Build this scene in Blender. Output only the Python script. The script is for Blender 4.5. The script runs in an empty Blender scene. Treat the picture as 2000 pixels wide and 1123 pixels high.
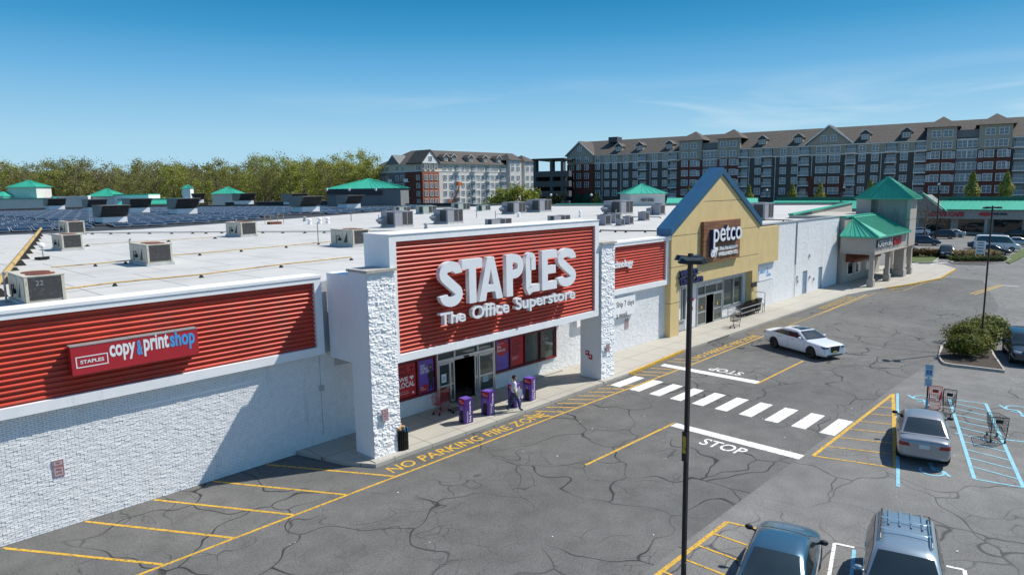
import bpy, bmesh, math, random
from mathutils import Vector, Matrix
from mathutils.bvhtree import BVHTree
R = math.radians
rnd = random.Random(7)
scene = bpy.context.scene
COL = scene.collection
# ------------------------------------------------------------ camera, sky, sun, exposure
CAM_H, PITCH, AZ, ROLL, FPX = 10.5, R(8.18), R(43.9), R(-0.87), 1333.0
fw = Vector((math.cos(AZ)*math.cos(PITCH), math.sin(AZ)*math.cos(PITCH), -math.sin(PITCH)))
rt = Vector((math.sin(AZ), -math.cos(AZ), 0)); up = rt.cross(fw)
rt, up = rt*math.cos(ROLL)+up*math.sin(ROLL), up*math.cos(ROLL)-rt*math.sin(ROLL)
EYE = Vector((0, 0, CAM_H))
cd = bpy.data.cameras.new('camera'); cam = bpy.data.objects.new('camera', cd); COL.objects.link(cam)
cd.sensor_width = 36; cd.lens = FPX/2000*36; cd.clip_start = 0.1; cd.clip_end = 9000
cam.matrix_world = Matrix(((rt.x, up.x, -fw.x, 0), (rt.y, up.y, -fw.y, 0), (rt.z, up.z, -fw.z, CAM_H), (0, 0, 0, 1)))
scene.camera = cam
SUN = Vector((0.72, -0.38, 1.0)).normalized()
world = bpy.data.worlds.new('World'); scene.world = world; world.use_nodes = True
wn = world.node_tree.nodes; wl = world.node_tree.links; wn.clear()
sky = wn.new('ShaderNodeTexSky'); sky.sky_type = 'NISHITA'; sky.sun_disc = False
sky.sun_elevation = math.asin(SUN.z); sky.sun_rotation = math.atan2(SUN.x, SUN.y)
sky.altitude = 0; sky.air_density = 1.0; sky.dust_density = 0.35; sky.ozone_density = 2.2
tcw = wn.new('ShaderNodeTexCoord'); mpw = wn.new('ShaderNodeMapping'); mpw.inputs['Scale'].default_value = (1.3, 1.0, 9.0)
nzw = wn.new('ShaderNodeTexNoise'); nzw.inputs['Scale'].default_value = 2.4; nzw.inputs['Detail'].default_value = 7; nzw.inputs['Distortion'].default_value = 0.5
rpw = wn.new('ShaderNodeValToRGB'); rpw.color_ramp.elements[0].position = 0.47; rpw.color_ramp.elements[1].position = 0.78
spw = wn.new('ShaderNodeSeparateXYZ')
rz = wn.new('ShaderNodeValToRGB')      # clouds only in a low band of the sky
for e, (p, c) in zip([rz.color_ramp.elements[0], rz.color_ramp.elements[1]], [(0.03, 0.1), (0.155, 0.0)]):
    e.position = p; e.color = (c, c, c, 1)
e = rz.color_ramp.elements.new(0.10); e.color = (1, 1, 1, 1)
dotv = wn.new('ShaderNodeVectorMath'); dotv.operation = 'DOT_PRODUCT'; dotv.inputs[1].default_value = (math.cos(R(22)), math.sin(R(22)), 0)
rs = wn.new('ShaderNodeMapRange'); rs.inputs['From Min'].default_value = 0.72; rs.inputs['From Max'].default_value = 0.97
m1 = wn.new('ShaderNodeMath'); m1.operation = 'MULTIPLY'; m2 = wn.new('ShaderNodeMath'); m2.operation = 'MULTIPLY'
m3 = wn.new('ShaderNodeMath'); m3.operation = 'MULTIPLY'; m3.inputs[1].default_value = 0.75
mxw = wn.new('ShaderNodeMixRGB'); mxw.inputs['Color2'].default_value = (6.6, 7.0, 7.4, 1)
hsv = wn.new('ShaderNodeHueSaturation'); hsv.inputs['Saturation'].default_value = 1.15
bgw = wn.new('ShaderNodeBackground'); ow = wn.new('ShaderNodeOutputWorld'); bgw.inputs['Strength'].default_value = 0.105
wl.new(tcw.outputs['Generated'], mpw.inputs['Vector']); wl.new(mpw.outputs['Vector'], nzw.inputs['Vector']); wl.new(nzw.outputs['Fac'], rpw.inputs['Fac'])
wl.new(tcw.outputs['Generated'], spw.inputs[0]); wl.new(spw.outputs['Z'], rz.inputs['Fac']); wl.new(tcw.outputs['Generated'], dotv.inputs[0])
wl.new(dotv.outputs['Value'], rs.inputs['Value']); wl.new(rpw.outputs['Color'], m1.inputs[0]); wl.new(rz.outputs['Color'], m1.inputs[1])
wl.new(m1.outputs[0], m2.inputs[0]); wl.new(rs.outputs['Result'], m2.inputs[1]); wl.new(m2.outputs[0], m3.inputs[0])
hz = wn.new('ShaderNodeValToRGB'); hz.color_ramp.elements[0].position = .30; hz.color_ramp.elements[0].color = (1, 1, 1, 1); hz.color_ramp.elements[1].color = (0, 0, 0, 1); hz.color_ramp.elements[1].position = .7
gr_ = wn.new('ShaderNodeValToRGB'); cr_ = gr_.color_ramp      # low sky: pale at the horizon to clear blue
for e, (p, c) in zip([cr_.elements[0], cr_.elements[1]], [(0, (3.5, 5.2, 6.2)), (.26, (.16, 1.72, 3.65))]): e.position = p; e.color = (c[0]/8, c[1]/8, c[2]/8, 1)
for p, c in ((.066, (2.84, 4.83, 6.15)), (.155, (1.15, 3.3, 5.5)), (.21, (.42, 2.35, 4.5))): e = cr_.elements.new(p); e.color = (c[0]/8, c[1]/8, c[2]/8, 1)
g8 = wn.new('ShaderNodeVectorMath'); g8.operation = 'SCALE'; g8.inputs['Scale'].default_value = 8
hm = wn.new('ShaderNodeMixRGB'); wl.new(spw.outputs['Z'], hz.inputs['Fac']); wl.new(spw.outputs['Z'], gr_.inputs['Fac']); wl.new(gr_.outputs['Color'], g8.inputs[0])
wl.new(hz.outputs['Color'], hm.inputs['Fac']); wl.new(g8.outputs[0], hm.inputs['Color2']); wl.new(sky.outputs[0], hsv.inputs['Color']); wl.new(hsv.outputs[0], hm.inputs['Color1'])
wl.new(hm.outputs[0], mxw.inputs['Color1']); wl.new(m3.outputs[0], mxw.inputs['Fac'])
wl.new(mxw.outputs[0], bgw.inputs['Color']); wl.new(bgw.outputs[0], ow.inputs[0])
sd = bpy.data.lights.new('sun', 'SUN'); sd.energy = 4.2; sd.angle = R(0.5); sd.color = (1.0, 0.95, 0.86)
so = bpy.data.objects.new('sun', sd); COL.objects.link(so); so.rotation_euler = SUN.to_track_quat('Z', 'Y').to_euler(); so.location = (0, 0, 60)
scene.view_settings.view_transform = 'Standard'; scene.view_settings.look = 'None'; scene.view_settings.exposure = 0.40; scene.view_settings.gamma = 1
scene.cycles.max_bounces = 6; scene.cycles.transparent_max_bounces = 8

# ------------------------------------------------------------ survey helpers: a measured pixel of the photo onto a real plane
def ray(px, py): return fw*FPX + rt*(px-1000) - up*(py-561.5)
def G(px, py, z=0.0):
    d = ray(px, py); return EYE + d*((z-CAM_H)/d.z)
def WY(px, py, y):
    d = ray(px, py); return EYE + d*(y/d.y)
def WX(px, py, x):
    d = ray(px, py); return EYE + d*(x/d.x)
def DP(px, py, dep): return EYE + ray(px, py)*(dep/FPX)

# ------------------------------------------------------------ materials
def hx(s):
    v = [int(s[i:i+2], 16)/255 for i in (0, 2, 4)]
    return tuple(c/12.92 if c <= .04045 else ((c+.055)/1.055)**2.4 for c in v)
def mat(name, col, rough=0.6, metal=0.0, var=0.12, scale=3.0, bump=0.0, bscale=40.0, spec=0.5, stain=None, smask=(0.5, 0.75), sscale=0.7, sstretch=(1, 1, 1), trans=0.0, emit=0.0):
    m = bpy.data.materials.new(name); m.use_nodes = True
    nt = m.node_tree; n = nt.nodes; l = nt.links; b = n['Principled BSDF']
    b.inputs['Roughness'].default_value = rough; b.inputs['Metallic'].default_value = metal; b.inputs['Specular IOR Level'].default_value = spec
    tc = n.new('ShaderNodeTexCoord')
    out = None
    if var > 0:
        nz = n.new('ShaderNodeTexNoise'); nz.inputs['Scale'].default_value = scale; nz.inputs['Detail'].default_value = 6
        l.new(tc.outputs['Object'], nz.inputs['Vector'])
        mr = n.new('ShaderNodeMapRange'); mr.inputs['From Min'].default_value = .25; mr.inputs['From Max'].default_value = .75
        mr.inputs['To Min'].default_value = 1-var; mr.inputs['To Max'].default_value = 1+var
        l.new(nz.outputs['Fac'], mr.inputs['Value'])
        mx = n.new('ShaderNodeVectorMath'); mx.operation = 'SCALE'; mx.inputs[0].default_value = col[:3]
        l.new(mr.outputs['Result'], mx.inputs['Scale']); out = mx.outputs[0]
    if stain is not None:
        mp = n.new('ShaderNodeMapping'); mp.inputs['Scale'].default_value = sstretch; l.new(tc.outputs['Object'], mp.inputs['Vector'])
        n2 = n.new('ShaderNodeTexNoise'); n2.inputs['Scale'].default_value = sscale; n2.inputs['Detail'].default_value = 8; n2.inputs['Roughness'].default_value = .62
        l.new(mp.outputs[0], n2.inputs['Vector'])
        r2 = n.new('ShaderNodeMapRange'); r2.inputs['From Min'].default_value = smask[0]; r2.inputs['From Max'].default_value = smask[1]
        l.new(n2.outputs['Fac'], r2.inputs['Value'])
        m4 = n.new('ShaderNodeMixRGB'); m4.inputs['Color2'].default_value = (*stain, 1); l.new(r2.outputs['Result'], m4.inputs['Fac'])
        if out: l.new(out, m4.inputs['Color1'])
        else: m4.inputs['Color1'].default_value = (*col[:3], 1)
        out = m4.outputs[0]
    if out: l.new(out, b.inputs['Base Color'])
    else: b.inputs['Base Color'].default_value = (*col[:3], 1)
    if bump > 0:
        n3 = n.new('ShaderNodeTexNoise'); n3.inputs['Scale'].default_value = bscale; n3.inputs['Detail'].default_value = 4
        l.new(tc.outputs['Object'], n3.inputs['Vector'])
        bp = n.new('ShaderNodeBump'); bp.inputs['Strength'].default_value = bump; bp.inputs['Distance'].default_value = .02
        l.new(n3.outputs['Fac'], bp.inputs['Height']); l.new(bp.outputs[0], b.inputs['Normal'])
    if emit:
        b.inputs['Emission Color'].default_value = (*col[:3], 1); b.inputs['Emission Strength'].default_value = emit
    return m
def asphalt(name, base, light, crack=1.0, seed=0.0, cs=0.2):
    m = bpy.data.materials.new(name); m.use_nodes = True
    nt = m.node_tree; n = nt.nodes; l = nt.links; b = n['Principled BSDF']; b.inputs['Roughness'].default_value = .85; b.inputs['Specular IOR Level'].default_value = .3
    tc = n.new('ShaderNodeTexCoord'); off = n.new('ShaderNodeVectorMath'); off.operation = 'ADD'; off.inputs[1].default_value = (seed, seed*1.7, 0); l.new(tc.outputs['Object'], off.inputs[0])
    def noise(s, d=6, ro=.55, v=None):
        q = n.new('ShaderNodeTexNoise'); q.inputs['Scale'].default_value = s; q.inputs['Detail'].default_value = d; q.inputs['Roughness'].default_value = ro
        l.new(v or off.outputs[0], q.inputs['Vector']); return q
    def rng(src, a, c, lo=0., hi=1.):
        q = n.new('ShaderNodeMapRange'); q.inputs['From Min'].default_value = a; q.inputs['From Max'].default_value = c
        q.inputs['To Min'].default_value = lo; q.inputs['To Max'].default_value = hi; l.new(src, q.inputs['Value']); return q.outputs['Result']
    def mix(f, a, c, mode='MIX'):
        q = n.new('ShaderNodeMixRGB'); q.blend_type = mode
        if hasattr(f, 'node'): l.new(f, q.inputs['Fac'])
        else: q.inputs['Fac'].default_value = f
        for k, s in (('Color1', a), ('Color2', c)):
            if hasattr(s, 'node'): l.new(s, q.inputs[k])
            else: q.inputs[k].default_value = (*s, 1) if len(s) == 3 else s
        return q.outputs[0]
    big = noise(.12, 5); mid = noise(1.1, 5); fine = noise(55, 2); grit = noise(16, 3)
    c = mix(rng(big.outputs['Fac'], .35, .65), base, light)
    c = mix(.35, c, rng(mid.outputs['Fac'], .25, .75, .45, 1.4), 'MULTIPLY')
    c = mix(.8, c, rng(fine.outputs['Fac'], .2, .8, .3, 1.75), 'MULTIPLY')
    c = mix(.5, c, rng(grit.outputs['Fac'], .3, .7, .6, 1.4), 'MULTIPLY')
    wob = noise(.4, 1.6, .5); sc = n.new('ShaderNodeVectorMath'); sc.operation = 'SCALE'; sc.inputs['Scale'].default_value = 3.3; l.new(wob.outputs['Color'], sc.inputs[0])
    ad = n.new('ShaderNodeVectorMath'); ad.operation = 'ADD'; l.new(off.outputs[0], ad.inputs[0]); l.new(sc.outputs[0], ad.inputs[1])
    for s, w, k, ns, th in ((cs, .0125, .92, .13, .40), (cs*2.1, .011, .6, .25, .47), (cs*5.5, .016, .34, .21, .47)):
        vo = n.new('ShaderNodeTexVoronoi'); vo.feature = 'DISTANCE_TO_EDGE'; vo.inputs['Scale'].default_value = s; l.new(ad.outputs[0], vo.inputs['Vector'])
        line = rng(vo.outputs['Distance'], w*.2, w*1.15, 1, 0); msk = rng(noise(ns, 3).outputs['Fac'], th, th+.12)
        mu = n.new('ShaderNodeMath'); mu.operation = 'MULTIPLY'; l.new(line, mu.inputs[0]); l.new(msk, mu.inputs[1])
        mu2 = n.new('ShaderNodeMath'); mu2.operation = 'MULTIPLY'; l.new(mu.outputs[0], mu2.inputs[0]); mu2.inputs[1].default_value = k*crack
        c = mix(mu2.outputs[0], c, (base[0]*.27, base[1]*.28, base[2]*.31))
    l.new(c, b.inputs['Base Color'])
    bp = n.new('ShaderNodeBump'); bp.inputs['Strength'].default_value = .35; bp.inputs['Distance'].default_value = .01; l.new(fine.outputs['Fac'], bp.inputs['Height']); l.new(bp.outputs[0], b.inputs['Normal'])
    return m
def seamed(name, col, line, bw, bh, mortar, dirt, rough=.7, offs=0.0, bump=.2):
    m = bpy.data.materials.new(name); m.use_nodes = True
    nt = m.node_tree; n = nt.nodes; l = nt.links; b = n['Principled BSDF']; b.inputs['Roughness'].default_value = rough
    tc = n.new('ShaderNodeTexCoord'); br = n.new('ShaderNodeTexBrick'); br.offset = offs
    br.inputs['Scale'].default_value = 1; br.inputs['Brick Width'].default_value = bw; br.inputs['Row Height'].default_value = bh; br.inputs['Mortar Size'].default_value = mortar
    br.inputs['Color1'].default_value = (*col, 1); br.inputs['Color2'].default_value = (*[c*.95 for c in col], 1); br.inputs['Mortar'].default_value = (*line, 1)
    l.new(tc.outputs['Object'], br.inputs['Vector'])
    nz = n.new('ShaderNodeTexNoise'); nz.inputs['Scale'].default_value = .35; nz.inputs['Detail'].default_value = 9; nz.inputs['Roughness'].default_value = .65; l.new(tc.outputs['Object'], nz.inputs['Vector'])
    mr = n.new('ShaderNodeMapRange'); mr.inputs['From Min'].default_value = .48; mr.inputs['From Max'].default_value = .78; mr.inputs['To Max'].default_value = .55; l.new(nz.outputs['Fac'], mr.inputs['Value'])
    mx = n.new('ShaderNodeMixRGB'); mx.inputs['Color2'].default_value = (*dirt, 1); l.new(br.outputs['Color'], mx.inputs['Color1']); l.new(mr.outputs['Result'], mx.inputs['Fac'])
    l.new(mx.outputs[0], b.inputs['Base Color'])
    n3 = n.new('ShaderNodeTexNoise'); n3.inputs['Scale'].default_value = 25; n3.inputs['Detail'].default_value = 5; l.new(tc.outputs['Object'], n3.inputs['Vector'])
    bp = n.new('ShaderNodeBump'); bp.inputs['Strength'].default_value = bump; bp.inputs['Distance'].default_value = .01; l.new(n3.outputs['Fac'], bp.inputs['Height']); l.new(bp.outputs[0], b.inputs['Normal'])
    return m
M = {}
def leafmat(name, c1, c2, sc=.35):
    m = bpy.data.materials.new(name); m.use_nodes = True; nt = m.node_tree; n = nt.nodes; l = nt.links; b = n['Principled BSDF']
    b.inputs['Roughness'].default_value = .6; b.inputs['Specular IOR Level'].default_value = .25
    g = n.new('ShaderNodeNewGeometry'); nz = n.new('ShaderNodeTexNoise'); nz.inputs['Scale'].default_value = sc; l.new(g.outputs['Position'], nz.inputs['Vector'])
    ri = n.new('ShaderNodeValToRGB'); ri.color_ramp.elements[0].position = .3; ri.color_ramp.elements[1].position = .7
    ri.color_ramp.elements[0].color = (*c1, 1); ri.color_ramp.elements[1].color = (*c2, 1); l.new(nz.outputs['Fac'], ri.inputs['Fac'])
    mr = n.new('ShaderNodeMapRange'); mr.inputs['To Min'].default_value = .65; mr.inputs['To Max'].default_value = 1.35; l.new(g.outputs['Random Per Island'], mr.inputs['Value'])
    mx = n.new('ShaderNodeVectorMath'); mx.operation = 'SCALE'; l.new(ri.outputs['Color'], mx.inputs[0]); l.new(mr.outputs['Result'], mx.inputs['Scale']); l.new(mx.outputs[0], b.inputs['Base Color'])
    tr = n.new('ShaderNodeBsdfTranslucent'); l.new(mx.outputs[0], tr.inputs['Color']); ms = n.new('ShaderNodeMixShader'); ms.inputs['Fac'].default_value = .3
    l.new(b.outputs[0], ms.inputs[1]); l.new(tr.outputs[0], ms.inputs[2]); l.new(ms.outputs[0], n['Material Output'].inputs['Surface'])
    return m
def defmats():
    M['road'] = asphalt('road_asphalt', (.108, .108, .106), (.148, .147, .142), 1.25, 3.0, .30)
    M['lot'] = asphalt('lot_asphalt', (.148, .148, .144), (.195, .194, .188), .9, 11.0, .3)
    M['concrete'] = seamed('concrete_walk', (.42, .40, .35), (.16, .15, .13), 1.9, 1.55, .018, (.27, .25, .21), .85)
    M['curb'] = mat('curb_concrete', (.42, .40, .36), .85, var=.2, scale=6, bump=.3)
    M['white'] = mat('white_paint', (.84, .85, .86), .5, var=.05, scale=1.5, stain=(.55, .56, .56), smask=(.6, .85), sscale=1.2, sstretch=(3, 3, .5))
    M['brick'] = mat('white_painted_brick', (.86, .865, .87), .6, var=.06, scale=5, stain=(.58, .58, .57), smask=(.58, .85), sscale=.9, sstretch=(2, 2, .4))
    M['mortar'] = mat('shade_darkened_mortar', (.44, .45, .47), .7, var=.1, scale=6)  # painted joints: recess shade and some joint dirt put into the colour
    M['block'] = mat('split_face_block', (.84, .845, .85), .65, var=.07, scale=12, bump=.5, bscale=55)
    M['red'] = mat('red_ribbed_metal', (.58, .060, .031), .38, var=.14, scale=1.2, stain=(.46, .085, .055), smask=(.5, .75), sscale=.8, sstretch=(3, 1, .35))
    M['redsign'] = mat('red_sign_face', (.42, .02, .03), .4, var=.05)
    M['redframe'] = mat('red_window_frame', (.16, .012, .016), .45, var=.1)
    M['roof'] = seamed('white_roof_membrane', (.525, .52, .50), (.33, .325, .31), 3.05, 9.5, .045, (.30, .285, .26), .75, .5, .1)
    M['darkroof'] = mat('dark_roof_membrane', (.035, .038, .045), .7, var=.3, scale=.3)
    M['letter'] = mat('white_letter_face', (.80, .82, .84), .4, var=.03)
    M['lblue'] = mat('blue_lettering', (.06, .34, .72), .5, var=.03)
    M['navy'] = mat('navy_paint', (.012, .02, .10), .4, var=.05)
    M['yellow'] = mat('yellow_road_paint', (.62, .37, .035), .7, var=.15, scale=4, stain=(.16, .13, .07), smask=(.50, .66), sscale=9)
    M['wpaint'] = mat('white_road_paint', (.78, .78, .76), .7, var=.08, scale=4, stain=(.22, .22, .22), smask=(.52, .68), sscale=8)
    M['bpaint'] = mat('pale_blue_road_paint', (.22, .50, .62), .7, var=.12, scale=4, stain=(.13, .18, .2), smask=(.56, .72), sscale=7)
    M['oldyellow'] = mat('worn_yellow_paint', (.36, .24, .05), .75, var=.25, scale=6, stain=(.10, .095, .085), smask=(.45, .6), sscale=9)
    M['tan'] = mat('tan_stucco', (.66, .50, .235), .8, var=.07, scale=1.0, bump=.25, bscale=70, stain=(.52, .40, .20), smask=(.55, .85), sscale=.8, sstretch=(2, 2, .5))
    M['joint'] = mat('stucco_joint', (.10, .09, .06), .9, var=0)
    M['bluemetal'] = mat('blue_roof_metal', (.022, .10, .20), .42, var=.12, scale=1.2, spec=.4)
    M['wood'] = mat('brown_plank_board', (.17, .07, .03), .6, var=.2, scale=2, stain=(.28, .13, .06), smask=(.45, .6), sscale=1.2, sstretch=(.5, 1, 9))
    M['glass'] = mat('window_glass', (.012, .016, .018), .03, var=0, spec=.8)
    M['glassg'] = mat('greenish_glass', (.05, .07, .065), .04, var=.2, scale=.7, spec=.8)
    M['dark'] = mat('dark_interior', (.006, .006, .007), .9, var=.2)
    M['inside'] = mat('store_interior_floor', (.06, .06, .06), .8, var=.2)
    M['alum'] = mat('aluminium_frame', (.55, .57, .58), .35, metal=.6, var=.05)
    M['black'] = mat('black_powdercoat', (.010, .010, .012), .42, var=.1)
    M['green'] = mat('green_standing_seam', (.045, .40, .27), .42, var=.08, scale=.8, stain=(.03, .22, .16), smask=(.6, .85), sscale=.9, sstretch=(2, 2, .6))
    M['greendk'] = mat('dark_green_trim', (.008, .13, .085), .45, var=.1)
    M['taupe'] = mat('taupe_stucco', (.42, .385, .34), .8, var=.06, bump=.2, bscale=60)
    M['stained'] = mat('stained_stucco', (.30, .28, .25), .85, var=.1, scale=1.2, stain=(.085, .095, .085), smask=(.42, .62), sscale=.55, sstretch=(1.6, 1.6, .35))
    M['awning'] = mat('rust_awning', (.17, .045, .02), .7, var=.15)
    M['bluedoor'] = mat('grey_blue_door', (.16, .26, .36), .5, var=.08)
    M['purple'] = mat('purple_print', (.065, .018, .19), .4, var=.05)
    M['lilac'] = mat('violet_print', (.15, .08, .42), .4, var=.08)
    M['redprint'] = mat('red_print', (.50, .015, .025), .4, var=.05)
    M['dkred'] = mat('dark_red_print', (.10, .008, .01), .5, var=.05)
    M['metalgrey'] = mat('galvanised_metal', (.36, .37, .38), .45, metal=.35, var=.15, scale=4)
    M['beige'] = mat('weathered_beige_metal', (.55, .51, .42), .55, var=.12, scale=3, stain=(.20, .14, .09), smask=(.6, .78), sscale=3, sstretch=(2, 2, .7))
    M['bgreen'] = mat('grey_green_metal', (.36, .42, .38), .5, var=.12)
    M['ugrey'] = mat('grey_unit_metal', (.30, .30, .33), .5, var=.1)
    M['coil'] = mat('condenser_coil', (.045, .045, .047), .6, var=.35, scale=30, stain=(.13, .13, .125), smask=(.56, .7), sscale=6)
    M['pad'] = mat('grey_curb_flashing', (.50, .51, .51), .6, var=.15)
    M['hoodmetal'] = mat('dull_hood_metal', (.21, .20, .19), .5, metal=.3, var=.15)
    M['rubber'] = mat('black_rubber', (.012, .012, .012), .8, var=.1)
    M['ypipe'] = mat('weathered_yellow_pipe', (.46, .31, .10), .6, var=.15, stain=(.15, .08, .04), smask=(.5, .7), sscale=1.3)
    M['solar'] = mat('solar_cells', (.006, .014, .03), .3, var=.2, scale=.5, spec=.4)
    M['solarframe'] = mat('solar_frame', (.55, .57, .6), .35, metal=.6, var=0)
    M['shingle'] = mat('brown_grey_shingles', (.085, .074, .064), .9, var=.25, scale=1.0, bump=.3, bscale=4)
    M['siding'] = mat('dark_grey_siding', (.088, .080, .072), .8, var=.1, scale=.4)
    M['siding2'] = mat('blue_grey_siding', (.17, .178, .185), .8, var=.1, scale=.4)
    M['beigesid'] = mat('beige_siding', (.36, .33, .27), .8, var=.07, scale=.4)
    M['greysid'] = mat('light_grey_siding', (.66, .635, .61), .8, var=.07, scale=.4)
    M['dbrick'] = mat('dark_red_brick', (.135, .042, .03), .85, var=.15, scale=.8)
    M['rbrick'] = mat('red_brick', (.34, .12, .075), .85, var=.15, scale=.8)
    M['wtrim'] = mat('white_trim', (.82, .83, .83), .6, var=.04)
    M['aptglass'] = mat('apartment_glass', (.10, .15, .19), .06, var=.5, scale=.23, spec=.9)
    M['greenglass'] = mat('green_shop_glass', (.01, .12, .075), .08, var=.7, scale=.25, spec=.7)
    M['gardeck'] = mat('garage_concrete', (.075, .08, .085), .8, var=.15)
    M['bark'] = mat('grey_bark', (.17, .14, .11), .9, var=.25, scale=2)
    M['leaf'] = leafmat('spring_leaf', (.22, .24, .04), (.36, .38, .07))
    M['leaf2'] = leafmat('olive_leaf', (.18, .175, .055), (.28, .27, .08))
    M['leaf3'] = leafmat('pale_spring_leaf', (.24, .25, .05), (.38, .38, .09))
    M['leaf4'] = leafmat('budding_brown_leaf', (.18, .165, .07), (.27, .25, .10))
    M['leafdk'] = leafmat('dark_leaf', (.018, .032, .015), (.035, .05, .022))
    M['shrub'] = leafmat('shrub_leaf', (.085, .105, .014), (.17, .18, .03), 1.5)
    M['shrubr'] = leafmat('reddish_shrub_leaf', (.12, .07, .03), (.18, .11, .04), 1.5)
    M['hedge'] = leafmat('hedge_leaf', (.05, .09, .02), (.09, .14, .03), 1.5)
    M['straw'] = leafmat('straw_grass', (.26, .19, .08), (.36, .27, .12), 1.5)
    M['columnar'] = leafmat('columnar_leaf', (.22, .25, .05), (.36, .36, .10), .8)
    M['mulch'] = mat('dark_mulch', (.05, .038, .03), .95, var=.4, scale=14, bump=.8, bscale=30)
    M['grass'] = mat('lawn_grass', (.07, .105, .02), .9, var=.3, scale=3, bump=.5, bscale=30)
    M['ground'] = mat('distant_ground', (.075, .078, .05), .95, var=.3, scale=.02)
    M['skin'] = mat('skin', (.42, .23, .16), .55, var=.04)
    M['hair'] = mat('dark_hair', (.02, .015, .012), .7, var=.2)
    M['shirt'] = mat('pale_shirt', (.68, .69, .74), .8, var=.06, scale=8)
    M['jeans'] = mat('blue_jeans', (.03, .06, .12), .85, var=.15, scale=9)
    M['paper'] = mat('white_paper', (.80, .81, .83), .7, var=.02)
    M['signplate'] = mat('weathered_sign_plate', (.40, .41, .42), .5, var=.08)
    M['brownpaper'] = mat('brown_paper_bag', (.45, .28, .13), .8, var=.15, scale=9)
    M['headlamp'] = mat('headlamp_lens', (.45, .5, .55), .1, var=.2, scale=12, spec=.8)
    M['taillamp'] = mat('tail_lamp_red', (.30, .01, .012), .15, var=.1, spec=.7)
    M['plate'] = mat('pale_plate', (.55, .60, .62), .5, var=.1)
    M['plateY'] = mat('yellow_plate', (.62, .52, .16), .5, var=.1)
    M['rim'] = mat('alloy_rim', (.30, .30, .31), .3, metal=.7, var=.05)
    M['rimdk'] = mat('bronze_rim', (.10, .08, .065), .35, metal=.6, var=.05)
    M['chrome'] = mat('chrome', (.7, .72, .74), .15, metal=.9, var=0)
    M['cartred'] = mat('red_cart_wire', (.42, .02, .03), .4, var=.05)
    M['signblue'] = mat('sign_blue', (.02, .13, .36), .5, var=.05)
    M['signpale'] = mat('pale_sign_face', (.45, .62, .68), .5, var=.05)
    M['signred'] = mat('sign_red', (.5, .03, .04), .5, var=.05)
    M['orange'] = mat('orange_machine', (.65, .16, .04), .5, var=.1)
    M['doorwhite'] = mat('garage_door_white', (.6, .6, .58), .6, var=.05)
def aptglassmat():
    m = bpy.data.materials.new('apartment_glass'); m.use_nodes = True; n = m.node_tree.nodes; l = m.node_tree.links; b = n['Principled BSDF']; b.inputs['Roughness'].default_value = .08; b.inputs['Specular IOR Level'].default_value = .8
    oi = n.new('ShaderNodeObjectInfo'); tc = n.new('ShaderNodeTexCoord'); sp = n.new('ShaderNodeSeparateXYZ'); l.new(tc.outputs['Generated'], sp.inputs[0])
    rr = n.new('ShaderNodeMapRange'); rr.inputs['To Min'].default_value = .25; rr.inputs['To Max'].default_value = 1.15; l.new(oi.outputs['Random'], rr.inputs['Value'])     # how far each blind is drawn
    gt = n.new('ShaderNodeMath'); gt.operation = 'GREATER_THAN'; ml_ = n.new('ShaderNodeMath'); ml_.operation = 'ADD'; l.new(sp.outputs['Z'], ml_.inputs[0]); l.new(oi.outputs['Random'], ml_.inputs[1]); l.new(ml_.outputs[0], gt.inputs[0]); gt.inputs[1].default_value = 1.0
    mx = n.new('ShaderNodeMixRGB'); mx.inputs['Color1'].default_value = (.05, .075, .10, 1); mx.inputs['Color2'].default_value = (.30, .36, .40, 1); l.new(gt.outputs[0], mx.inputs['Fac']); l.new(mx.outputs[0], b.inputs['Base Color']); return m
M['aptglass'] = aptglassmat()
M['lampdk'] = mat('dark_headlamp', (.07, .11, .16), .08, var=.3, scale=12, spec=.9)
M['carglass'] = mat('car_glass', (.022, .034, .038), .06, var=.25, scale=.9, spec=.9)
def paint(name, col, rough=.28, metal=.0):
    m = mat(name, col, rough, metal, var=.03, scale=.6); b = m.node_tree.nodes['Principled BSDF']
    b.inputs['Coat Weight'].default_value = .6; b.inputs['Coat Roughness'].default_value = .05
    return m
defmats()

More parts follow.
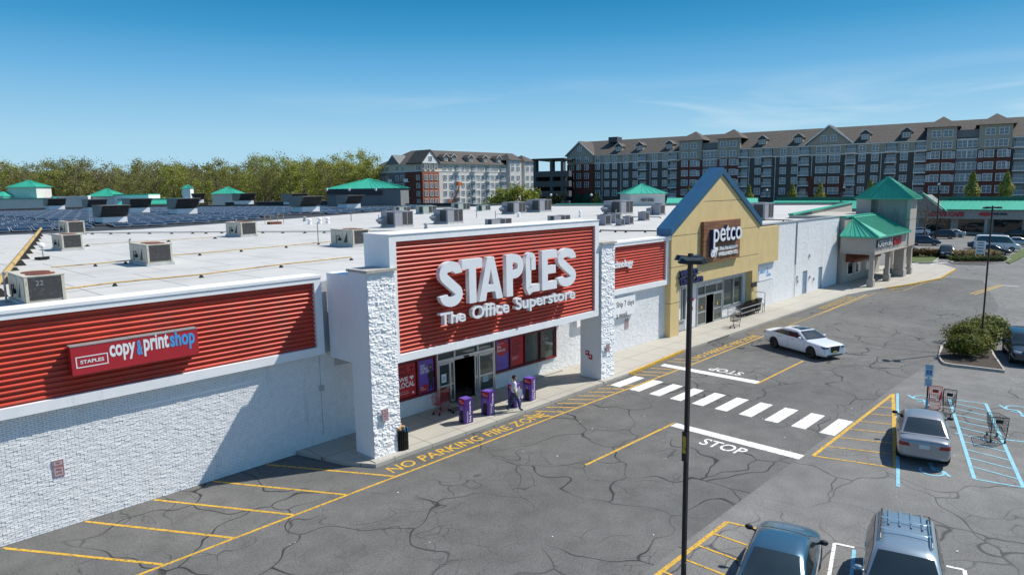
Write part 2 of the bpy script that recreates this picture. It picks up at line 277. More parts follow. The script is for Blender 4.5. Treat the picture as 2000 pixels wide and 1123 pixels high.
# ------------------------------------------------------------ mesh helpers
class MB:
    def __init__(s): s.v = []; s.f = []; s.m = []
    def poly(s, pts, mi=0):
        n = len(s.v); s.v += [tuple(p) for p in pts]; s.f.append(tuple(range(n, n+len(pts)))); s.m.append(mi); return s
    def raw(s, vs, fs, mi=0):
        n = len(s.v); s.v += [tuple(p) for p in vs]
        for f in fs: s.f.append(tuple(n+i for i in f)); s.m.append(mi)
        return s
    def hexa(s, p, mi=0):   # 8 corners: bottom ring ccw 0-3, top ring 4-7
        return s.raw(p, [(3, 2, 1, 0), (4, 5, 6, 7), (0, 1, 5, 4), (1, 2, 6, 5), (2, 3, 7, 6), (3, 0, 4, 7)], mi)
    def box(s, x0, x1, y0, y1, z0, z1, mi=0):
        x0, x1 = min(x0, x1), max(x0, x1); y0, y1 = min(y0, y1), max(y0, y1); z0, z1 = min(z0, z1), max(z0, z1)
        return s.hexa([(x0, y0, z0), (x1, y0, z0), (x1, y1, z0), (x0, y1, z0), (x0, y0, z1), (x1, y0, z1), (x1, y1, z1), (x0, y1, z1)], mi)
    def prism(s, pts, d, mi=0):   # polygon (3d, ccw seen from +d) extruded by vector d
        d = Vector(d); a = [Vector(p) for p in pts]; b = [p+d for p in a]; n = len(a)
        nv = Vector((0, 0, 0))
        for i in range(n): nv += a[i].cross(a[(i+1) % n])
        if nv.dot(d) < 0: a, b = b, a
        fs = [tuple(reversed(range(n))), tuple(range(n, 2*n))]+[(i, (i+1) % n, n+(i+1) % n, n+i) for i in range(n)]
        return s.raw(a+b, fs, mi)
    def tube(s, p, q, r, n=6, r2=None, mi=0, caps=True):
        p = Vector(p); q = Vector(q); d = q-p
        if d.length < 1e-6: return s
        d.normalize(); a = d.orthogonal().normalized(); b = d.cross(a); r2 = r if r2 is None else r2
        A = [p+(a*math.cos(2*math.pi*i/n)+b*math.sin(2*math.pi*i/n))*r for i in range(n)]
        B = [q+(a*math.cos(2*math.pi*i/n)+b*math.sin(2*math.pi*i/n))*r2 for i in range(n)]
        fs = [(i, (i+1) % n, n+(i+1) % n, n+i) for i in range(n)]
        if caps: fs += [tuple(reversed(range(n))), tuple(range(n, 2*n))]
        return s.raw(A+B, fs, mi)
    def path(s, pts, r, n=6, mi=0):
        for a, b in zip(pts, pts[1:]): s.tube(a, b, r, n, mi=mi)
        return s
    def lathe(s, prof, c=(0, 0, 0), n=16, mi=0, axis='z'):
        c = Vector(c); vs = []
        for r, h in prof:
            for i in range(n):
                t = 2*math.pi*i/n; u, w = r*math.cos(t), r*math.sin(t)
                vs.append(c+(Vector((u, w, h)) if axis == 'z' else Vector((u, h, w)) if axis == 'y' else Vector((h, u, w))))
        fs = []
        for k in range(len(prof)-1):
            for i in range(n):
                j = (i+1) % n; q = (k*n+i, k*n+j, (k+1)*n+j, (k+1)*n+i); fs.append(q if axis != 'y' else q[::-1])
        return s.raw(vs, fs, mi)
    def blob(s, c, r, n=8, mi=0, jit=0.0, rg=rnd):
        c = Vector(c); r = Vector(r) if not isinstance(r, (int, float)) else Vector((r, r, r)); vs = [c+Vector((0, 0, -r.z))]; m = n//2
        for k in range(1, m):
            ph = -math.pi/2+math.pi*k/m
            for i in range(n):
                t = 2*math.pi*i/n; j = 1+rg.uniform(-jit, jit)
                vs.append(c+Vector((r.x*math.cos(ph)*math.cos(t)*j, r.y*math.cos(ph)*math.sin(t)*j, r.z*math.sin(ph)*j)))
        vs.append(c+Vector((0, 0, r.z))); fs = [(0, 1+(i+1) % n, 1+i) for i in range(n)]
        for k in range(m-2):
            for i in range(n): fs.append((1+k*n+i, 1+k*n+(i+1) % n, 1+(k+1)*n+(i+1) % n, 1+(k+1)*n+i))
        L = len(vs)-1; b = 1+(m-2)*n
        fs += [(b+i, b+(i+1) % n, L) for i in range(n)]
        return s.raw(vs, fs, mi)
    def mesh(s, name, mats, smooth=False, off=None):
        me = bpy.data.meshes.new(name); v = s.v if off is None else [(x-off[0], y-off[1], z-off[2]) for x, y, z in s.v]
        me.from_pydata(v, [], s.f)
        for mm in mats: me.materials.append(M[mm] if isinstance(mm, str) else mm)
        if len(mats) > 1: me.polygons.foreach_set('material_index', s.m)
        if smooth:
            me.shade_smooth(); me.set_sharp_from_angle(angle=R(40))
        me.update(); return me
    def build(s, name, mats, parent=None, smooth=False, loc=None, local=False, bevel=0):
        if isinstance(mats, str) or not isinstance(mats, (list, tuple)): mats = [mats]
        off = None
        if parent is not None and not local: off = base(parent)
        elif loc is not None: off = loc
        o = bpy.data.objects.new(name, s.mesh(name, mats, smooth, off)); COL.objects.link(o)
        if parent is not None: o.parent = parent
        elif loc is not None: o.location = loc
        if bevel:
            b = o.modifiers.new('bevel', 'BEVEL'); b.width = bevel; b.segments = 2; b.limit_method = 'ANGLE'
        return o
def base(o):
    v = Vector((0, 0, 0))
    while o is not None: v += o.location; o = o.parent
    return v
def tag(o, label=None, cat=None, group=None, kind=None):
    for k, v in (('label', label), ('category', cat), ('group', group), ('kind', kind)):
        if v: o[k] = v
    return o
def thing(name, label, cat, loc=(0, 0, 0), rotz=0.0, group=None):
    o = bpy.data.objects.new(name, None); COL.objects.link(o); o.location = loc; o.rotation_euler = (0, 0, rotz); o.empty_display_size = .2
    return tag(o, label, cat, group)
KIDS = {}
def dup(o, loc=None, rotz=None, label=None, parent=None):
    c = o.copy(); COL.objects.link(c); c.parent = parent
    if loc is not None: c.location = loc
    if rotz is not None: c.rotation_euler = (0, 0, rotz)
    if label: c['label'] = label
    if o not in KIDS: KIDS[o] = [k for k in COL.objects if k.parent == o]
    for k in KIDS[o]: dup(k, parent=c)
    return c
def obj(name, me, parent=None, loc=(0, 0, 0)):
    o = bpy.data.objects.new(name, me); COL.objects.link(o); o.parent = parent; o.location = loc; return o
def textmb(s, org, u, v, thick, bold=0.0, mi=0, fit=True):
    """lettering fitted into the rectangle org + u (width) + v (height), extruded outward by thick"""
    cu = bpy.data.curves.new('lettering', 'FONT'); cu.body = s; cu.size = 1; cu.offset = bold; cu.resolution_u = 3; cu.space_line = .85
    to = bpy.data.objects.new('lettering', cu); COL.objects.link(to)
    dg = bpy.context.evaluated_depsgraph_get(); me = bpy.data.meshes.new_from_object(to.evaluated_get(dg))
    bpy.data.objects.remove(to); bpy.data.curves.remove(cu)
    vs = [w.co.copy() for w in me.vertices]; fs = [tuple(p.vertices) for p in me.polygons]; eds = {}
    bpy.data.meshes.remove(me)
    x0, x1 = min(w.x for w in vs), max(w.x for w in vs); y0, y1 = min(w.y for w in vs), max(w.y for w in vs)
    org = Vector(org); u = Vector(u); v = Vector(v); n = u.cross(v).normalized()
    fl = [org+u*((w.x-x0)/(x1-x0))+v*((w.y-y0)/(y1-y0)) for w in vs]
    N = len(fl); mb = MB(); area = 0
    good = []
    for f in fs:
        a = sum(((fl[f[i]]-fl[f[0]]).cross(fl[f[(i+1) % len(f)]]-fl[f[0]])).dot(n) for i in range(len(f)))
        good.append(f if a >= 0 else f[::-1])
    for f in good:
        for i in range(len(f)):
            e = (f[i], f[(i+1) % len(f)]); eds[e] = 1
    F = [tuple(i+N for i in f) for f in good]
    if thick > .006:
        for (a, b) in eds:
            if (b, a) not in eds: F.append((a, b, b+N, a+N))
    mb.raw(fl+[p+n*thick for p in fl], F, mi)
    return mb
def merge(a, b, mi=None):
    n = len(a.v); a.v += b.v; a.f += [tuple(i+n for i in f) for f in b.f]; a.m += (b.m if mi is None else [mi]*len(b.f)); return a
def struct(name, mb, mats, **k): return tag(mb.build(name, mats, **k), kind='structure')
# ------------------------------------------------------------ ground, lot, road, walks, markings
g = MB(); S = 4000
g.poly([(-S, -S, -.06), (S, -S, -.06), (S, S, -.06), (-S, S, -.06)]); struct('ground', g, 'ground')
g = MB().poly([(-60, -60, 0), (163, -60, 0), (163, 150, 0), (-60, 150, 0)]); struct('parking_lot', g, 'lot')
YB = 9.6
g = MB().poly([(-40, YB, .004), (38, YB, .004), (46, 9.4, .004), (58, 8.6, .004), (70, 9.8, .004), (88, 14, .004), (88, 24.9, .004), (-40, 24.9, .004)]); struct('road', g, 'road')
walk = [(12.9, 24.78), (13.6, 22.3), (14.3, 21.15), (31.5, 21.25), (38.5, 21.75), (52, 21.6), (68, 21.45), (72.5, 20.6), (79, 18.9), (86, 17.6), (97, 18.2), (101, 20.5), (99, 24), (93, 27), (75, 29), (75, 24.78)]
g = MB().prism([(x, y, -.02) for x, y in walk], (0, 0, .17)); struct('sidewalk', g, 'concrete')
def strip(mb, p, q, w, z=.009, mi=0):
    p = Vector((p[0], p[1], z)); q = Vector((q[0], q[1], z)); d = (q-p).normalized(); n = Vector((-d.y, d.x, 0))*(w/2)
    mb.poly([p-n, q-n, q+n, p+n], mi)
def clearpolys(mb, z): pass
# yellow fire lane edge line, hatches
FL = [(-6, 19.9), (12, 19.93), (26, 19.86), (34.5, 19.78), (46.5, 19.9), (56, 20.05), (70.2, 20.3)]
ym = MB()
for a, b in zip(FL, FL[1:]): strip(ym, a, b, .11, .0085)
for a, b in [((3.18, 24.6), (6.14, 19.99)), ((5.38, 24.65), (8.18, 19.99)), ((7.49, 24.65), (10.21, 19.99)), ((9.53, 24.65), (12.21, 19.99)), ((11.6, 24.65), (14.29, 19.99)), ((1.0, 24.6), (4.0, 19.99)), ((-1.1, 24.6), (1.9, 19.99))]:
    strip(ym, a, b, .11, .0095)
struct('yellow_fire_lane_line', ym, 'yellow')
ym = MB()
for k in range(9):
    x = 22.5+k*.83; strip(ym, (x, 21.05), (x+.85, 19.97), .10, .0095)
for x, w_ in ((31.9, .6), (32.67, .7), (33.66, .6)): strip(ym, (x, 21.2), (x+w_, 19.9), .10, .0095)
for x in (35.7, 36.5): strip(ym, (x, 21.3), (x+.55, 19.92), .10, .0095)
struct('yellow_hatching', ym, 'yellow')
ym = MB()
for k in range(9):
    x = 46.4+k*.9; strip(ym, (x, 21.45), (x+.9, 20.05), .14, .0095)
for px, py, qx, qy in [(1543, 635, 1710, 573), (1710, 573, 1764, 568), (1764, 568, 1846, 538), (1846, 538, 1851, 533), (1851, 533, 1838, 530)]:
    strip(ym, G(px, py), G(qx, qy), .16, .0105)
struct('worn_yellow_hatching', ym, 'oldyellow')
cy = MB()   # painted curb edge
for a, b in [((31.6, 21.235), (38.45, 21.735)), ((75.2, 19.9), (79, 18.86)), ((79, 18.86), (86, 17.56)), ((86, 17.56), (96.5, 18.12))]:
    a = Vector((*a, .152)); b = Vector((*b, .152)); d = (b-a).normalized(); n = Vector((d.y, -d.x, 0))
    cy.hexa([a+n*.02-Vector((0, 0, .14)), b+n*.02-Vector((0, 0, .14)), b-n*.12-Vector((0, 0, .14)), a-n*.12-Vector((0, 0, .14)), a+n*.02+Vector((0, 0, .003)), b+n*.02+Vector((0, 0, .003)), b-n*.12+Vector((0, 0, .003)), a-n*.12+Vector((0, 0, .003))])
struct('yellow_curb_paint', cy, 'yellow')
p, q = G(768, 924), G(1073, 811); ft = textmb('NO PARKING FIRE ZONE', (p.x, p.y, .01), (q.x-p.x, q.y-p.y, 0), (.06, .62, 0), .0, .012); struct('fire_zone_lettering', ft, 'yellow')
ft = textmb('NO PARKING FIRE ZONE', (37.3, 20.12, .01), (8.7, -.02, 0), (.1, .56, 0), .0, .015); struct('fire_zone_lettering', ft, 'yellow')
ft = textmb('NO PARKING FIRE ZONE', (59.6, 20.42, .011), (8.3, .1, 0), (0, .8, 0), .0, .05); struct('worn_fire_zone_lettering', ft, 'oldyellow')
ft = MB()
for i, w in enumerate(['NO', 'PARKING', 'FIRE', 'ZONE']):
    p = G([1742, 1758, 1783, 1808][i], [567, 561, 550, 543][i]); merge(ft, textmb(w, (p.x, p.y, .011), (1.6, -.35, 0), (.2, .55, 0), .0, .04))
struct('worn_fire_zone_lettering', ft, 'oldyellow')
ym = MB(); strip(ym, (19.85, 15.33), (26.28, 15.25), .12); strip(ym, (34.55, 15.17), (41.0, 15.18), .12); struct('yellow_centre_line', ym, 'yellow')
ym = MB()
strip(ym, G(1895, 574), G(1952, 557), .14); strip(ym, G(1903, 575.5), G(1958, 558), .14); struct('yellow_double_line', ym, 'yellow')
wm = MB(); strip(wm, G(1955, 557), G(1990, 560), .2, .0095); struct('far_white_line', wm, 'wpaint')
wm = MB()
for i in range(10):
    y0 = 20.83-i*1.213; wm.poly([(29.25, y0-.52, .01), (31.62, y0-.52, .01), (31.62, y0+.1, .01), (29.25, y0+.1, .01)])
struct('crosswalk_stripes', wm, 'wpaint')
wm = MB(); wm.poly([(25.75, 9.53, .009), (26.3, 9.51, .009), (26.3, 15.26, .009), (25.78, 15.21, .009)])
wm.poly([(34.5, 15.2, .0125), (35.1, 15.24, .0125), (35.02, 21.12, .0125), (34.45, 21.04, .0125)]); struct('stop_line', wm, 'wpaint')
struct('stop_lettering', textmb('STOP', (24.68, 13.25, .01), (0, -1.88, 0), (.78, 0, 0), 0, .012), 'wpaint')
struct('stop_lettering', textmb('STOP', (36.2, 16.6, .01), (0, 1.95, 0), (-.75, 0, 0), 0, .012), 'wpaint')
k3 = lambda x, y, z=0: G(1560+x*.3205, 600+y*.3205, z)
ym = MB(); A, B, Cc, D = k3(575, 528), k3(88, 905), k3(590, 978), k3(575, 800)
strip(ym, A, B, .14, .0085); strip(ym, B, Cc, .10, .0095); strip(ym, A, Cc, .16, .0105)
for i in range(1, 8):
    t = i/8.0; p = A.lerp(B, t); q = A.lerp(Cc, t*.98); q = q+(p-q)*.03; strip(ym, p, q, .08, .0095)
struct('yellow_hatched_triangle', ym, 'yellow')
T2 = lambda x, y, z=0: G(1260+x*.37, 920+y*.37, z)
ym = MB(); A, B = T2(432, 268), T2(60, 549); d = (B-A).normalized(); B2 = A+d*9
strip(ym, A, B2, .14, .0085); E1 = T2(600, 305); strip(ym, A, E1, .10, .0095); strip(ym, T2(590, 325), T2(590, 325)+Vector((-8, -2.1, 0)), .12, .0105)
for i in range(1, 6):
    p = A+d*(i*.95); q = E1+Vector((-.95*i-.2, -.25*i, 0)); strip(ym, p, q, .08, .0095)
struct('yellow_hatched_triangle', ym, 'yellow')
bm_ = MB(); strip(bm_, (37.47, 9.14), (25.6, 6.03), .12, .0125)
q = [k3(918, 560), k3(1140, 587), k3(1370, 1098), k3(1070, 1045)]
strip(bm_, q[0], q[1], .09, .0085); strip(bm_, q[1], q[2], .13, .0095); strip(bm_, q[2], q[3], .09, .0085); strip(bm_, q[3], q[0], .13, .0095)
for i in range(1, 11):
    t = i/11.0; strip(bm_, q[0].lerp(q[3], t-.03), q[1].lerp(q[2], t+.02), .08, .0105)
strip(bm_, k3(950, 765), k3(975, 770), .1); strip(bm_, k3(600, 720), k3(625, 722), .1); strip(bm_, k3(1250, 805), k3(1420, 825), .1)
struct('pale_blue_parking_lines', bm_, 'bpaint')
def wheelchair(name, c, ang, s):
    mb = MB(); ca, sa = math.cos(ang), math.sin(ang)
    def P(u, v): return (c.x+(u*ca-v*sa)*s, c.y+(u*sa+v*ca)*s, 0)
    pts = [P(.42*math.cos(R(a))-.05, .42*math.sin(R(a))-.35) for a in range(150, 395, 15)]
    for i, (a, b) in enumerate(zip(pts, pts[1:])): strip(mb, a, b, .09, .010+.0004*(i % 2))
    strip(mb, P(-.05, .35), P(0, -.12), .12, .0115); strip(mb, P(0, -.15), P(.38, -.17), .12, .0122); strip(mb, P(.36, -.15), P(.55, -.62), .12, .0115); strip(mb, P(-.03, .12), P(.28, .1), .09, .0125)
    h = P(-.08, .52); mb.poly([(h[0]+.12*s*math.cos(R(a)), h[1]+.12*s*math.sin(R(a)), .0115) for a in range(0, 360, 30)])
    struct(name, mb, 'bpaint')
wheelchair('wheelchair_symbol', G(1805, 783), R(15-90+180), 1.2); wheelchair('wheelchair_symbol', G(1822, 915), R(15-90), .9); wheelchair('wheelchair_symbol', G(1990, 804), R(15-90+180), 1.2)
wm = MB(); a, b, c_ = T2(1000, 380), T2(1105, 402), T2(975, 549); dr = Vector((-.967, -.254, 0))
strip(wm, a, b, .1, .0085); strip(wm, a, a+dr*6, .1, .0095); strip(wm, T2(1590, 500), T2(1685, 520), .1, .0085); strip(wm, T2(1685, 520), T2(1685, 520)+dr*6, .1, .0095); struct('white_stall_lines', wm, 'wpaint')
wm = MB(); strip(wm, b+dr*.15, b+dr*6, .1, .0095); struct('pale_blue_stall_line', wm, 'bpaint')
# far parking bays
wm = MB()
for (x, y) in [(112+i*2.9, 16.5) for i in range(5)]+[(112+i*2.9, 27) for i in range(6)]+[(104+i*2.9, 38) for i in range(6)]: strip(wm, (x, y), (x+1.2, y+4.6), .12, .0085)
strip(wm, G(1758, 518), G(1834, 510), .3, .0085); strip(wm, G(1760, 522.5), G(1850, 512.5), .3, .0085)
struct('far_parking_bay_lines', wm, 'wpaint')
mc = MB().poly([G(1790, 536, .012), G(1812, 536, .012), G(1818, 538, .012), G(1796, 538.6, .012)]); struct('drain_grate', mc, 'darkroof')

# scraps of litter lying about the tarmac
lt = MB(); rg = random.Random(77)
for i in range(70):
    x = rg.uniform(8, 55); y = rg.uniform(2, 19); s_ = rg.uniform(.015, .045); a = rg.uniform(0, 3.1); c_, d_ = math.cos(a)*s_, math.sin(a)*s_
    lt.poly([(x-c_, y-d_, .016), (x+d_*.6, y-c_*.6, .03), (x+c_, y+d_, .018), (x-d_*.6, y+c_*.6, .022)])
tag(lt.build('litter', 'paper'), 'tiny scraps of pale litter scattered over the asphalt', 'litter', kind='stuff')
# ------------------------------------------------------------ office store
YW = 24.75
def bricks(mb, x0, x1, z0, z1, y, rh=.0677, bl=.203, holes=(), dmin=.014, dmax=.030, gap=.013, seed=1, mi=0, tilt=.003):
    """real brick faces standing proud of the wall plane y, facing -y"""
    rg = random.Random(seed); z = z0; row = 0
    while z < z1-.02:
        x = x0-(bl*.5 if row % 2 else 0); h = min(rh, z1-z)
        while x < x1:
            a, b = max(x, x0)+gap/2, min(x+bl, x1)-gap/2
            cx, cz = (a+b)/2, z+h/2
            if b-a > .03 and not any(h0 < cx < h1 and v0 < cz < v1 for h0, h1, v0, v1 in holes):
                d = [rg.uniform(dmin, dmax)]*4; t = rg.uniform(-tilt, tilt); u = rg.uniform(-tilt, tilt)
                e = [d[0]+t+u, d[1]-t+u, d[2]-t-u, d[3]+t-u]; lo, hi = z+gap/2, z+h-gap/2
                F = [(a, y-max(e[0], .002), lo), (b, y-max(e[1], .002), lo), (b, y-max(e[2], .002), hi), (a, y-max(e[3], .002), hi)]
                Bk = [(a, y, lo), (b, y, lo), (b, y, hi), (a, y, hi)]
                mb.raw(F+Bk, [(0, 1, 2, 3), (0, 4, 5, 1), (3, 2, 6, 7), (0, 3, 7, 4), (1, 5, 6, 2)], mi)
            x += bl
        z += rh; row += 1
    return mb
def ribs(mb, x0, x1, z0, z1, y, pitch=.174, mi=0):
    """horizontal half-round ribs of sheet metal facing -y, valley plane at y"""
    n = max(1, round((z1-z0)/pitch)); p = (z1-z0)/n; prof = []
    for k in range(n):
        zb = z0+k*p; prof.append((0, zb))
        for a in range(0, 181, 20): prof.append((.105*math.sin(R(a)), zb+p*.2+p*.32*(1-math.cos(R(a)))))
    prof.append((0, z1))
    vs = [(x0, y-d, z) for d, z in prof]+[(x1, y-d, z) for d, z in prof]; N = len(prof)
    return mb.raw(vs, [(i, N+i, N+i+1, i+1) for i in range(N-1)], mi)
store = thing('office_store', 'long white brick store with red ribbed metal sign bands and flat white roof', 'store', (15, 24.75, 0))
w = MB(); H1 = [(18.0, 20.3, .95, 2.75), (20.3, 24.25, -.1, 2.9), (24.25, 29.2, .97, 2.75)]
bricks(w, -6, 14.9, 0, 3.95, YW, seed=3); bricks(w, 14.9, 31, .15, 3.3, YW, seed=4, holes=H1); bricks(w, 31, 41.2, .15, 3.95, YW, seed=5)
w.build('brick_wall', 'brick', store)
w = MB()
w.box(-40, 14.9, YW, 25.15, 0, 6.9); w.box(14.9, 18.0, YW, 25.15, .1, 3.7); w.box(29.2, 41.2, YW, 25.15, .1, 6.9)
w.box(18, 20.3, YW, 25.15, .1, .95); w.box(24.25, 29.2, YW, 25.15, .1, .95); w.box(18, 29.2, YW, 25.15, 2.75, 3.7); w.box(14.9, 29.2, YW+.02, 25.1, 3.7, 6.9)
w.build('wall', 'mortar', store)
rf = MB(); rf.poly([(-120, 25.15, 6.9), (75, 25.15, 6.9), (75, 30, 6.9), (128, 40.5, 6.9), (109, 92, 6.9), (109, 109, 6.9), (-120, 109, 6.9)]); rf.build('roof', 'roof', store)
rf = MB(); rf.box(75.0, 75.25, 25, 30, 0, 7.2)
a, b, c_ = Vector((75, 30, 0)), Vector((128, 40.5, 0)), Vector((109, 92, 0))
for p, q in ((a, b), (b, c_), (c_, Vector((109, 200, 0)))):
    d = (q-p).normalized(); n = Vector((d.y, -d.x, 0))*.25
    rf.hexa([p, p+n, q+n, q, p+Vector((0, 0, 7.25)), p+n+Vector((0, 0, 7.25)), q+n+Vector((0, 0, 7.25)), q+Vector((0, 0, 7.25))][0:0] or [p, q, q+n, p+n, p+Vector((0, 0, 7.25)), q+Vector((0, 0, 7.25)), q+n+Vector((0, 0, 7.25)), p+n+Vector((0, 0, 7.25))])
rf.build('rear_parapet', 'taupe', store)
rf = MB()
for p, q in ((a, b), (b, c_)):
    d = (q-p).normalized(); n = Vector((d.y, -d.x, 0)); z = Vector((0, 0, 7.253)); z2 = Vector((0, 0, 7.42)); i = -n*.12; o_ = n*.45
    rf.hexa([p+i+z, q+i+z, q+o_+z, p+o_+z, p+i+z2, q+i+z2, q+o_+z2, p+o_+z2])
rf.build('green_coping', 'green', store)
# sign bands
def band(x0, x1, zb, zt, right_cap=True, left_cap=True):
    t = MB(); yf = 24.45; lb = .33; tb = .24; ex = .32
    t.box(x0, x1, yf, YW-.024, zb, zb+lb); t.box(x0, x1, yf, 25.15, zt-tb, zt)
    if right_cap: t.box(x1-ex, x1, yf+.002, YW-.024, zb+lb, zt-tb)
    if left_cap: t.box(x0, x0+ex, yf+.002, YW-.024, zb+lb, zt-tb)
    t.box(x0, x1, yf-.03, yf-.001, zt-.055, zt+.02); t.box(x0, x1, yf-.03, 25.4, zt+.021, zt+.045)
    t.build('sign_band_trim', 'white', store)
    p = MB(); a, b = x0+(ex if left_cap else 0), x1-(ex if right_cap else 0)
    p.box(a, b, 24.66, YW-.03, zb+lb, zt-tb); ribs(p, a, b, zb+lb, zt-tb, 24.655, .178); p.build('ribbed_panel', 'red', store)
band(-40, 14.32, 3.95, 7.16, True, False); band(30.4, 40.95, 3.88, 7.12, True, False)
# canopy box carrying the big sign
t = MB()
t.box(15.65, 29.1, 21.78, 23.3, 3.74, 8.55); t.box(15.65, 29.1, 23.3, 24.72, 3.8, 6.88)
t.box(15.65, 29.1, 21.6, 21.78, 3.74, 4.05); t.box(15.65, 29.1, 21.6, 23.3, 8.5505, 8.82); t.box(15.65, 15.98, 21.6, 21.78, 4.05, 8.55); t.box(28.78, 29.1, 21.6, 21.78, 4.05, 8.55)
t.box(15.62, 29.13, 21.57, 23.33, 8.821, 8.85)
t.build('sign_tower', 'white', store)
t = MB(); t.box(14.56, 15.3, 22.78, 24.44, 3.8, 7.28); t.build('canopy_beam', 'white', store); t = MB(); t.box(29.5, 30.3, 22.95, 24.44, 3.8, 7.28); t.build('canopy_beam', 'white', store)
p = MB(); ribs(p, 15.98, 28.78, 4.05, 8.55, 21.775, .176); p.build('ribbed_panel', 'red', store)
def pillar(x0, x1, y0, y1, h, seed):
    rg = random.Random(seed); q = MB(); q.box(x0, x1, y0+.06, y1, .14, h)
    nx, nz = int((x1-x0)/.03), int((h-.14)/.03); rows = {}
    def cell(x, z):
        r_ = int((z-.14)/.2); c = int((x-x0+(.2 if r_ % 2 else 0))/.4)
        if (r_, c) not in rows: rows[(r_, c)] = (rg.uniform(-.012, .022), rg.uniform(-.16, .16), rg.uniform(-.2, .2), rg.random()*50)
        fx = ((x-x0+(.2 if r_ % 2 else 0)) % .4)/.4; fz = ((z-.14) % .2)/.2
        return rows[(r_, c)], fx, fz
    from mathutils import noise
    vs = []
    for k in range(nz+1):
        z = .14+(h-.14)*k/nz
        for i in range(nx+1):
            x = x0+(x1-x0)*i/nx; (d, tx, tz, sd_), fx, fz = cell(x, z)
            e = min(fx*.4, (1-fx)*.4, fz*.2, (1-fz)*.2)
            v = d+tx*(fx-.5)*.13+tz*(fz-.5)*.12+noise.noise((x*9+sd_, z*13, 3.1))*.03+noise.noise((x*24, z*30, sd_))*.012
            v = max(v, -.015)*min(1, e/.02)
            edge = 0 if 0 < i < nx else .03
            vs.append((x, y0+.03-v*(1 if not edge else .6), z))
    W1 = nx+1
    q.raw(vs, [(k*W1+i, k*W1+i+1, (k+1)*W1+i+1, (k+1)*W1+i) for k in range(nz) for i in range(nx)])
    for k in range(nz):   # close the sides to the core
        a, b = vs[k*W1], vs[(k+1)*W1]; q.poly([a, b, (a[0], y0+.07, b[2]), (a[0], y0+.07, a[2])][::1]); a, b = vs[k*W1+nx], vs[(k+1)*W1+nx]; q.poly([a, (a[0], y0+.07, a[2]), (a[0], y0+.07, b[2]), b])
    po = q.build('pillar', 'block', store)
    s = MB(); s.box(x0-.06, x1+.06, y0-.08, y1+.04, h+.001, h+.1); s.build('pillar_cap', 'curb', po); po.name = 'pillar'
    s = MB(); s.box(x0-.18, x1+.2, y0-.28, y1+.2, 0, .185); s.build('pillar_footing', 'curb', po, bevel=.02)
pillar(14.52, 15.8, 21.5, 22.78, 7.46, 11); pillar(29.25, 30.45, 21.5, 22.95, 7.55, 12)
for x, y in ((28.4, 24.52),):
    s = MB(); s.box(26.6, 29.4, 24.35, 24.72, .15, .23); s.build('wall_curb', 'curb', store)
# entrance glazing
def window(parent, x0, x1, z0, z1, y, panes, frame='redframe', fw_=.07, glass='glass', depth=.12, mull=.07):
    f = MB(); f.box(x0, x1, y-depth, y+.05, z0, z0+fw_*1.4); f.box(x0, x1, y-depth, y+.05, z1-fw_, z1)
    xs = [x0]+list(panes)+[x1]
    for i, x in enumerate(xs):
        a = x if i == 0 else x-mull/2 if i < len(xs)-1 else x-fw_; b = x+fw_ if i == 0 else x+mull/2 if i < len(xs)-1 else x
        f.box(a, b, y-depth+.002, y+.05, z0+fw_*1.4, z1-fw_)
    fo = f.build('window', frame, parent)
    for a, b in zip(xs, xs[1:]):
        MB().box(a+.02, b-.02, y+.0, y+.02, z0+.03, z1-.03).build('pane', glass, fo)
    return fo
window(store, 18.0, 20.32, .95, 2.75, YW, [19.2])
window(store, 24.27, 29.2, .97, 2.75, YW, [25.42, 26.58, 27.85], glass='glassg')
d = MB(); yd = YW-.02
d.box(20.34, 24.25, yd-.1, yd+.1, 2.28, 2.44); d.box(20.34, 24.25, yd-.1, yd+.1, 2.75, 2.9)
for x in (20.34, 21.45, 23.0, 24.17): d.box(x, x+.08, yd-.099, yd+.099, 2.44, 2.75)
for x in (20.34, 24.17): d.box(x, x+.08, yd-.099, yd+.099, .15, 2.28)
d.box(20.42, 21.5, yd-.05, yd+.05, .15, .24); d.box(22.9, 24.17, yd-.05, yd+.05, .15, .24)
df = d.build('entrance_frame', 'alum', store)
MB().box(20.42, 24.17, yd+.01, yd+.03, 2.44, 2.75).build('transom_pane', 'glassg', df)
for (a, b) in ((20.44, 21.2), (23.1, 24.15), (21.2, 21.5), (22.85, 23.08)):
    s = MB(); yy = yd-.06 if b-a > .5 else yd-.02
    s.box(a, a+.07, yy-.03, yy+.03, .2, 2.26); s.box(b-.07, b, yy-.03, yy+.03, .2, 2.26); s.box(a+.07, b-.07, yy-.029, yy+.029, .2, .34); s.box(a+.07, b-.07, yy-.029, yy+.029, 1.08, 1.16); s.box(a+.07, b-.07, yy-.029, yy+.029, 2.18, 2.26)
    so_ = s.build('sliding_door', 'alum', store); MB().box(a+.07, b-.07, yy-.006, yy+.006, .34, 2.18).build('pane', 'glassg', so_)
s = MB(); s.box(22.1, 22.4, yd-.16, yd-.101, 2.3, 2.38); s.build('door_sensor', 'black', store)
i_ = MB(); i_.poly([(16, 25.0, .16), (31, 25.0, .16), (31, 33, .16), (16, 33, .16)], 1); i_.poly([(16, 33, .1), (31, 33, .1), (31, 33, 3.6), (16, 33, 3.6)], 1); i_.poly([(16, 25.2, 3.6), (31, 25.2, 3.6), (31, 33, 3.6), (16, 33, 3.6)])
i_.poly([(16, 25.2, .1), (16, 33, .1), (16, 33, 3.6), (16, 25.2, 3.6)]); i_.poly([(31, 25.2, .1), (31, 33, .1), (31, 33, 3.6), (31, 25.2, 3.6)]); i_.box(21.7, 23.5, 28.5, 29.3, .161, 1.5); i_.build('interior', ['dark', 'inside'], store)
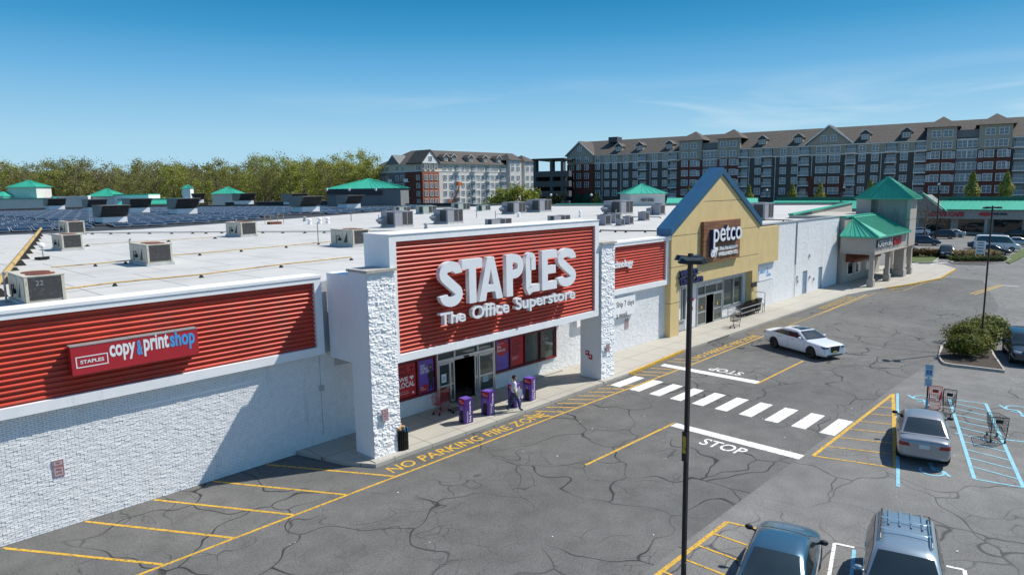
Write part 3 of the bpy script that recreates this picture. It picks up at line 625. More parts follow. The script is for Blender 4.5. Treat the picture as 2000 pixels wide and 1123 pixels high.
# conduit, junction boxes on the left wall
s = MB(); s.tube((14.2, YW-.03, .5), (14.2, YW-.03, 3.9), .012); s.box(14.12, 14.3, YW-.14, YW-.01, 2.4, 2.6); s.build('wall_conduit', 'mortar', store)
s = MB(); s.box(7.0, 11.5, YW-.025, YW-.001, 3.35, 3.45); s.build('patched_wall_strip', 'white', store)
# posters inside the glazing
def poster(label, x0, x1, z0, z1, ground, words, extra=None):
    t = thing('window_poster', label, 'poster', (x0, YW-.03, z0)); y = YW-.03
    MB().box(x0, x1, y, y+.012, z0, z1).build('sheet', ground, t)
    for (s_, a, b, c, e, mm, bo) in words: textmb(s_, (x0+a, y-.001, z0+c), (b-a, 0, 0), (0, 0, e-c), .004, bo).build('lettering', mm, t)
    if extra: extra(t, x0, z0, y)
    return t
def heart(mb, cx, cz, s, y):
    pts = []
    for a in range(0, 360, 15):
        q = R(a); pts.append((cx+s*16*math.sin(q)**3/17, y, cz+s*(13*math.cos(q)-5*math.cos(2*q)-2*math.cos(3*q)-math.cos(4*q))/17))
    mb.prism(pts, (0, -.004, 0))
def ex1(t, x0, z0, y):
    m = MB(); heart(m, x0+.82, z0+1.36, .12, y-.001); m.build('heart', 'dkred', t); m = MB(); heart(m, x0+.82, z0+.9, .12, y-.001); m.build('heart', 'paper', t)
    m = MB(); m.prism([(x0+.88+.06*math.cos(R(a)), y-.001, z0+.17+.06*math.sin(R(a))) for a in range(0, 360, 30)], (0, -.004, 0)); m.build('round_seal', 'paper', t)
poster('red window poster with two hearts and big WE PRINT WE LOCAL lettering', 18.06, 19.12, 1.06, 2.62, 'redprint', [('WE', .08, .55, 1.25, 1.48, 'dkred', .03), ('PRINT', .08, .95, .98, 1.2, 'dkred', .03), ('WE', .08, .6, .78, 1.0-.02, 'paper', .03), ('LOCAL', .08, .98, .48, .74, 'paper', .03), ("Let's build your", .1, .62, .26, .32, 'paper', 0), ('business together.', .1, .66, .16, .23, 'paper', 0)], ex1)
def figure(t, x, z, h, y, mm='black'):
    m = MB()
    def el(cx, cz, rx, rz): m.prism([(x+(cx+rx*math.cos(R(a)))*h, y, z+(cz+rz*math.sin(R(a)))*h) for a in range(0, 360, 30)], (0, -.003, 0))
    el(0, .86, .085, .13); m.prism([(x+u*h, y-.0005, z+v*h) for u, v in [(-.12, .72), (.12, .72), (.17, .45), (.1, .42), (.1, 0), (.02, 0), (0, .3), (-.04, 0), (-.12, 0), (-.1, .42), (-.17, .5)]], (0, -.003, 0))
    m.build('printed_figure', mm, t)
    m = MB(); m.prism([(x+.045*h*math.cos(R(a)), y-.0037, z+(.86+.06*math.sin(R(a)))*h) for a in range(0, 360, 40)], (0, -.002, 0)); m.build('printed_face', 'skin', t)
def ex2(t, x0, z0, y):
    figure(t, x0+.72, z0+.08, 1.25, y-.001)
    m = MB(); m.prism([(x0+.02, y-.001, z0+.02), (x0+.5, y-.001, z0+.02), (x0+.55, y-.001, z0+.3), (x0+.4, y-.001, z0+.42), (x0+.15, y-.001, z0+.34), (x0+.02, y-.001, z0+.2)], (0, -.002, 0)); m.build('red_flash', 'redprint', t)
    textmb('Easy\nRewards.', (x0+.1, y-.004, z0+.12), (.32, 0, 0), (0, 0, .18), .003).build('lettering', 'paper', t)
poster('violet window poster with EASY WORKS FOR YOU and a standing figure', 19.3, 20.2, 1.06, 2.62, 'lilac', [('EASY\nWORKS\nFOR YOU', .1, .62, .92, 1.36, 'paper', .02)], ex2)
def ex3(t, x0, z0, y):
    m = MB(); m.prism([(x0+.02+(.5+.46*math.cos(R(a)))*1.0, y-.001, z0+1.15+.42*math.sin(R(a))*1.0) for a in range(0, 360, 15)], (0, -.002, 0)); m.build('red_disc', 'redprint', t)
    textmb('Easy\nRewards.', (x0+.15, y-.004, z0+.98), (.6, 0, 0), (0, 0, .36), .003, .01).build('lettering', 'paper', t); textmb('INTRODUCING', (x0+.15, y-.004, z0+1.38), (.45, 0, 0), (0, 0, .05), .003).build('lettering', 'paper', t)
poster('violet window poster with a red disc lettered Easy Rewards', 24.36, 25.36, 1.1, 2.66, 'lilac', [('Earn more\non every visit.', .12, .7, .2, .4, 'purple', 0)], ex3)
poster('dark red window poster listing FLYERS BANNERS SIGNS POSTERS', 25.5, 26.5, 1.12, 2.66, 'redprint', [('FLYERS\nBANNERS\nSIGNS\nPOSTERS\nMENUS', .12, .85, .6, 1.42, 'dkred', .02), ('Come print with us,\nstart to finish.', .12, .62, .36, .5, 'paper', 0)])
poster('small white notice taped to the left sliding door', 20.62, 20.92, 1.3, 1.72, 'paper', [('OPEN\nDAILY', .05, .25, .12, .3, 'signblue', 0)]).location.y -= .08
poster('small pale blue notice taped to the right sliding door', 23.35, 23.75, .75, 1.05, 'signpale', [('NOTICE', .05, .35, .12, .2, 'signblue', 0)]).location.y -= .08

# big letters
sg = thing('sign_lettering', 'big white raised letters with the word The Office Superstore below on the tower front', 'sign', (22, 21.6, 4.3))
YL = 21.22; TH = .23
def LP(cx, cz):  # letter plane point from the enlarged photo crop
    p = WY(840+cx*.1603, 470+cz*.1603, YL); return p
Lb0, Lb1 = LP(118, 810), LP(1775, 560); zt = LP(240, 255).z; zb = LP(230, 812).z
X0, X1 = LP(120, 600).x, LP(1776, 400).x; HL = zt-zb
xs = [LP(120, 600).x, LP(398, 600).x, LP(390, 290).x, LP(637, 290).x, LP(600, 740).x, LP(890, 690).x, LP(935, 680).x, LP(1142, 330).x, LP(1170, 500).x, LP(1335, 600).x, LP(1367, 600).x, LP(1545, 500).x, LP(1560, 400).x, LP(1778, 400).x]
def slab(mb, pts, x0, x1):   # pts in unit letter box
    mb.prism([(x0+u*(x1-x0), YL+TH, zb+v*HL) for u, v in pts], (0, -TH, 0))
def strokeL(mb, line, w, x0, x1):
    P = [Vector((x0+u*(x1-x0), zb+v*HL)) for u, v in line]; n = len(P); L_, R_ = [], []
    for i in range(n):
        t = (P[min(i+1, n-1)]-P[max(i-1, 0)]).normalized(); nn = Vector((-t.y, t.x))*(w/2); L_.append(P[i]+nn); R_.append(P[i]-nn)
    ring = L_+R_[::-1]; N = len(ring)
    f = [(p.x, YL, p.y) for p in ring]; b = [(p.x, YL+TH, p.y) for p in ring]; fs = []
    for i in range(n-1):
        fs += [(i, N-1-i, N-2-i, i+1), (N+i, N+i+1, 2*N-2-i, 2*N-1-i)]
    fs += [(i, (i+1) % N, N+(i+1) % N, N+i) for i in range(N)]
    nm = Vector((0, 0, 0)); a_, b_, c_ = [Vector(f[k]) for k in fs[0][:3]]; nm = (b_-a_).cross(c_-a_)
    if nm.y > 0: fs = [q[::-1] for q in fs]
    mb.raw(f+b, fs)
SW = .41
def S_line(x0, x1):
    w = (SW/2)/(x1-x0); h = (SW/2)/HL; pts = []
    ax = .5-w; top = 1-h; q = .27-h*.5
    c1, c2 = .735, .265; ry = 1-h-c1
    for a in range(-4, 229, 12): pts.append((.5+ax*math.cos(R(a)), c1+ry*math.sin(R(a))))
    for a in range(48, -185, -12): pts.append((.5+ax*math.cos(R(a)), c2+ry*math.sin(R(a))))
    return pts
def letter(): 
    return MB()
L_ = letter(); strokeL(L_, S_line(xs[0], xs[1]), SW, xs[0], xs[1]); L_.build('letter', 'letter', sg)
W2 = lambda x0, x1: SW/(x1-x0)
L_ = letter(); w2 = W2(xs[2], xs[3]); hh = .40/HL
slab(L_, [(0, 1-hh), (1, 1-hh), (1, 1), (0, 1)], xs[2], xs[3]); slab(L_, [(.5-w2/2, 0), (.5+w2/2, 0), (.5+w2/2, 1-hh), (.5-w2/2, 1-hh)], xs[2], xs[3]); L_.build('letter', 'letter', sg)
L_ = letter(); w2 = W2(xs[4], xs[5])*.98
def inn(v): return w2+(.5-w2)*v/.72
slab(L_, [(0, 0), (w2, 0), (.5, .72), (.5, 1), (.36, 1)], xs[4], xs[5]); slab(L_, [(1-w2, 0), (1, 0), (.64, 1), (.5, 1), (.5, .72)], xs[4], xs[5]); slab(L_, [(inn(.19), .19), (1-inn(.19), .19), (1-inn(.36), .36), (inn(.36), .36)], xs[4], xs[5]); L_.build('letter', 'letter', sg)
L_ = letter(); w2 = W2(xs[6], xs[7]); slab(L_, [(0, 0), (w2, 0), (w2, 1), (0, 1)], xs[6], xs[7])
h = .38/HL/2; ln = [(w2, 1-h), (.5, 1-h)]+[(.5+(.5-w2/2)*math.sin(R(a)), .71+(.29-h)*math.cos(R(a))) for a in range(10, 171, 16)]+[(.5, .42+h), (w2, .42+h)]
strokeL(L_, ln, .38, xs[6], xs[7]); L_.build('letter', 'letter', sg)
L_ = letter(); w2 = .36/(xs[9]-xs[8]); h = .36/HL/2
ln = [(1, h*1.1), (.45, h*1.1), (.26, .045), (w2/2, .13), (w2/2, .8)]+[(.36-(.36-w2/2)*math.cos(R(a)), .82+(.18-h)*math.sin(R(a))) for a in range(15, 181, 15)]+[(.72-w2/2, .56)]
strokeL(L_, ln, .36, xs[8], xs[9]); L_.build('letter', 'letter', sg)
L_ = letter(); w2 = W2(xs[10], xs[11]); hh = .39/HL; slab(L_, [(0, 0), (w2, 0), (w2, 1), (0, 1)], xs[10], xs[11])
for a in (0, .5-hh*.46, 1-hh): slab(L_, [(w2, a), (1 if a != .5-hh*.46 else .93, a), (1 if a != .5-hh*.46 else .93, a+hh), (w2, a+hh)], xs[10], xs[11])
L_.build('letter', 'letter', sg)
L_ = letter(); strokeL(L_, S_line(xs[12], xs[13]), SW, xs[12], xs[13]); L_.build('letter', 'letter', sg)
YT = 21.4
def TP(cx, cz): return WY(840+cx*.1603, 470+cz*.1603, YT)
for s_, a, b, bt, tp in (('The', 105, 415, 1030, 880), ('Office', 490, 945, 955, 790), ('Superstore', 1020, 1745, 850, 690)):
    p, q = TP(a, bt), TP(b, bt); z0 = TP(a+30, bt).z; z1 = TP(a+40, tp).z
    if s_ == 'Superstore': z0 -= .13
    textmb(s_, (p.x, YT+.09, z0), (q.x-p.x, 0, 0), (0, 0, z1-z0), .22, .016).build('tagline_letters', 'letter', sg)
# copy sign box
def CP(cx, cz, y=24.2): return WY(120+cx*.14, 630+cz*.14, y)
cs = thing('box_sign', 'red box sign with outlined white word and copy and print shop lettering', 'sign', (8, 24.3, 4.9))
a, b = CP(140, 600), CP(1910, 260); zb_, zt_ = CP(163, 752).z, CP(122, 352).z
MB().box(a.x, b.x, 24.2, 24.54, zb_, zt_).build('sign_box', 'redsign', cs, bevel=.01)
MB().box(a.x, b.x, 24.19, 24.545, zt_+.001, zt_+.03).build('sign_top', 'metalgrey', cs)
fr = MB(); f0, f1 = CP(200, 560).x, CP(650, 470).x; z0, z1 = CP(230, 640).z, CP(195, 488).z
fr.box(f0, f1, 24.192, 24.199, z0, z0+.03); fr.box(f0, f1, 24.192, 24.199, z1-.03, z1); fr.box(f0, f0+.03, 24.1921, 24.199, z0+.03, z1-.03); fr.box(f1-.03, f1, 24.1921, 24.199, z0+.03, z1-.03); fr.build('outline', 'letter', cs)
textmb('STAPLES', (f0+.12, 24.199, z0+.12), (f1-f0-.24, 0, 0), (0, 0, z1-z0-.24), .006, .025).build('lettering', 'letter', cs)
for s_, m_, a, b, bt, tp, de in (('copy', 'letter', 680, 1048, 505, 395, .30), ('&', 'lblue', 1060, 1140, 440, 345, 0), ('print', 'letter', 1155, 1510, 415, 285, .28), ('shop', 'lblue', 1522, 1870, 360, 232, .28)):
    p, q = CP(a, bt), CP(b, bt); zz0 = CP(a+10, bt).z; zz1 = CP(a+10, tp).z
    H_ = .50 if s_ == '&' else .55 if s_ == 'copy' else .72
    zz0 = z0+.10-(.0 if s_ == '&' else .08); textmb(s_, (p.x, 24.199, zz0), (q.x-p.x, 0, 0), (0, 0, H_), .006, .03).build('lettering', m_, cs)
# technology lettering and ship sign
tg = thing('sign_lettering', 'small white technology lettering on the red band right of the tower', 'sign', (34, 24.5, 5.4)); p, q = WY(1199, 527, 24.46), WY(1237, 522, 24.46)
textmb('technology', (q.x-(q.x-p.x)*1.2, 24.56, 5.42), ((q.x-p.x)*1.2, 0, 0), (0, 0, .58), .1, .03).build('lettering', 'letter', tg)
tg = thing('wall_sign', 'flat white wall sign lettered Ship 7 days a week', 'sign', (34, 24.6, 2.8)); q0, q1 = WY(1202, 575, 24.5), WY(1241, 576, 24.5); zt_, zb_ = WY(1241, 576, 24.5).z, WY(1241, 611, 24.5).z
MB().box(30.9, q1.x, 24.5, 24.7, zb_, zt_).build('panel', 'white', tg)
textmb('Ship 7 days', (q0.x+.12, 24.499, zt_-.68), (1.95, 0, 0), (0, 0, .46), .004, .005).build('lettering', 'black', tg); textmb('a week.', (q0.x+.12, 24.499, zt_-1.28), (1.3, 0, 0), (0, 0, .40), .004, .005).build('lettering', 'black', tg)
def noparking(label, x, y, z, w, h, nx=0, m_='signred'):
    t = thing('no_parking_sign', label, 'sign', (x, y, z)); MB().box(x-w/2, x+w/2, y-.03, y, z, z+h).build('plate', 'signplate', t, bevel=.004)
    b = MB(); k = .02
    for a in ((x-w/2+k, x+w/2-k, z+k, z+k+.012), (x-w/2+k, x+w/2-k, z+h-k-.012, z+h-k), (x-w/2+k, x-w/2+k+.012, z+k+.012, z+h-k-.012), (x+w/2-k-.012, x+w/2-k, z+k+.012, z+h-k-.012)): b.box(a[0], a[1], y-.034, y-.0302, a[2], a[3])
    b.build('border', m_, t)
    for i, s_ in enumerate(('NO', 'PARKING', 'FIRE', 'LANE')):
        ww = w*(.36 if i == 0 else .78 if i == 1 else .5); textmb(s_, (x-ww/2, y-.0302, z+h*(.76-.2*i)), (ww, 0, 0), (0, 0, h*.14), .004, .01).build('lettering', m_, t)
p = WY(114, 915, YW); noparking('small no parking fire lane sign on the left brick wall', p.x, YW-.02, WY(114, 930, YW).z, .31, .56)
p = WY(752, 810, 21.45); noparking('small no parking fire lane sign on the front of the big left pillar', p.x, 21.455, WY(750, 823, 21.45).z, .3, .5)
p = WY(1187, 680, 21.45); noparking('small no parking fire lane sign on the narrow right pillar', p.x, 21.455, p.z-.2, .3, .45)
p = WY(1223, 632, YW); noparking('small red bordered no parking sign below the white ship sign', p.x, YW-.03, p.z-.3, .4, .62)
for i, (px, py) in enumerate(((1147, 689), (1153, 697))):
    p = WX(px, py, 29.22); t = thing('fire_sign', ['small square red fire sign on pillar side, upper one', 'small square red fire sign on pillar side, lower one'][i], 'sign', p)
    MB().box(29.215, 29.249, p.y-.12, p.y+.12, p.z-.13, p.z+.13).build('plate', 'signred', t); MB().box(29.205, 29.214, p.y-.05, p.y+.05, p.z-.02, p.z+.08).build('symbol', 'paper', t)
# ------------------------------------------------------------ pet store front
YP = 24.3
pet = thing('pet_store', 'tan stucco storefront with steep blue trimmed gable', 'store', (48, YP, 0))
k = YP/24.05
def PY(px, py): return WY(px, py, YP)
xl, xr, xe = 40.98, 54.8, 59.0; zap = 11.42; zl = 7.42; xa = 47.93
f = MB()
# piers and head (opening between 42.2 and 53.7 up to the sloping-free lintel)
LT = 3.62
f.box(xl, 42.15, YP, YP+.9, .15, LT); f.box(53.72, 54.75, YP, YP+.9, .15, LT)
f.prism([(xl, YP, LT), (54.75, YP, LT), (54.75, YP, 7.42), (xa, YP, zap), (xl, YP, zl)], (0, .55, 0))
f.box(54.75, xe, YP+.12, YP+.45, 4.0, 7.05)
f.build('stucco_front', 'tan', pet)
for x0, x1, z in ((xl, 44.85, 7.15), (50.9, 54.75, 7.13), (xl, 44.9, 5.0), (50.9, 54.75, 4.9), (45.4, 51.3, 9.4), (xl, 42.15, 2.5), (53.72, 54.75, 2.5)): MB().box(x0, x1, YP-.004, YP-.001, z, z+.035).build('stucco_joint', 'joint', pet)
for z in (5.0, 2.5): MB().box(xl-.004, xl-.001, YP, YP+.5, z, z+.035).build('stucco_joint', 'joint', pet)
r_ = MB()
def rake(x0, z0, x1, z1, th=.42, dep=1.15, y0=YP-.12):
    d = Vector((x1-x0, 0, z1-z0)).normalized(); n = Vector((-d.z, 0, d.x))
    if n.z < 0: n = -n
    a, b = Vector((x0, y0, z0)), Vector((x1, y0, z1)); D = Vector((0, dep, 0))
    r_.prism([a, b, b+n*th if False else Vector((x1, y0, z1+th/abs(d.x))), Vector((x0, y0, z0+th/abs(d.x)))], D)
rake(xl-.25, zl-.05-.16, xa, zap-.02); rake(xa, zap-.02, 55.0, 7.42-.05-.16)
r_.build('gable_roof_trim', 'bluemetal', pet)
MB().box(xl-.12, xl-.005, YP+.05, YP+.9, 6.9, 7.3).build('end_cap', 'white', pet)
# pet shop glazing at wall plane
b_ = MB(); bricks(b_, 42.15, 53.72, .15, 3.62, YW+.1, seed=8, holes=[(45.5, 49.55, -.2, 3.05), (49.5, 53.0, 1.0, 3.3), (42.1, 43.9, -.1, 3.3)]); b_.build('brick_wall', 'brick', pet)
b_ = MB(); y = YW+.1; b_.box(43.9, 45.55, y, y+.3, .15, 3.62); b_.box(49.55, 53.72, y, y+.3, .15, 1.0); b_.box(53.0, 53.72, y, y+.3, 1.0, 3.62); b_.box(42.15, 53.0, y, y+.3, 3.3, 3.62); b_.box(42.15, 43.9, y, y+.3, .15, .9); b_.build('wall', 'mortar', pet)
window(pet, 42.2, 43.9, .9, 3.3, y+.02, [43.4], 'alum', glass='glassg'); window(pet, 49.65, 53.0, 1.0, 3.3, y+.02, [51.4], 'alum', glass='glassg')
MB().box(42.28, 43.3, y-.03, y-.02, 1.02, 3.2).build('white_window_sheet', 'paper', pet); mm = MB(); mm.blob((42.62, y-.04, 1.5), (.2, .012, .5), 10); mm.blob((42.7, y-.04, 2.15), (.14, .012, .16), 10); mm.build('printed_animal', 'awning', pet)
d = MB(); y -= .03
d.box(45.55, 49.55, y-.06, y+.1, 2.36, 2.5); d.box(45.55, 49.55, y-.06, y+.1, 3.16, 3.3)
for x in (45.55, 46.7, 48.5, 49.47): d.box(x, x+.08, y-.059, y+.099, 2.5, 3.16)
for x in (45.55, 49.47): d.box(x, x+.08, y-.059, y+.099, .15, 2.36)
df = d.build('entrance_frame', 'alum', pet); MB().box(45.63, 49.47, y+.03, y+.05, 2.5, 3.16).build('transom_pane', 'glassg', df)
for a, b in ((45.65, 46.95), (48.15, 49.45)):
    s = MB(); s.box(a, a+.07, y-.04, y+.02, .17, 2.35); s.box(b-.07, b, y-.04, y+.02, .17, 2.35)
    for z in (.17, 1.1, 2.27): s.box(a+.07, b-.07, y-.039, y+.019, z, z+.08)
    so_ = s.build('sliding_door', 'alum', pet); MB().box(a+.07, b-.07, y-.012, y+.004, .25, 2.27).build('pane', 'glassg', so_); MB().box((a+b)/2-.1, (a+b)/2+.1, y-.02, y-.013, 1.4, 1.6).build('yellow_sticker', 'yellow', so_)
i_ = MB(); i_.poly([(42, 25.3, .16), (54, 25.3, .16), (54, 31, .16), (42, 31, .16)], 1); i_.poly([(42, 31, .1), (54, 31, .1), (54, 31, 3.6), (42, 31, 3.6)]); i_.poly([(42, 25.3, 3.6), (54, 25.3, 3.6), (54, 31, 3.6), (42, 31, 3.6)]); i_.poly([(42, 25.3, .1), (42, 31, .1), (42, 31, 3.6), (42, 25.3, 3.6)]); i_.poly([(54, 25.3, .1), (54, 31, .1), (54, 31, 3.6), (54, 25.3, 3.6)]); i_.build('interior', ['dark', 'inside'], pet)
s = MB(); s.box(44.9, 45.05, YW+.0, YW+.07, 2.2, 2.38); s.build('alarm_bell', 'signred', pet); s = MB(); s.box(44.75, 44.9, YW+.0, YW+.07, 1.5, 1.75); s.build('hydrant_box', 'awning', pet)
s = MB(); s.box(53.3, 54.3, YP-.16, YP-.12, 2.25, 2.65); s.build('hanging_plate', 'black', pet)
# brown sign
bs = thing('board_sign', 'square brown plank board sign with white petco lettering and cat and dog emblem', 'sign', (47.9, YP, 5))
bx0, bx1, bz0, bz1 = PY(1369, 433).x, PY(1441, 427).x, PY(1367, 515).z, PY(1441, 427).z
MB().box(bx0, bx1, YP-.25, YP-.001, bz0, bz1).build('board', 'wood', bs, bevel=.015)
def SP(cx, cz): return WY(1355+cx*.0935, 415+cz*.0935, YP-.5)
wd = bx1-bx0
fx = lambda u: bx0+u*wd
fz = lambda v: bz0+v*(bz1-bz0)
yb = YP-.26
tm = textmb('petco', (fx(.165), yb-.01, fz(.345)), (wd*.77, 0, 0), (0, 0, (bz1-bz0)*.53), .05, .004); tm.build('letter_faces', 'letter', bs)
back = textmb('petco', (fx(.155), YP-.25, fz(.33)), (wd*.78, 0, 0), (0, 0, (bz1-bz0)*.55), .24, .022); back.build('letter_returns', 'navy', bs)
for ob in list(bs.children):
    if ob.name.startswith('letter_faces'): ob.location.y -= .235
for s_, a, b, z0, z1 in (('THE HEALTH +', .38, .9, .265, .355), ('WELLNESS CO.', .37, .92, .13, .22)):
    textmb(s_, (fx(a), YP-.25, fz(z0)), (wd*(b-a), 0, 0), (0, 0, (bz1-bz0)*(z1-z0)), .1, .025).build('lettering', 'letter', bs)
em = MB(); y = YP-.36; cx, cz = fx(.235), fz(.235); K_ = .62
def disc(mb, x, z, rx, rz, y0, t, n=18): mb.prism([(cx+(x+rx*math.cos(2*math.pi*i/n))*K_, y0, cz+(z+rz*math.sin(2*math.pi*i/n))*K_) for i in range(n)], (0, -t, 0))
def epoly(pts, t): em.prism([(cx+a*K_, y, cz+b*K_) for a, b in pts], (0, -t, 0))
disc(em, -.38, -.1, .42, .42, y, .05); epoly([(-.75, .1), (-.6, .62), (-.35, .3)], .049); epoly([(-.35, .3), (-.05, .6), (-.02, .1)], .048)
disc(em, .3, -.05, .34, .5, y, .045); epoly([(0, .25), (.1, .65), (.45, .62), (.85, .6), (.98, .25), (.8, .12), (.66, .32)], .047); em.build('emblem', 'letter', bs)
em = MB()
for x, z, r in ((-.52, -.05, .06), (-.25, -.05, .06), (-.38, -.24, .07), (.18, -.08, .06), (.42, -.08, .06), (.3, -.32, .1)): disc(em, x, z, r, r, y-.051, .008)
em.build('emblem_features', 'navy', bs)
em = MB(); disc(em, -.38, -.1, .47, .47, y+.08, .07); disc(em, .3, -.05, .39, .55, y+.079, .07); em.build('emblem_back', 'navy', bs)
vs_ = thing('sign_lettering', 'dark blue raised two line lettering above the left pet store window', 'sign', (43, YP, 3.9))
p, q = PY(1324, 545), PY(1360, 541)
textmb('vetco', (p.x, YP-.04, PY(1326, 541).z-.05), (2.5, 0, 0), (0, 0, .62), .14, .035).build('lettering', 'navy', vs_); textmb('Total Care', (p.x, YP-.04, PY(1326, 556).z-.1), (3.3, 0, 0), (0, 0, .62), .14, .035).build('lettering', 'navy', vs_)
MB().box(p.x+.1, p.x+3.2, YP-.04, YP-.001, PY(1326, 541).z+.05, PY(1326, 541).z+.1).build('mounting_rail', 'tan', vs_)
# ------------------------------------------------------------ white wall unit right of the pet store
ww = thing('white_store_wall', 'plain white painted block store front with two blue grey doors', 'building', (67, YW, 0))
b_ = MB(); bricks(b_, 54.75, 59.0, .15, 4.0, YW, seed=21); bricks(b_, 59.0, 74.9, .15, 7.15, YW, rh=.1, bl=.3, seed=22, dmin=.008, dmax=.018, tilt=.004, holes=[(65.6, 66.8, 0, 2.35), (69.7, 70.75, 0, 2.35)]); b_.build('block_face', 'brick', ww)
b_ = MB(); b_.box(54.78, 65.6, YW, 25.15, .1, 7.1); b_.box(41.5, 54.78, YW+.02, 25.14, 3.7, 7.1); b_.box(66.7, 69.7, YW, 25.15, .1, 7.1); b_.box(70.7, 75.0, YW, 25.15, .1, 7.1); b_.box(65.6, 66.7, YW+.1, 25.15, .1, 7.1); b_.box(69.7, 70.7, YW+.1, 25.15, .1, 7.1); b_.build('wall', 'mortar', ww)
MB().box(54.8, 75.0, YW-.07, 25.3, 7.16, 7.24).build('coping', 'metalgrey', ww)
for x in (65.65, 69.75):
    do = MB().box(x, x+.98, YW+.04, YW+.099, .15, 2.3).build('door', 'bluedoor', ww); MB().box(x+.8, x+.88, YW-.0, YW+.039, 1.1, 1.2).build('handle', 'metalgrey', do)
s = MB(); s.tube((63.7, YW-.06, 3.2), (63.7, YW-.06, 7.1), .05); s.tube((63.7, YW-.06, .2), (63.7, YW-.06, 3.2), .02); s.build('downpipe', 'metalgrey', ww)
s = MB()
for x, z in ((64.2, 1.8), (64.35, 1.4), (67.3, 1.5), (67.0, 3.6), (68.4, 1.2)): s.box(x, x+.16, YW-.12, YW-.02, z, z+.3)
s.build('wall_boxes', 'pad', ww)
t = thing('wall_sign', 'pale blue printed pet store notice on the white wall', 'sign', (57, YW, 3)); p0, p1 = WY(1482, 521, YW-.04), WY(1509, 543, YW-.04)
MB().box(p0.x, p1.x, YW-.06, YW-.035, p1.z, p0.z).build('panel', 'paper', t); m_ = textmb('petco', (p0.x+.15, YW-.061, p0.z-.75), (1.1, 0, 0), (0, 0, .4), .004, .03); merge(m_, textmb('VET\nCARE\nGROOMING', (p0.x+1.5, YW-.061, p0.z-1.0), (.9, 0, 0), (0, 0, .8), .004, .02)); m_.build('lettering', 'lblue', t)
# ------------------------------------------------------------ restaurant with green metal roofs
kb = thing('restaurant_building', 'grey stucco restaurant with green metal canopy roof and square tower', 'building', (80, 24, 0))
w = MB(); w.box(75.25, 88, 24.3, 30, 0, 7.05); w.box(88, 98, 28, 34, 0, 6.8); w.build('wall', 'taupe', kb)
w = MB(); w.box(75.2, 88.3, 24.2, 24.6, 7.051, 7.22); w.box(75.2, 75.6, 24.6, 30.1, 7.051, 7.22); w.build('green_coping', 'green', kb)
# canopy fascia box and roof
x0, x1, y0, y1 = 74.3, 85.95, 21.0, 24.29; zf, zt2 = 3.55, 5.15
f = MB(); f.box(x0, x1, y0, y1, zf, zt2); f.box(x0-.08, x1, y0-.08, y1, zf-.12, zf-.002); f.build('canopy_fascia', 'taupe', kb)
r_ = MB(); e = .35; zr = 7.0; pk = Vector((x0+2.6, 24.0, zr))
A, B, C_, D = Vector((x0-e, y0-e, zt2+.1)), Vector((x1-.1, y0-e, zt2+.1)), Vector((x1-.1, 24.0, zr)), Vector((x0-e, 24.29, zt2+.1))
def seams(mb, a, b, c, d, n, h=.05, w_=.05):   # quad a-b (eave) to d-c (ridge): raised seams running up the slope
    nn = (b-a).cross(d-a).normalized(); nn = nn if nn.z > 0 else -nn
    for i in range(n+1):
        t = i/n; p = a.lerp(b, t); q = d.lerp(c, t)
        if (q-p).length < .15: continue
        s_ = nn.cross((q-p).normalized())*(w_/2)
        mb.hexa([p-s_, p+s_, q+s_, q-s_, p-s_+nn*h, p+s_+nn*h, q+s_+nn*h, q-s_+nn*h])
r_.poly([A, B, C_, pk]); r_.poly([D, A, pk]); seams(r_, A+Vector((3.0, 0, 0)), B, C_, pk, 22); seams(r_, D, A, pk, pk, 7)
r_.tube(A+Vector((0, 0, .05)), pk+Vector((0, 0, .05)), .09); r_.tube(pk, C_, .09)
r_.box(x0-e, x1-.1, y0-e-.02, y0-e+.12, zt2-.05, zt2+.1); r_.box(x0-e-.02, x0-e+.1, y0-e+.12, 24.25, zt2-.05, zt2+.1); r_.build('canopy_roof', 'green', kb)
def column(x, y, h=3.5, s=.42):
    c = MB(); c.box(x-s/2, x+s/2, y-s/2, y+s/2, .9, h); c.box(x-s/2-.1, x+s/2+.1, y-s/2-.1, y+s/2+.1, .13, .9); c.build('column', 'taupe', kb)
for x, y in ((74.8, 21.35), (80.4, 21.4), (91.3, 23.9), (88.3, 21.25)): column(x, y)
column(85.4, 21.5, 3.6, 1.0)
t = MB(); ty0, ty1, tx0, tx1, tz = 20.9, 26.6, 86.0, 88.6, 8.75
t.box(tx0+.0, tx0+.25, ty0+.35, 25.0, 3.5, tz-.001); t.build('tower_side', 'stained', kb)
t = MB(); t.box(tx0+.25, tx1, ty0+.35, ty1, 3.5, tz); t.box(tx0-.05, tx1, ty0, ty0+.349, 3.5, tz); t.box(tx0+.02, tx0+.25, 25.0, ty1, 3.5, tz); t.build('tower', 'taupe', kb)
t = MB(); t.box(tx0-.054, tx1+.004, ty0-.004, ty0+.34, 6.45, 6.5); t.build('tower_joint', 'joint', kb)
r_ = MB(); ap = Vector((tx0+1.5, 23.75, 11.25)); e = .4; z = tz+.08
P_ = [Vector((tx0-e, ty0-e, z)), Vector((tx1+e, ty0-e, z)), Vector((tx1+e, ty1+e, z)), Vector((tx0-e+1.0, ty1+e, z)), Vector((tx0-e, 25.2, z))]
for i in range(5):
    a, b = P_[i], P_[(i+1) % 5]; r_.poly([a, b, ap]); seams(r_, a, b, ap, ap, 9 if i != 3 else 7); r_.tube(a, ap, .09)
r_.poly(P_[::-1])
for i in range(5):
    a, b = P_[i], P_[(i+1) % 5]; r_.poly([a-Vector((0, 0, .12)), b-Vector((0, 0, .12)), b, a])
r_.build('tower_roof', 'green', kb)
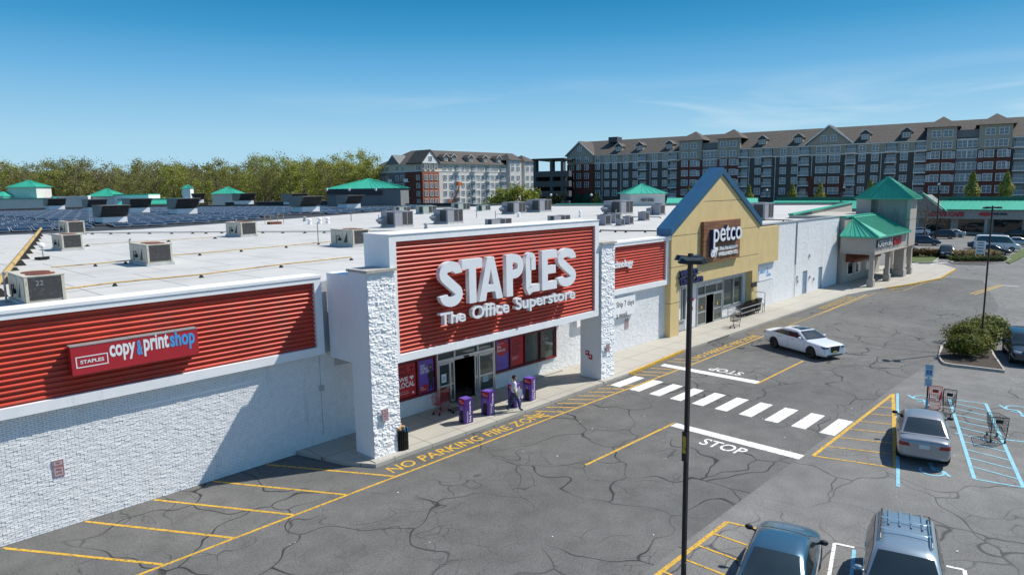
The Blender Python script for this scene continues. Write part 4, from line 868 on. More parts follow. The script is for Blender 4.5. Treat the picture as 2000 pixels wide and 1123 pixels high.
a_ = MB(); a_.prism([(76.2, 24.28, 3.2), (76.2, 23.4, 2.6), (76.2, 23.4, 2.35), (76.2, 24.28, 2.35)], (9, 0, 0)); a_.build('awning', 'awning', kb)
for x in (76.6, 79.2, 82.6):
    fo = MB().box(x, x+1.6, 24.2, 24.299, .9, 2.3).build('window', 'wtrim', kb); MB().box(x+.12, x+1.48, 24.17, 24.199, 1.0, 2.2).build('pane', 'glass', fo)
def SG(cx, cz): return WY(1460+cx*.2761, 330+cz*.2761, 20.97)
p, q, s2 = SG(912, 575), SG(1018, 560), SG(1082, 530); zl_ = 4.0
sgn = thing('sign_lettering', 'dark and red raised lettering along the restaurant canopy front', 'sign', (80, 21, 4))
textmb('KOREAN BBQ', (p.x, 20.99, zl_), (q.x-p.x, 0, 0), (0, 0, .85), .12, .03).build('lettering', 'black', sgn)
textmb('KOREAN BBQ', (p.x+.05, 20.868, zl_+.02), (q.x-p.x-.1, 0, 0), (0, 0, .81), .01, .0).build('letter_faces', 'paper', sgn)
textmb('HOT POT', (q.x+.5, 20.99, zl_), (s2.x-q.x-.5, 0, 0), (0, 0, .85), .12, .04).build('red_lettering', 'redsign', sgn)
t = MB(); t.lathe([(.35, 0), (.4, .1), (.42, .95), (.38, 1.0), (.0, 1.02)], (83.6, 22.2, .15), 14); tag(t.build('litter_bin', 'black', smooth=True, loc=(83.6, 22.2, .15)), 'squat black bin under the restaurant canopy between columns', 'bin')
# ------------------------------------------------------------ far strip mall with green roof
XM = 165.0
ml = thing('strip_mall', 'long low strip mall with pale green metal roof across the far car park', 'building', (XM, 40, 0))
ze = WX(1900, 409, XM).z; ztp = WX(1900, 391, XM+5).z; yb0, ya0 = -12, WX(1500, 395, XM).y
f = MB(); f.box(XM, XM+18, yb0, ya0, 0, ze); f.build('wall', 'taupe', ml)
f = MB(); f.box(XM-1.6, XM-.02, yb0, ya0-2, WX(1900, 428, XM-1.6).z, ze-.05); f.build('fascia', mat('pale_fascia', (.36, .34, .31), .8), ml)
f = MB()
a, b, c_, d_ = Vector((XM-2, yb0, ze)), Vector((XM-2, ya0, ze)), Vector((XM+5, ya0, ztp)), Vector((XM+5, yb0, ztp))
f.poly([a, d_, c_, b]); seams(f, a, b, c_, d_, 90, .07, .09); f.build('metal_roof', 'green', ml)
f = MB(); zt3 = WX(1900, 384.5, XM+5).z; f.box(XM+5, XM+5.4, yb0, ya0, ztp-.02, zt3); f.box(XM-2.05, XM-1.9, yb0, ya0, ze-.12, ze+.02); f.build('roof_ridge_panel', 'greendk', ml)
g_ = MB(); yg0 = WX(1845, 400, XM-2).y; yg1 = WX(1762, 400, XM-2).y; zg = WX(1800, 381, XM-2.5).z; ym_ = (yg0+yg1)/2
g_.prism([(XM-2.5, yg0, ze-.3), (XM-2.5, yg1, ze-.3), (XM-2.5, ym_, zg)], (7, 0, 0)); g_.build('cross_gable', mat('gable_grey', (.22, .22, .225), .8), ml)
g_ = MB()
for a, b in (((yg0-.6, ze-.5), (ym_, zg+.15)), ((ym_, zg+.15), (yg1+.6, ze-.5))):
    p = [(XM-2.8, a[0], a[1]), (XM-2.8, b[0], b[1]), (XM-2.8, b[0], b[1]+.3), (XM-2.8, a[0], a[1]+.3)]; g_.prism(p, (.8, 0, 0))
g_.build('gable_roof', 'green', ml)
s = MB(); zz = WX(1900, 450, XM).z
for y in range(-10, int(ya0)-3, 6):
    s.box(XM-.06, XM-.02, y+.6, y+5.2, .5, 3.1)
s.build('shopfront_glass', 'glass', ml)
for y in range(-10, int(ya0)-3, 12): MB().box(XM-1.4, XM-1.0, y, y+.5, 0, WX(1900, 428, XM-1.6).z-.01).build('column', 'taupe', ml)
def farsign(label, px0, px1, pyt, pyb, s_, m_, bo=.02):
    a, b = WX(px0, pyb, XM-1.65), WX(px1, pyb, XM-1.65); zt_ = WX(px0, pyt, XM-1.65).z
    t = thing('sign_lettering', label, 'sign', a); textmb(s_, a, (0, b.y-a.y, 0), (0, 0, zt_-a.z), .15, bo).build('lettering', m_, t)
farsign('red LOTUS CAFE lettering on the far strip mall', 1812, 1882.5, 413.5, 422.5, 'LOTUS CAFE', 'signred', .04)
farsign('small dark shop lettering right of the red cafe sign', 1938, 1967, 416, 420, 'TRAVEL CENTER', 'navy', .02)
a = WX(1924, 418.5, XM-1.7); t = MB(); t.blob((XM-1.75, a.y, a.z), (.08, 1.1, .38), 12); tag(t.build('oval_sign', 'signred', loc=a), 'red oval shop emblem between the two far mall signs', 'sign')
# second mall wing: hipped green roof block and long green roof
def hipblock(name, label, px0, px1, pyt, pye, pyb, dep, wallm, ang=None, over=.6, depth=None, roofm='green', peak=None, zbot=0.0):
    a = DP(px0, pye, dep); b = DP(px1, pye, dep); ze_ = (a.z+b.z)/2; u = (b-a); u.z = 0; W_ = u.length; u.normalize(); n = Vector((-u.y, u.x, 0)); depth = depth or W_
    ctr = (a+b)/2; ctr.z = 0; t = thing(name, label, 'building', ctr+n*depth/2)
    zb = min(DP(px0, pyb, dep).z, ze_-1) if zbot is None else zbot; ztop = DP((px0+px1)/2, pyt, dep+depth/2).z
    c0 = Vector((a.x, a.y, 0)); q = [c0, c0+u*W_, c0+u*W_+n*depth, c0+n*depth]
    m_ = MB(); m_.hexa([p+Vector((0, 0, zb)) for p in q]+[p+Vector((0, 0, ze_)) for p in q]); m_.build('wall', wallm, t)
    e_ = [q[0]-u*over-n*over, q[1]+u*over-n*over, q[2]+u*over+n*over, q[3]-u*over+n*over]; e_ = [p+Vector((0, 0, ze_+.05)) for p in e_]
    pk = ctr+n*depth/2+Vector((0, 0, ztop)); m_ = MB(); 
    for i in range(4): m_.poly([e_[i], e_[(i+1) % 4], pk]); seams(m_, e_[i], e_[(i+1) % 4], pk, pk, max(6, int(W_/1.2)), .06, .08)
    m_.poly(e_[::-1]); m_.build('hip_roof', roofm, t); return t
b_ = hipblock('roof_block', 'pale block with green hipped roof behind the white roof left of the blue gable', 1232, 1299, 359, 379, 402, 132, 'greysid', depth=13)
a = DP(1252, 394, 131.8); q = DP(1277, 394, 131.8); textmb('PARTY STORE', a, q-a, (0, 0, .55), .1, .03).build('lettering', 'black', b_)
g_ = MB(); a, b = DP(1300, 402, 138), DP(1480, 402, 150); c_, d_ = DP(1480, 387, 156), DP(1304, 387, 144); g_.poly([a, b, c_, d_]); seams(g_, a, b, c_, d_, 30, .07, .09)
lr = thing('roof_wing', 'low wing with long green metal roof between hipped block and blue gable', 'building', (a+b)/2-Vector((0, 0, ((a+b)/2).z))); g_.build('metal_roof', 'green', lr)
g_ = MB(); a0, b0 = Vector((a.x, a.y, 0)), Vector((b.x, b.y, 0)); n = Vector((1, .9, 0)); g_.hexa([a0+n*.3, b0+n*.3, b0+n*6, a0+n*6]+[p+Vector((0, 0, a.z-.1)) for p in (a0+n*.3, b0+n*.3, b0+n*6, a0+n*6)]); g_.build('wall', 'taupe', lr)
# green hipped block behind the dark roof and the far mall blocks on the left
b_ = hipblock('roof_block', 'large grey block with broad green hipped roof beyond the solar panels', 638, 782, 349, 369, 402, 150, 'siding2', depth=12, over=.4)
a, b = DP(637, 369, 149.5), DP(746, 371, 149.5)
m_ = MB(); m_.prism([a+Vector((0, 0, -1.1)), b+Vector((0, 0, -1.1)), b+Vector((0, 0, -.06)), a+Vector((0, 0, -.06))], fw*.25); m_.build('roof_fascia', 'darkroof', b_)
for i, px in enumerate((637, 681, 733)):
    p = DP(px, 368.5, 149); l_ = MB(); l_.tube(p, p+Vector((0, 0, -.5))+rt*.2, .35, 8, .15); tag(l_.build('flood_light', 'paper', loc=p), ['white flood light on left corner of the big green roofed block', 'white flood light mid edge of the big green roofed block', 'white flood light right corner of the big green roofed block'][i], 'lamp')
for i, (x0_, x1_, yt, ye, yb, lab) in enumerate([(14, 70, 352, 366, 392, 'leftmost cream block with green hipped roof on the far mall'), (172, 222, 368, 384, 408, 'second cream block from left with small green hipped roof'), (414, 459, 365, 379, 400, 'cream block with green hipped roof right of the little turret')]):
    hipblock('roof_block', lab, x0_, x1_, yt, ye, yb, 240, 'greysid', depth=8, over=.5)
hipblock('turret', 'narrow white turret with tiny green pointed roof', 355, 371, 361, 368, 400, 238, 'wtrim', depth=2.6, over=.3)
def wing(label, px0, px1, pyt, pyb, dep, m_, dz=8, top=None):
    a, b = DP(px0, pyt, dep), DP(px1, pyt, dep); t = thing('mall_wing', label, 'building', (a.x, a.y, 0)); n = Vector((fw.x, fw.y, 0)).normalized()*dz
    q = [Vector((a.x, a.y, 0)), Vector((b.x, b.y, 0)), Vector((b.x, b.y, 0))+n, Vector((a.x, a.y, 0))+n]; m = MB(); m.hexa(q+[p+Vector((0, 0, a.z)) for p in q]); m.build('wall', m_, t)
    m = MB(); z = Vector((0, 0, a.z+.005)); k_ = -n.normalized()*.2; m.hexa([q[0]+z+k_, q[1]+z+k_, q[2]+z, q[3]+z]+[p+Vector((0, 0, .35)) for p in (q[0]+z+k_, q[1]+z+k_, q[2]+z, q[3]+z)]); m.build('coping', top or 'green', t); return t
wing('long low cream mall wing at far left behind dark roof', -60, 105, 391, 410, 236, 'greysid'); wing('cream mall wing stepping up between the first two green roofs', 100, 172, 386, 406, 238, 'greysid', top='wtrim')
wing('white mall wing between small green roof and turret', 222, 290, 382, 404, 240, 'wtrim'); w2_ = wing('mall wing with sloping green roof left of turret', 230, 352, 391, 404, 236, 'wtrim')
a, b = DP(228, 400, 232), DP(345, 398, 232); g_ = MB(); g_.poly([a, b, b+Vector((3, 3.2, 1.5)), a+Vector((3, 3.2, 1.5))]); g_.build('sloping_roof', 'green', w2_)
wing('pale low wall section left of large green roofed block', 440, 640, 398, 404, 200, 'darkroof', top='darkroof')
hipblock('roof_block', 'distant cream gatehouse roof at far left edge', -20, 6, 374, 384, 395, 236, 'wtrim', depth=8)
# ------------------------------------------------------------ dark roof with solar panels
dk = thing('flat_roofed_store', 'large flat store roof of dark membrane carrying rows of solar panels', 'building', (20, 140, 0))
e0 = [Vector((-200, 80.5, 0)), Vector((13, 80.2, 0)), Vector((25, 78.5, 0)), Vector((47, 88.0, 0)), Vector((90, 109.2, 0)), Vector((104, 116, 0)), Vector((92, 136, 0)), Vector((60, 205, 0)), Vector((-200, 205, 0))]
r_ = MB(); r_.prism([p+Vector((0, 0, 6.0)) for p in e0], (0, 0, .93)); r_.build('roof', 'darkroof', dk)
r_ = MB()
for a, b in zip(e0[5:8], e0[6:9]):
    d = (b-a).normalized(); n = Vector((-d.y, d.x, 0))*.4; z = Vector((0, 0, 6.935)); r_.hexa([a+z, b+z, b+n+z, a+n+z, a+z*1.1, b+z*1.1, b+n+z*1.1, a+n+z*1.1])
r_.build('rear_parapet', 'darkroof', dk)
pn = MB()
def panelmb(mb, x, y, z):
    w_, h_ = 1.7, 1.05; t_ = R(14); c_, s_ = math.cos(t_)*h_, math.sin(t_)*h_
    P0 = [Vector((x, y, z+.12)), Vector((x+w_, y, z+.12)), Vector((x+w_, y+c_, z+.12+s_)), Vector((x, y+c_, z+.12+s_))]; n = Vector((0, -s_, c_)).normalized()*.045
    mb.hexa([p for p in P0]+[p+n for p in P0], 1); u = Vector((.06, 0, 0)); v = Vector((0, c_, s_)).normalized()*.06
    mb.poly([P0[0]+n*1.1+u+v, P0[1]+n*1.1-u+v, P0[2]+n*1.1-u-v, P0[3]+n*1.1+u-v], 0)
    mb.poly([P0[3]+Vector((0, .02, -.001)), P0[2]+Vector((0, .02, -.001)), P0[2]+Vector((0, .3, -s_-.12)), P0[3]+Vector((0, .3, -s_-.12))], 1)
panelmb(pn, 0, 0, 0); pme = pn.mesh('solar_panel', ['solar', 'solarframe'])
units_keepout = []
def proj(p):
    d = Vector(p)-EYE; z = d.dot(fw); return 1000+FPX*d.dot(rt)/z, 561.5-FPX*d.dot(up)/z
edge = lambda x: 80.4 if x < 13 else 78.6+(x-25)*(.43 if x > 25 else 0) if x < 47 else 88+(x-47)*.493
slots = []
for j in range(46):
    for i in range(-40, 75):
        x = i*1.86+(j % 3)*.4; y = 84+j*2.35
        if i % 12 in (0,) or j % 9 == 4 or y < edge(x)+3.5 or y > 196-max(0, (x-62))*2: continue
        q = proj((x, y, 7)); 
        if not (-30 < q[0] < 862) or x > 96: continue
        if 520 < q[0] < 640 and y < 100: continue
        slots.append((x, y))
slots.sort(key=lambda s_: s_[0]**2+s_[1]**2)
SOLAR = slots
# ------------------------------------------------------------ apartment blocks
def fbox(mb, x0, x1, y0, y1, z0, z1, mi=0): return mb.box(x0, x1, y0, y1, z0, z1, mi)
def winmesh(w, h, nm='window'):
    f = MB(); t = .11
    f.box(-w/2, w/2, -.16, -.02, 0, t); f.box(-w/2, w/2, -.16, -.02, h-t, h)
    f.box(-w/2, -w/2+t, -.159, -.02, t, h-t); f.box(w/2-t, w/2, -.159, -.02, t, h-t); f.box(-.05, .05, -.15, -.02, t, h-t)
    f.box(-w/2+t, -.05, -.14, -.02, h*.5-.03, h*.5+.03); f.box(.05, w/2-t, -.14, -.02, h*.5-.03, h*.5+.03)
    p = MB(); p.box(-w/2+.05, w/2-.05, -.09, -.03, .05, h-.05); return f, p
WM = {}
def put_windows(t, items, cap):
    """items: (x, y, z, w, h, face) in the building's own frame, nearest first; face 0 = front (-y), 1 = left side (-x)"""
    rest = MB(); rest_p = MB()
    for i, (x, y, z, w, h, fc) in enumerate(items):
        key = (w, h)
        if key not in WM:
            f, p = winmesh(w, h); WM[key] = (f.mesh('window', ['wtrim']), p.mesh('pane', ['aptglass']), f, p)
        fm, pm, f, p = WM[key]
        if i < cap:
            o = obj('window', fm, t, (x, y, z)); o.rotation_euler = (0, 0, -math.pi/2 if fc else 0); obj('pane', pm, o)
        else:
            for src, dst in ((f, rest), (p, rest_p)):
                n = len(dst.v); dst.v += [(x+b, y-a, z+c) if fc else (x+a, y+b, z+c) for a, b, c in src.v]; dst.f += [tuple(k+n for k in q) for q in src.f]; dst.m += src.m
    if rest.v:
        o = rest.build('window', 'wtrim', t, local=True); o['kind'] = 'stuff'; o2 = rest_p.build('pane', 'aptglass', o, local=True)
def gable_roof(mb, x0, x1, y0, y1, ze, zr, over=.7):
    ym = (y0+y1)/2; mb.prism([(x0-over, y0-over, ze), (x0-over, y1+over, ze), (x0-over, ym, zr)], (x1-x0+2*over, 0, 0))
def hip(mb, x0, x1, y0, y1, ze, zr, over=.6, rl=0.0):
    a = [(x0-over, y0-over, ze), (x1+over, y0-over, ze), (x1+over, y1+over, ze), (x0-over, y1+over, ze)]; xm, ym = (x0+x1)/2, (y0+y1)/2
    p, q = (xm-rl/2, ym, zr), (xm+rl/2, ym, zr)
    if rl: mb.poly([a[0], a[1], q, p]); mb.poly([a[1], a[2], q]); mb.poly([a[2], a[3], p, q]); mb.poly([a[3], a[0], p])
    else:
        for i in range(4): mb.poly([a[i], a[(i+1) % 4], p])
    mb.poly(a[::-1])
def dormer(x, y, z, t, front=True):
    """small gabled dormer on the front roof slope; local coordinates"""
    d = MB(); d.box(x-1.15, x+1.15, y, y+2.6, z, z+1.7); do = d.build('dormer', 'beigesid', t, local=True)
    r_ = MB(); r_.prism([(x-1.5, y-.3, z+1.7), (x+1.5, y-.3, z+1.7), (x, y-.3, z+2.9)], (0, 4.2, 0)); r_.build('dormer_roof', 'shingle', do, local=True)
    r_ = MB(); 
    for s_ in (-1, 1): r_.prism([(x+s_*1.62, y-.42, z+1.62), (x, y-.42, z+2.93), (x, y-.42, z+3.1), (x+s_*1.75, y-.42, z+1.72)], (0, .1, 0))
    r_.build('dormer_trim', 'wtrim', do, local=True)
    f, p = winmesh(1.4, 1.35); o = obj('dormer_window', WM.setdefault((1.4, 1.35), (f.mesh('window', ['wtrim']), p.mesh('pane', ['aptglass']), f, p))[0], do, (x, y-.01, z+.25)); obj('pane', WM[(1.4, 1.35)][1], do, (x, y-.01, z+.25))
def balcony(x, y, z, t, w=2.5):
    """a recessed dark bay with slab, glazed door and railing"""
    b = MB(); b.box(x-w/2-.15, x+w/2+.15, y-1.3, y-.01, z-.22, z); bo = b.build('balcony', 'wtrim', t, local=True)
    r_ = MB(); r_.box(x-w/2-.1, x+w/2+.1, y-1.27, y-1.21, z+1.0, z+1.07)
    n = 9
    for i in range(n+1): xx = x-w/2-.08+(w+.16)*i/n; r_.box(xx-.025, xx+.025, y-1.265, y-1.215, z, z+1.0)
    r_.build('railing', 'wtrim', bo, local=True)
    MB().box(x-w/2+.1, x+w/2-.1, y-.1, y-.012, z, z+2.15).build('balcony_door', 'aptglass', bo, local=True)
PL, PRr = DP(1110, 330, 1), DP(2000, 330, 1)
PL = EYE+(PL-EYE)*(189.5/PL.x); PRr = EYE+(PRr-EYE)*(212.0/PRr.x); PL.z = PRr.z = 0
AU = (PRr-PL).normalized(); AN = Vector((-AU.y, AU.x, 0))
apt = thing('apartment_building', 'long dark grey and brick apartment building with dormered shingle roof and pointed towers', 'apartments', PL, math.atan2(AU.y, AU.x))
def U(px):
    d = ray(px, 330); t = (PL-EYE).dot(AN)/d.dot(AN); return (EYE+d*t-PL).dot(AU)
#         # photo column -> metres along the front
LEN = U(2000)+45
ZR = [4.6, 7.75, 10.75, 13.7, 16.65]; ZT = 19.3; EA = 21.6
w = MB(); w.box(0, LEN, 0, 20, 3.6, 18.7); w.build('wall', 'siding', apt, local=True)
w = MB(); w.box(0, LEN, .0, 20, 18.95, EA); w.build('upper_wall', 'beigesid', apt, local=True)
w = MB(); w.box(0, LEN, .25, 20, 0, 3.6); w.build('ground_floor', 'dbrick', apt, local=True)
w = MB(); w.box(-.05, LEN, -.12, 20.05, 18.7, 18.95); w.box(-.3, LEN, -.5, -.01, EA-.3, EA-.01); w.build('white_trim', 'wtrim', apt, local=True)
brk = [(U(1110), U(1160)), (U(1328), U(1371)), (U(1402), U(1446)), (U(1806), U(1864)), (U(1907), U(1972))]
twr = brk[1:]
for i, (a, b) in enumerate(brk):
    MB().box(a, b, -.9, -.02, 0, 18.69).build('brick_bay', 'dbrick', apt, local=True); MB().box(a, b, -.9, -.02, 18.96, EA+(3.1 if i else 0)).build('bay_upper_wall', 'beigesid', apt, local=True)
MB().box(U(1576), U(1650), -.4, -.02, 0, 12.8).build('brick_bay', 'dbrick', apt, local=True)
for a, b in ((U(1371), U(1402)), (U(1864), U(1907))): w = MB(); w.box(a, b, -.2, -.02, 3.6, 18.69); w.box(a, b, -.2, 8, 18.96, EA+2.2); w.build('recess_wall', 'siding2', apt, local=True)
r_ = MB(); gable_roof(r_, 0, LEN, 0, 20, EA, 27.0); r_.build('roof', 'shingle', apt, local=True)
for a, b in twr: r_ = MB(); hip(r_, a, b, -.9, 9, EA+3.15, EA+6.2, .8); r_.build('tower_roof', 'shingle', apt, local=True)
def crossgable(a, b, y0, rise, ze=EA, win=(), depth=9):
    m = (a+b)/2; g_ = MB(); g_.prism([(a, y0, ze), (b, y0, ze), (m, y0, ze+rise)], (0, depth, 0)); go = g_.build('gable', 'beigesid', apt, local=True)
    r_ = MB(); s_ = .35
    for u, v in ((a-.5, b), (b+.5, a)):
        r_.prism([(u, y0-.5, ze-.15), (m, y0-.5, ze+rise+.15), (m, y0-.5, ze+rise+.55), (u, y0-.5, ze+.2)], (0, depth, 0))
    r_.build('gable_roof', 'shingle', go, local=True); r_ = MB()
    for u in (a-.55, b+.55): r_.prism([(u, y0-.62, ze-.2), (m, y0-.62, ze+rise+.1), (m, y0-.62, ze+rise+.5), (u, y0-.62, ze+.2)], (0, .1, 0))
    r_.build('gable_trim', 'wtrim', go, local=True)
crossgable(brk[0][0], brk[0][1], -.91, 4.4); crossgable(U(1573), U(1661), -.5, 5.0)
items = []
WC = [1167.5, 1185.5, 1200.5, 1222.5, 1241, 1279, 1299, 1480, 1529, 1552, 1682.5, 1707.5, 1764]
for px in WC:
    for z in ZR[1:]+[ZT]: items.append((U(px), 0, z, 1.75, 1.95 if z != ZT else 1.7, 0))
for px in (1119, 1133, 1148):
    for z in ZR[2:]+[ZT]: items.append((U(px), -.9, z, 1.7, 1.9 if z != ZT else 1.7, 0))
items.append((U(1135), -.92, EA+1.3, 1.5, 1.6, 0))
for px in (1339, 1356, 1414, 1432, 1825, 1847.5, 1929, 1955):
    for z in ZR[1:]+[ZT, ZT+2.85]: items.append((U(px), -.9, z, 2.1, 1.9 if z < ZT else 1.8, 0))
for px in (1365.5, 1441, 1812, 1859.5, 1913, 1966.5):
    for z in ZR[2:]: items.append((U(px), -.9, z, .9, 1.7, 0))
for px in (1380, 1394.5, 1876, 1896):
    for z in ZR[1:]+[ZT]: items.append((U(px), -.2, z, 2.2, 1.95, 0))
for px in (1603, 1629):
    for z in ZR[1:]+[ZT]: items.append((U(px), -.4 if z < 12 else 0, z, 2.9, 1.9, 0))
for px in (1607, 1626): items.append((U(px), -.51, EA+.9, 1.6, 1.7, 0))
items.sort(key=lambda q: -q[2]+(0 if q[0] < U(2000) else 100)); vis = [q for q in items if q[2] > 9]; low = [q for q in items if q[2] <= 9]
put_windows(apt, vis+low, 98)
for px in (1256, 1315.5, 1452.5, 1499, 1571, 1661, 1739, 1796, 1990):
    dk_ = MB(); dk_.box(U(px)-1.35, U(px)+1.35, -.012, -.002, 6.8, EA-.4); dk_.build('balcony_bay', 'siding2' if px in (1452.5, 1990) else 'siding', apt, local=True)
    for z in (7.3, 10.3, 13.25, 16.2, 19.1): balcony(U(px), -.01, z, apt)
for px in (1205, 1246, 1304, 1485, 1555.5, 1685.5, 1765.5): dormer(U(px), 1.2, EA+.8, apt)
for px in (1176, 1213, 1270, 1310, 1463, 1514, 1558, 1585, 1651, 1668, 1720, 1748, 1785): MB().box(U(px)-.06, U(px)+.06, -.11, -.02, 3.6, 18.69).build('downpipe', 'wtrim', apt, local=True)
for px in range(1120, 2000, 11):
    if int(px/11) % 3: MB().box(U(px)-.8, U(px)+.8, .1, .24, .3, 3.0).build('shopfront_pane', 'glass', apt, local=True)
for px, w2, y, z0, z1 in ((1119, 1.1, -1, 5, 8.4), (1133.5, 1.1, -1, 5, 8.4), (1148, 1.1, -1, 5, 8.4), (1119, 1.1, -1, .4, 3.3), (1133.5, 1.1, -1, .4, 3.3), (1148, 1.1, -1, .4, 3.3), (1168, 1.2, -.1, 5.2, 8.8), (1186, 2.0, .12, .6, 3.5)): MB().box(U(px)-w2, U(px)+w2, y, y+.08, z0, z1).build('green_shop_pane', 'greenglass', apt, local=True)
s = MB(); s.prism([(U(1108), -.91, 4.2), (U(1108), -2.6, 3.6), (U(1108), -2.6, 3.4), (U(1108), -.91, 3.4)], (U(1160)-U(1108), 0, 0)); s.build('awning', 'navy', apt, local=True)
s = MB(); s.box(U(1173), U(1190), 6, 10, 26, 27.8); s.build('roof_plant', 'gardeck', apt, local=True)
# second, lighter apartment block
Cn = DP(827, 395, 256); Cn.z = 0; LX = 61; LY = 27
ap2 = thing('apartment_building', 'smaller light grey and red brick apartment building beside the wood', 'apartments', Cn)
w = MB(); w.box(0, LX, 0, LY, 0, 17.6); w.build('wall', 'greysid', ap2, local=True)
w = MB(); w.box(0, LX, .02, LY, 17.85, 20.6); w.build('upper_wall', mat('cream_siding', (.60, .55, .45), .8), ap2, local=True)
w = MB(); w.box(-.1, LX, -.12, LY, 17.6, 17.85); w.box(-.5, LX, -.5, -.01, 20.4, 20.59); w.box(-.52, -.05, -.5, LY, 20.4, 20.59); w.build('white_trim', 'wtrim', ap2, local=True)
w = MB(); 
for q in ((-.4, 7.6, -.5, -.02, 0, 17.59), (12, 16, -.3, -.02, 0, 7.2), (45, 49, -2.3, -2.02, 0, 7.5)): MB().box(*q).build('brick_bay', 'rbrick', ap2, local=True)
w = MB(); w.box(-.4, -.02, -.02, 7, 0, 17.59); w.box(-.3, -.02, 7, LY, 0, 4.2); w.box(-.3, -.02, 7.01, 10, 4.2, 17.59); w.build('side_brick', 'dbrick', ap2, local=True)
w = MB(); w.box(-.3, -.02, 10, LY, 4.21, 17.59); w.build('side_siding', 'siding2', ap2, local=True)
w = MB(); 
for q in ((45, 52, -2, -.02, 0, 22.5), (54, 61, -2, -.02, 0, 22)): MB().box(*q).build('stair_tower', 'greysid', ap2, local=True)
r_ = MB(); r_.poly([(-.7, -.7, 20.6), (LX, -.7, 20.6), (LX, 12, 26.3), (10, 12, 26.3)]); r_.poly([(-.7, LY+.7, 20.6), (-.7, -.7, 20.6), (10, 12, 26.3), (10, LY-8, 26.3)]); r_.poly([(LX, LY+.7, 20.6), (-.7, LY+.7, 20.6), (10, LY-8, 26.3), (LX, 12, 26.3)]); r_.poly([(LX, -.7, 20.6), (LX, LY+.7, 20.6), (LX, 12, 26.3)]); r_.build('roof', 'shingle', ap2, local=True)
r_ = MB(); hip(r_, 45, 52, -2, 8, 22.55, 25.5); r_.build('tower_roof', 'shingle', ap2, local=True); r_ = MB(); hip(r_, 54, 61, -2, 8, 22.05, 25.0); r_.build('tower_roof', 'shingle', ap2, local=True)
g_ = MB(); g_.prism([(-.4, -.55, 20.6), (7.6, -.55, 20.6), (3.6, -.55, 25.2)], (0, 8, 0)); g_.build('gable', 'wtrim', ap2, local=True)
g_ = MB()
for u in (-1.0, 8.2): g_.prism([(u, -.8, 20.3), (3.6, -.8, 25.2), (3.6, -.8, 25.7), (u, -.8, 20.8)], (0, 9, 0))
g_.build('gable_roof', 'shingle', ap2, local=True)
g_ = MB(); g_.prism([(-.7, 13, 20.6), (-.7, 22, 20.6), (-.7, 17.5, 24.4)], (6, 0, 0)); g_.build('side_gable', 'siding2', ap2, local=True)
items = []
for x in (1.2, 3.6, 6.0):
    for z in (5.4, 8.4, 11.4, 14.4, 18.2): items.append((x, -.5, z, 1.5, 1.9 if z < 18 else 1.7, 0))
items.append((3.6, -.56, 21.6, 1.5, 1.6, 0))
for x in (11.0, 14.0, 20.2, 23, 28.5, 31.0, 36.5, 39):
    for z in (2.2, 5.4, 8.4, 11.4, 14.4, 18.2): items.append((x, -.3 if 12 < x < 16 and z < 7 else 0, z, 1.7, 1.9 if z < 18 else 1.7, 0))
for x in (46.7, 50, 55.8, 59):
    for z in (5.4, 8.4, 11.4, 14.4, 18.2, 20.3): items.append((x, -2, z, 1.7, 1.8 if z < 18 else 1.6, 0))
for y in (2.2, 12, 15.2, 22, 25):
    for z in (5.4, 8.4, 11.4, 14.4, 18.2): items.append((-.4 if y < 7 else -.3 if z < 17 else 0, y, z, 1.9, 1.9 if z < 18 else 1.7, 1))
put_windows(ap2, items, 98)
for x in (17.2, 25.8, 33.8, 42):
    for z in (5.0, 8.0, 11.0, 14.0, 17.9): balcony(x, 0, z, ap2, 2.4)
for x in (12.5, 16.5, 25.5, 33.5, 41.5): dormer(x, 1.0, 21.4, ap2)
for y in (8.5, 18.6):
    for z in (5.0, 8.0, 11.0, 14.0): s = MB(); s.box(-1.4, -.31, y-1.3, y+1.3, z-.2, z); s.box(-1.42, -1.36, y-1.3, y+1.3, z+.0, z+1.05); s.build('balcony', 'wtrim', ap2, local=True)
s = MB(); 
for x in (20, 23.5, 27): MB().box(x, x+2.6, -.06, -.01, .1, 2.7).build('garage_door', 'doorwhite', ap2, local=True)
# parking garage between the two blocks
q0, q1 = DP(1042, 380, 232), DP(1100, 380, 228); q0.z = q1.z = 0
gr = thing('parking_garage', 'dark open deck parking garage with solar canopy between the apartment blocks', 'garage', q0)
u = (q1-q0).normalized(); n = Vector((-u.y, u.x, 0)); n = n if n.dot(fw) > 0 else -n; Lg = (q1-q0).length+2
def gbox(mb, a, b, d0, d1, z0, z1):
    p = [q0+u*a+n*d0, q0+u*b+n*d0, q0+u*b+n*d1, q0+u*a+n*d1]; mb.hexa([v+Vector((0, 0, z0)) for v in p]+[v+Vector((0, 0, z1)) for v in p])
d = MB(); gbox(d, .2, Lg-2.2, 3, 14, 0, 15.4); d.build('dark_core', 'dark', gr)
for z in (1.2, 4.5, 7.8, 11.1, 14.4): d = MB(); gbox(d, 0, Lg, 0, 3, z, z+1.9); d.build('deck_parapet', 'gardeck', gr)
for a in (0, Lg*.5-.4, Lg-2.9): d = MB(); gbox(d, a, a+.9, .1, 2.9, 0, 20); d.build('column', 'gardeck', gr)
d = MB(); gbox(d, -.3, Lg-1.5, -.6, 16, 20, 20.5); d.build('solar_canopy', 'darkroof', gr)
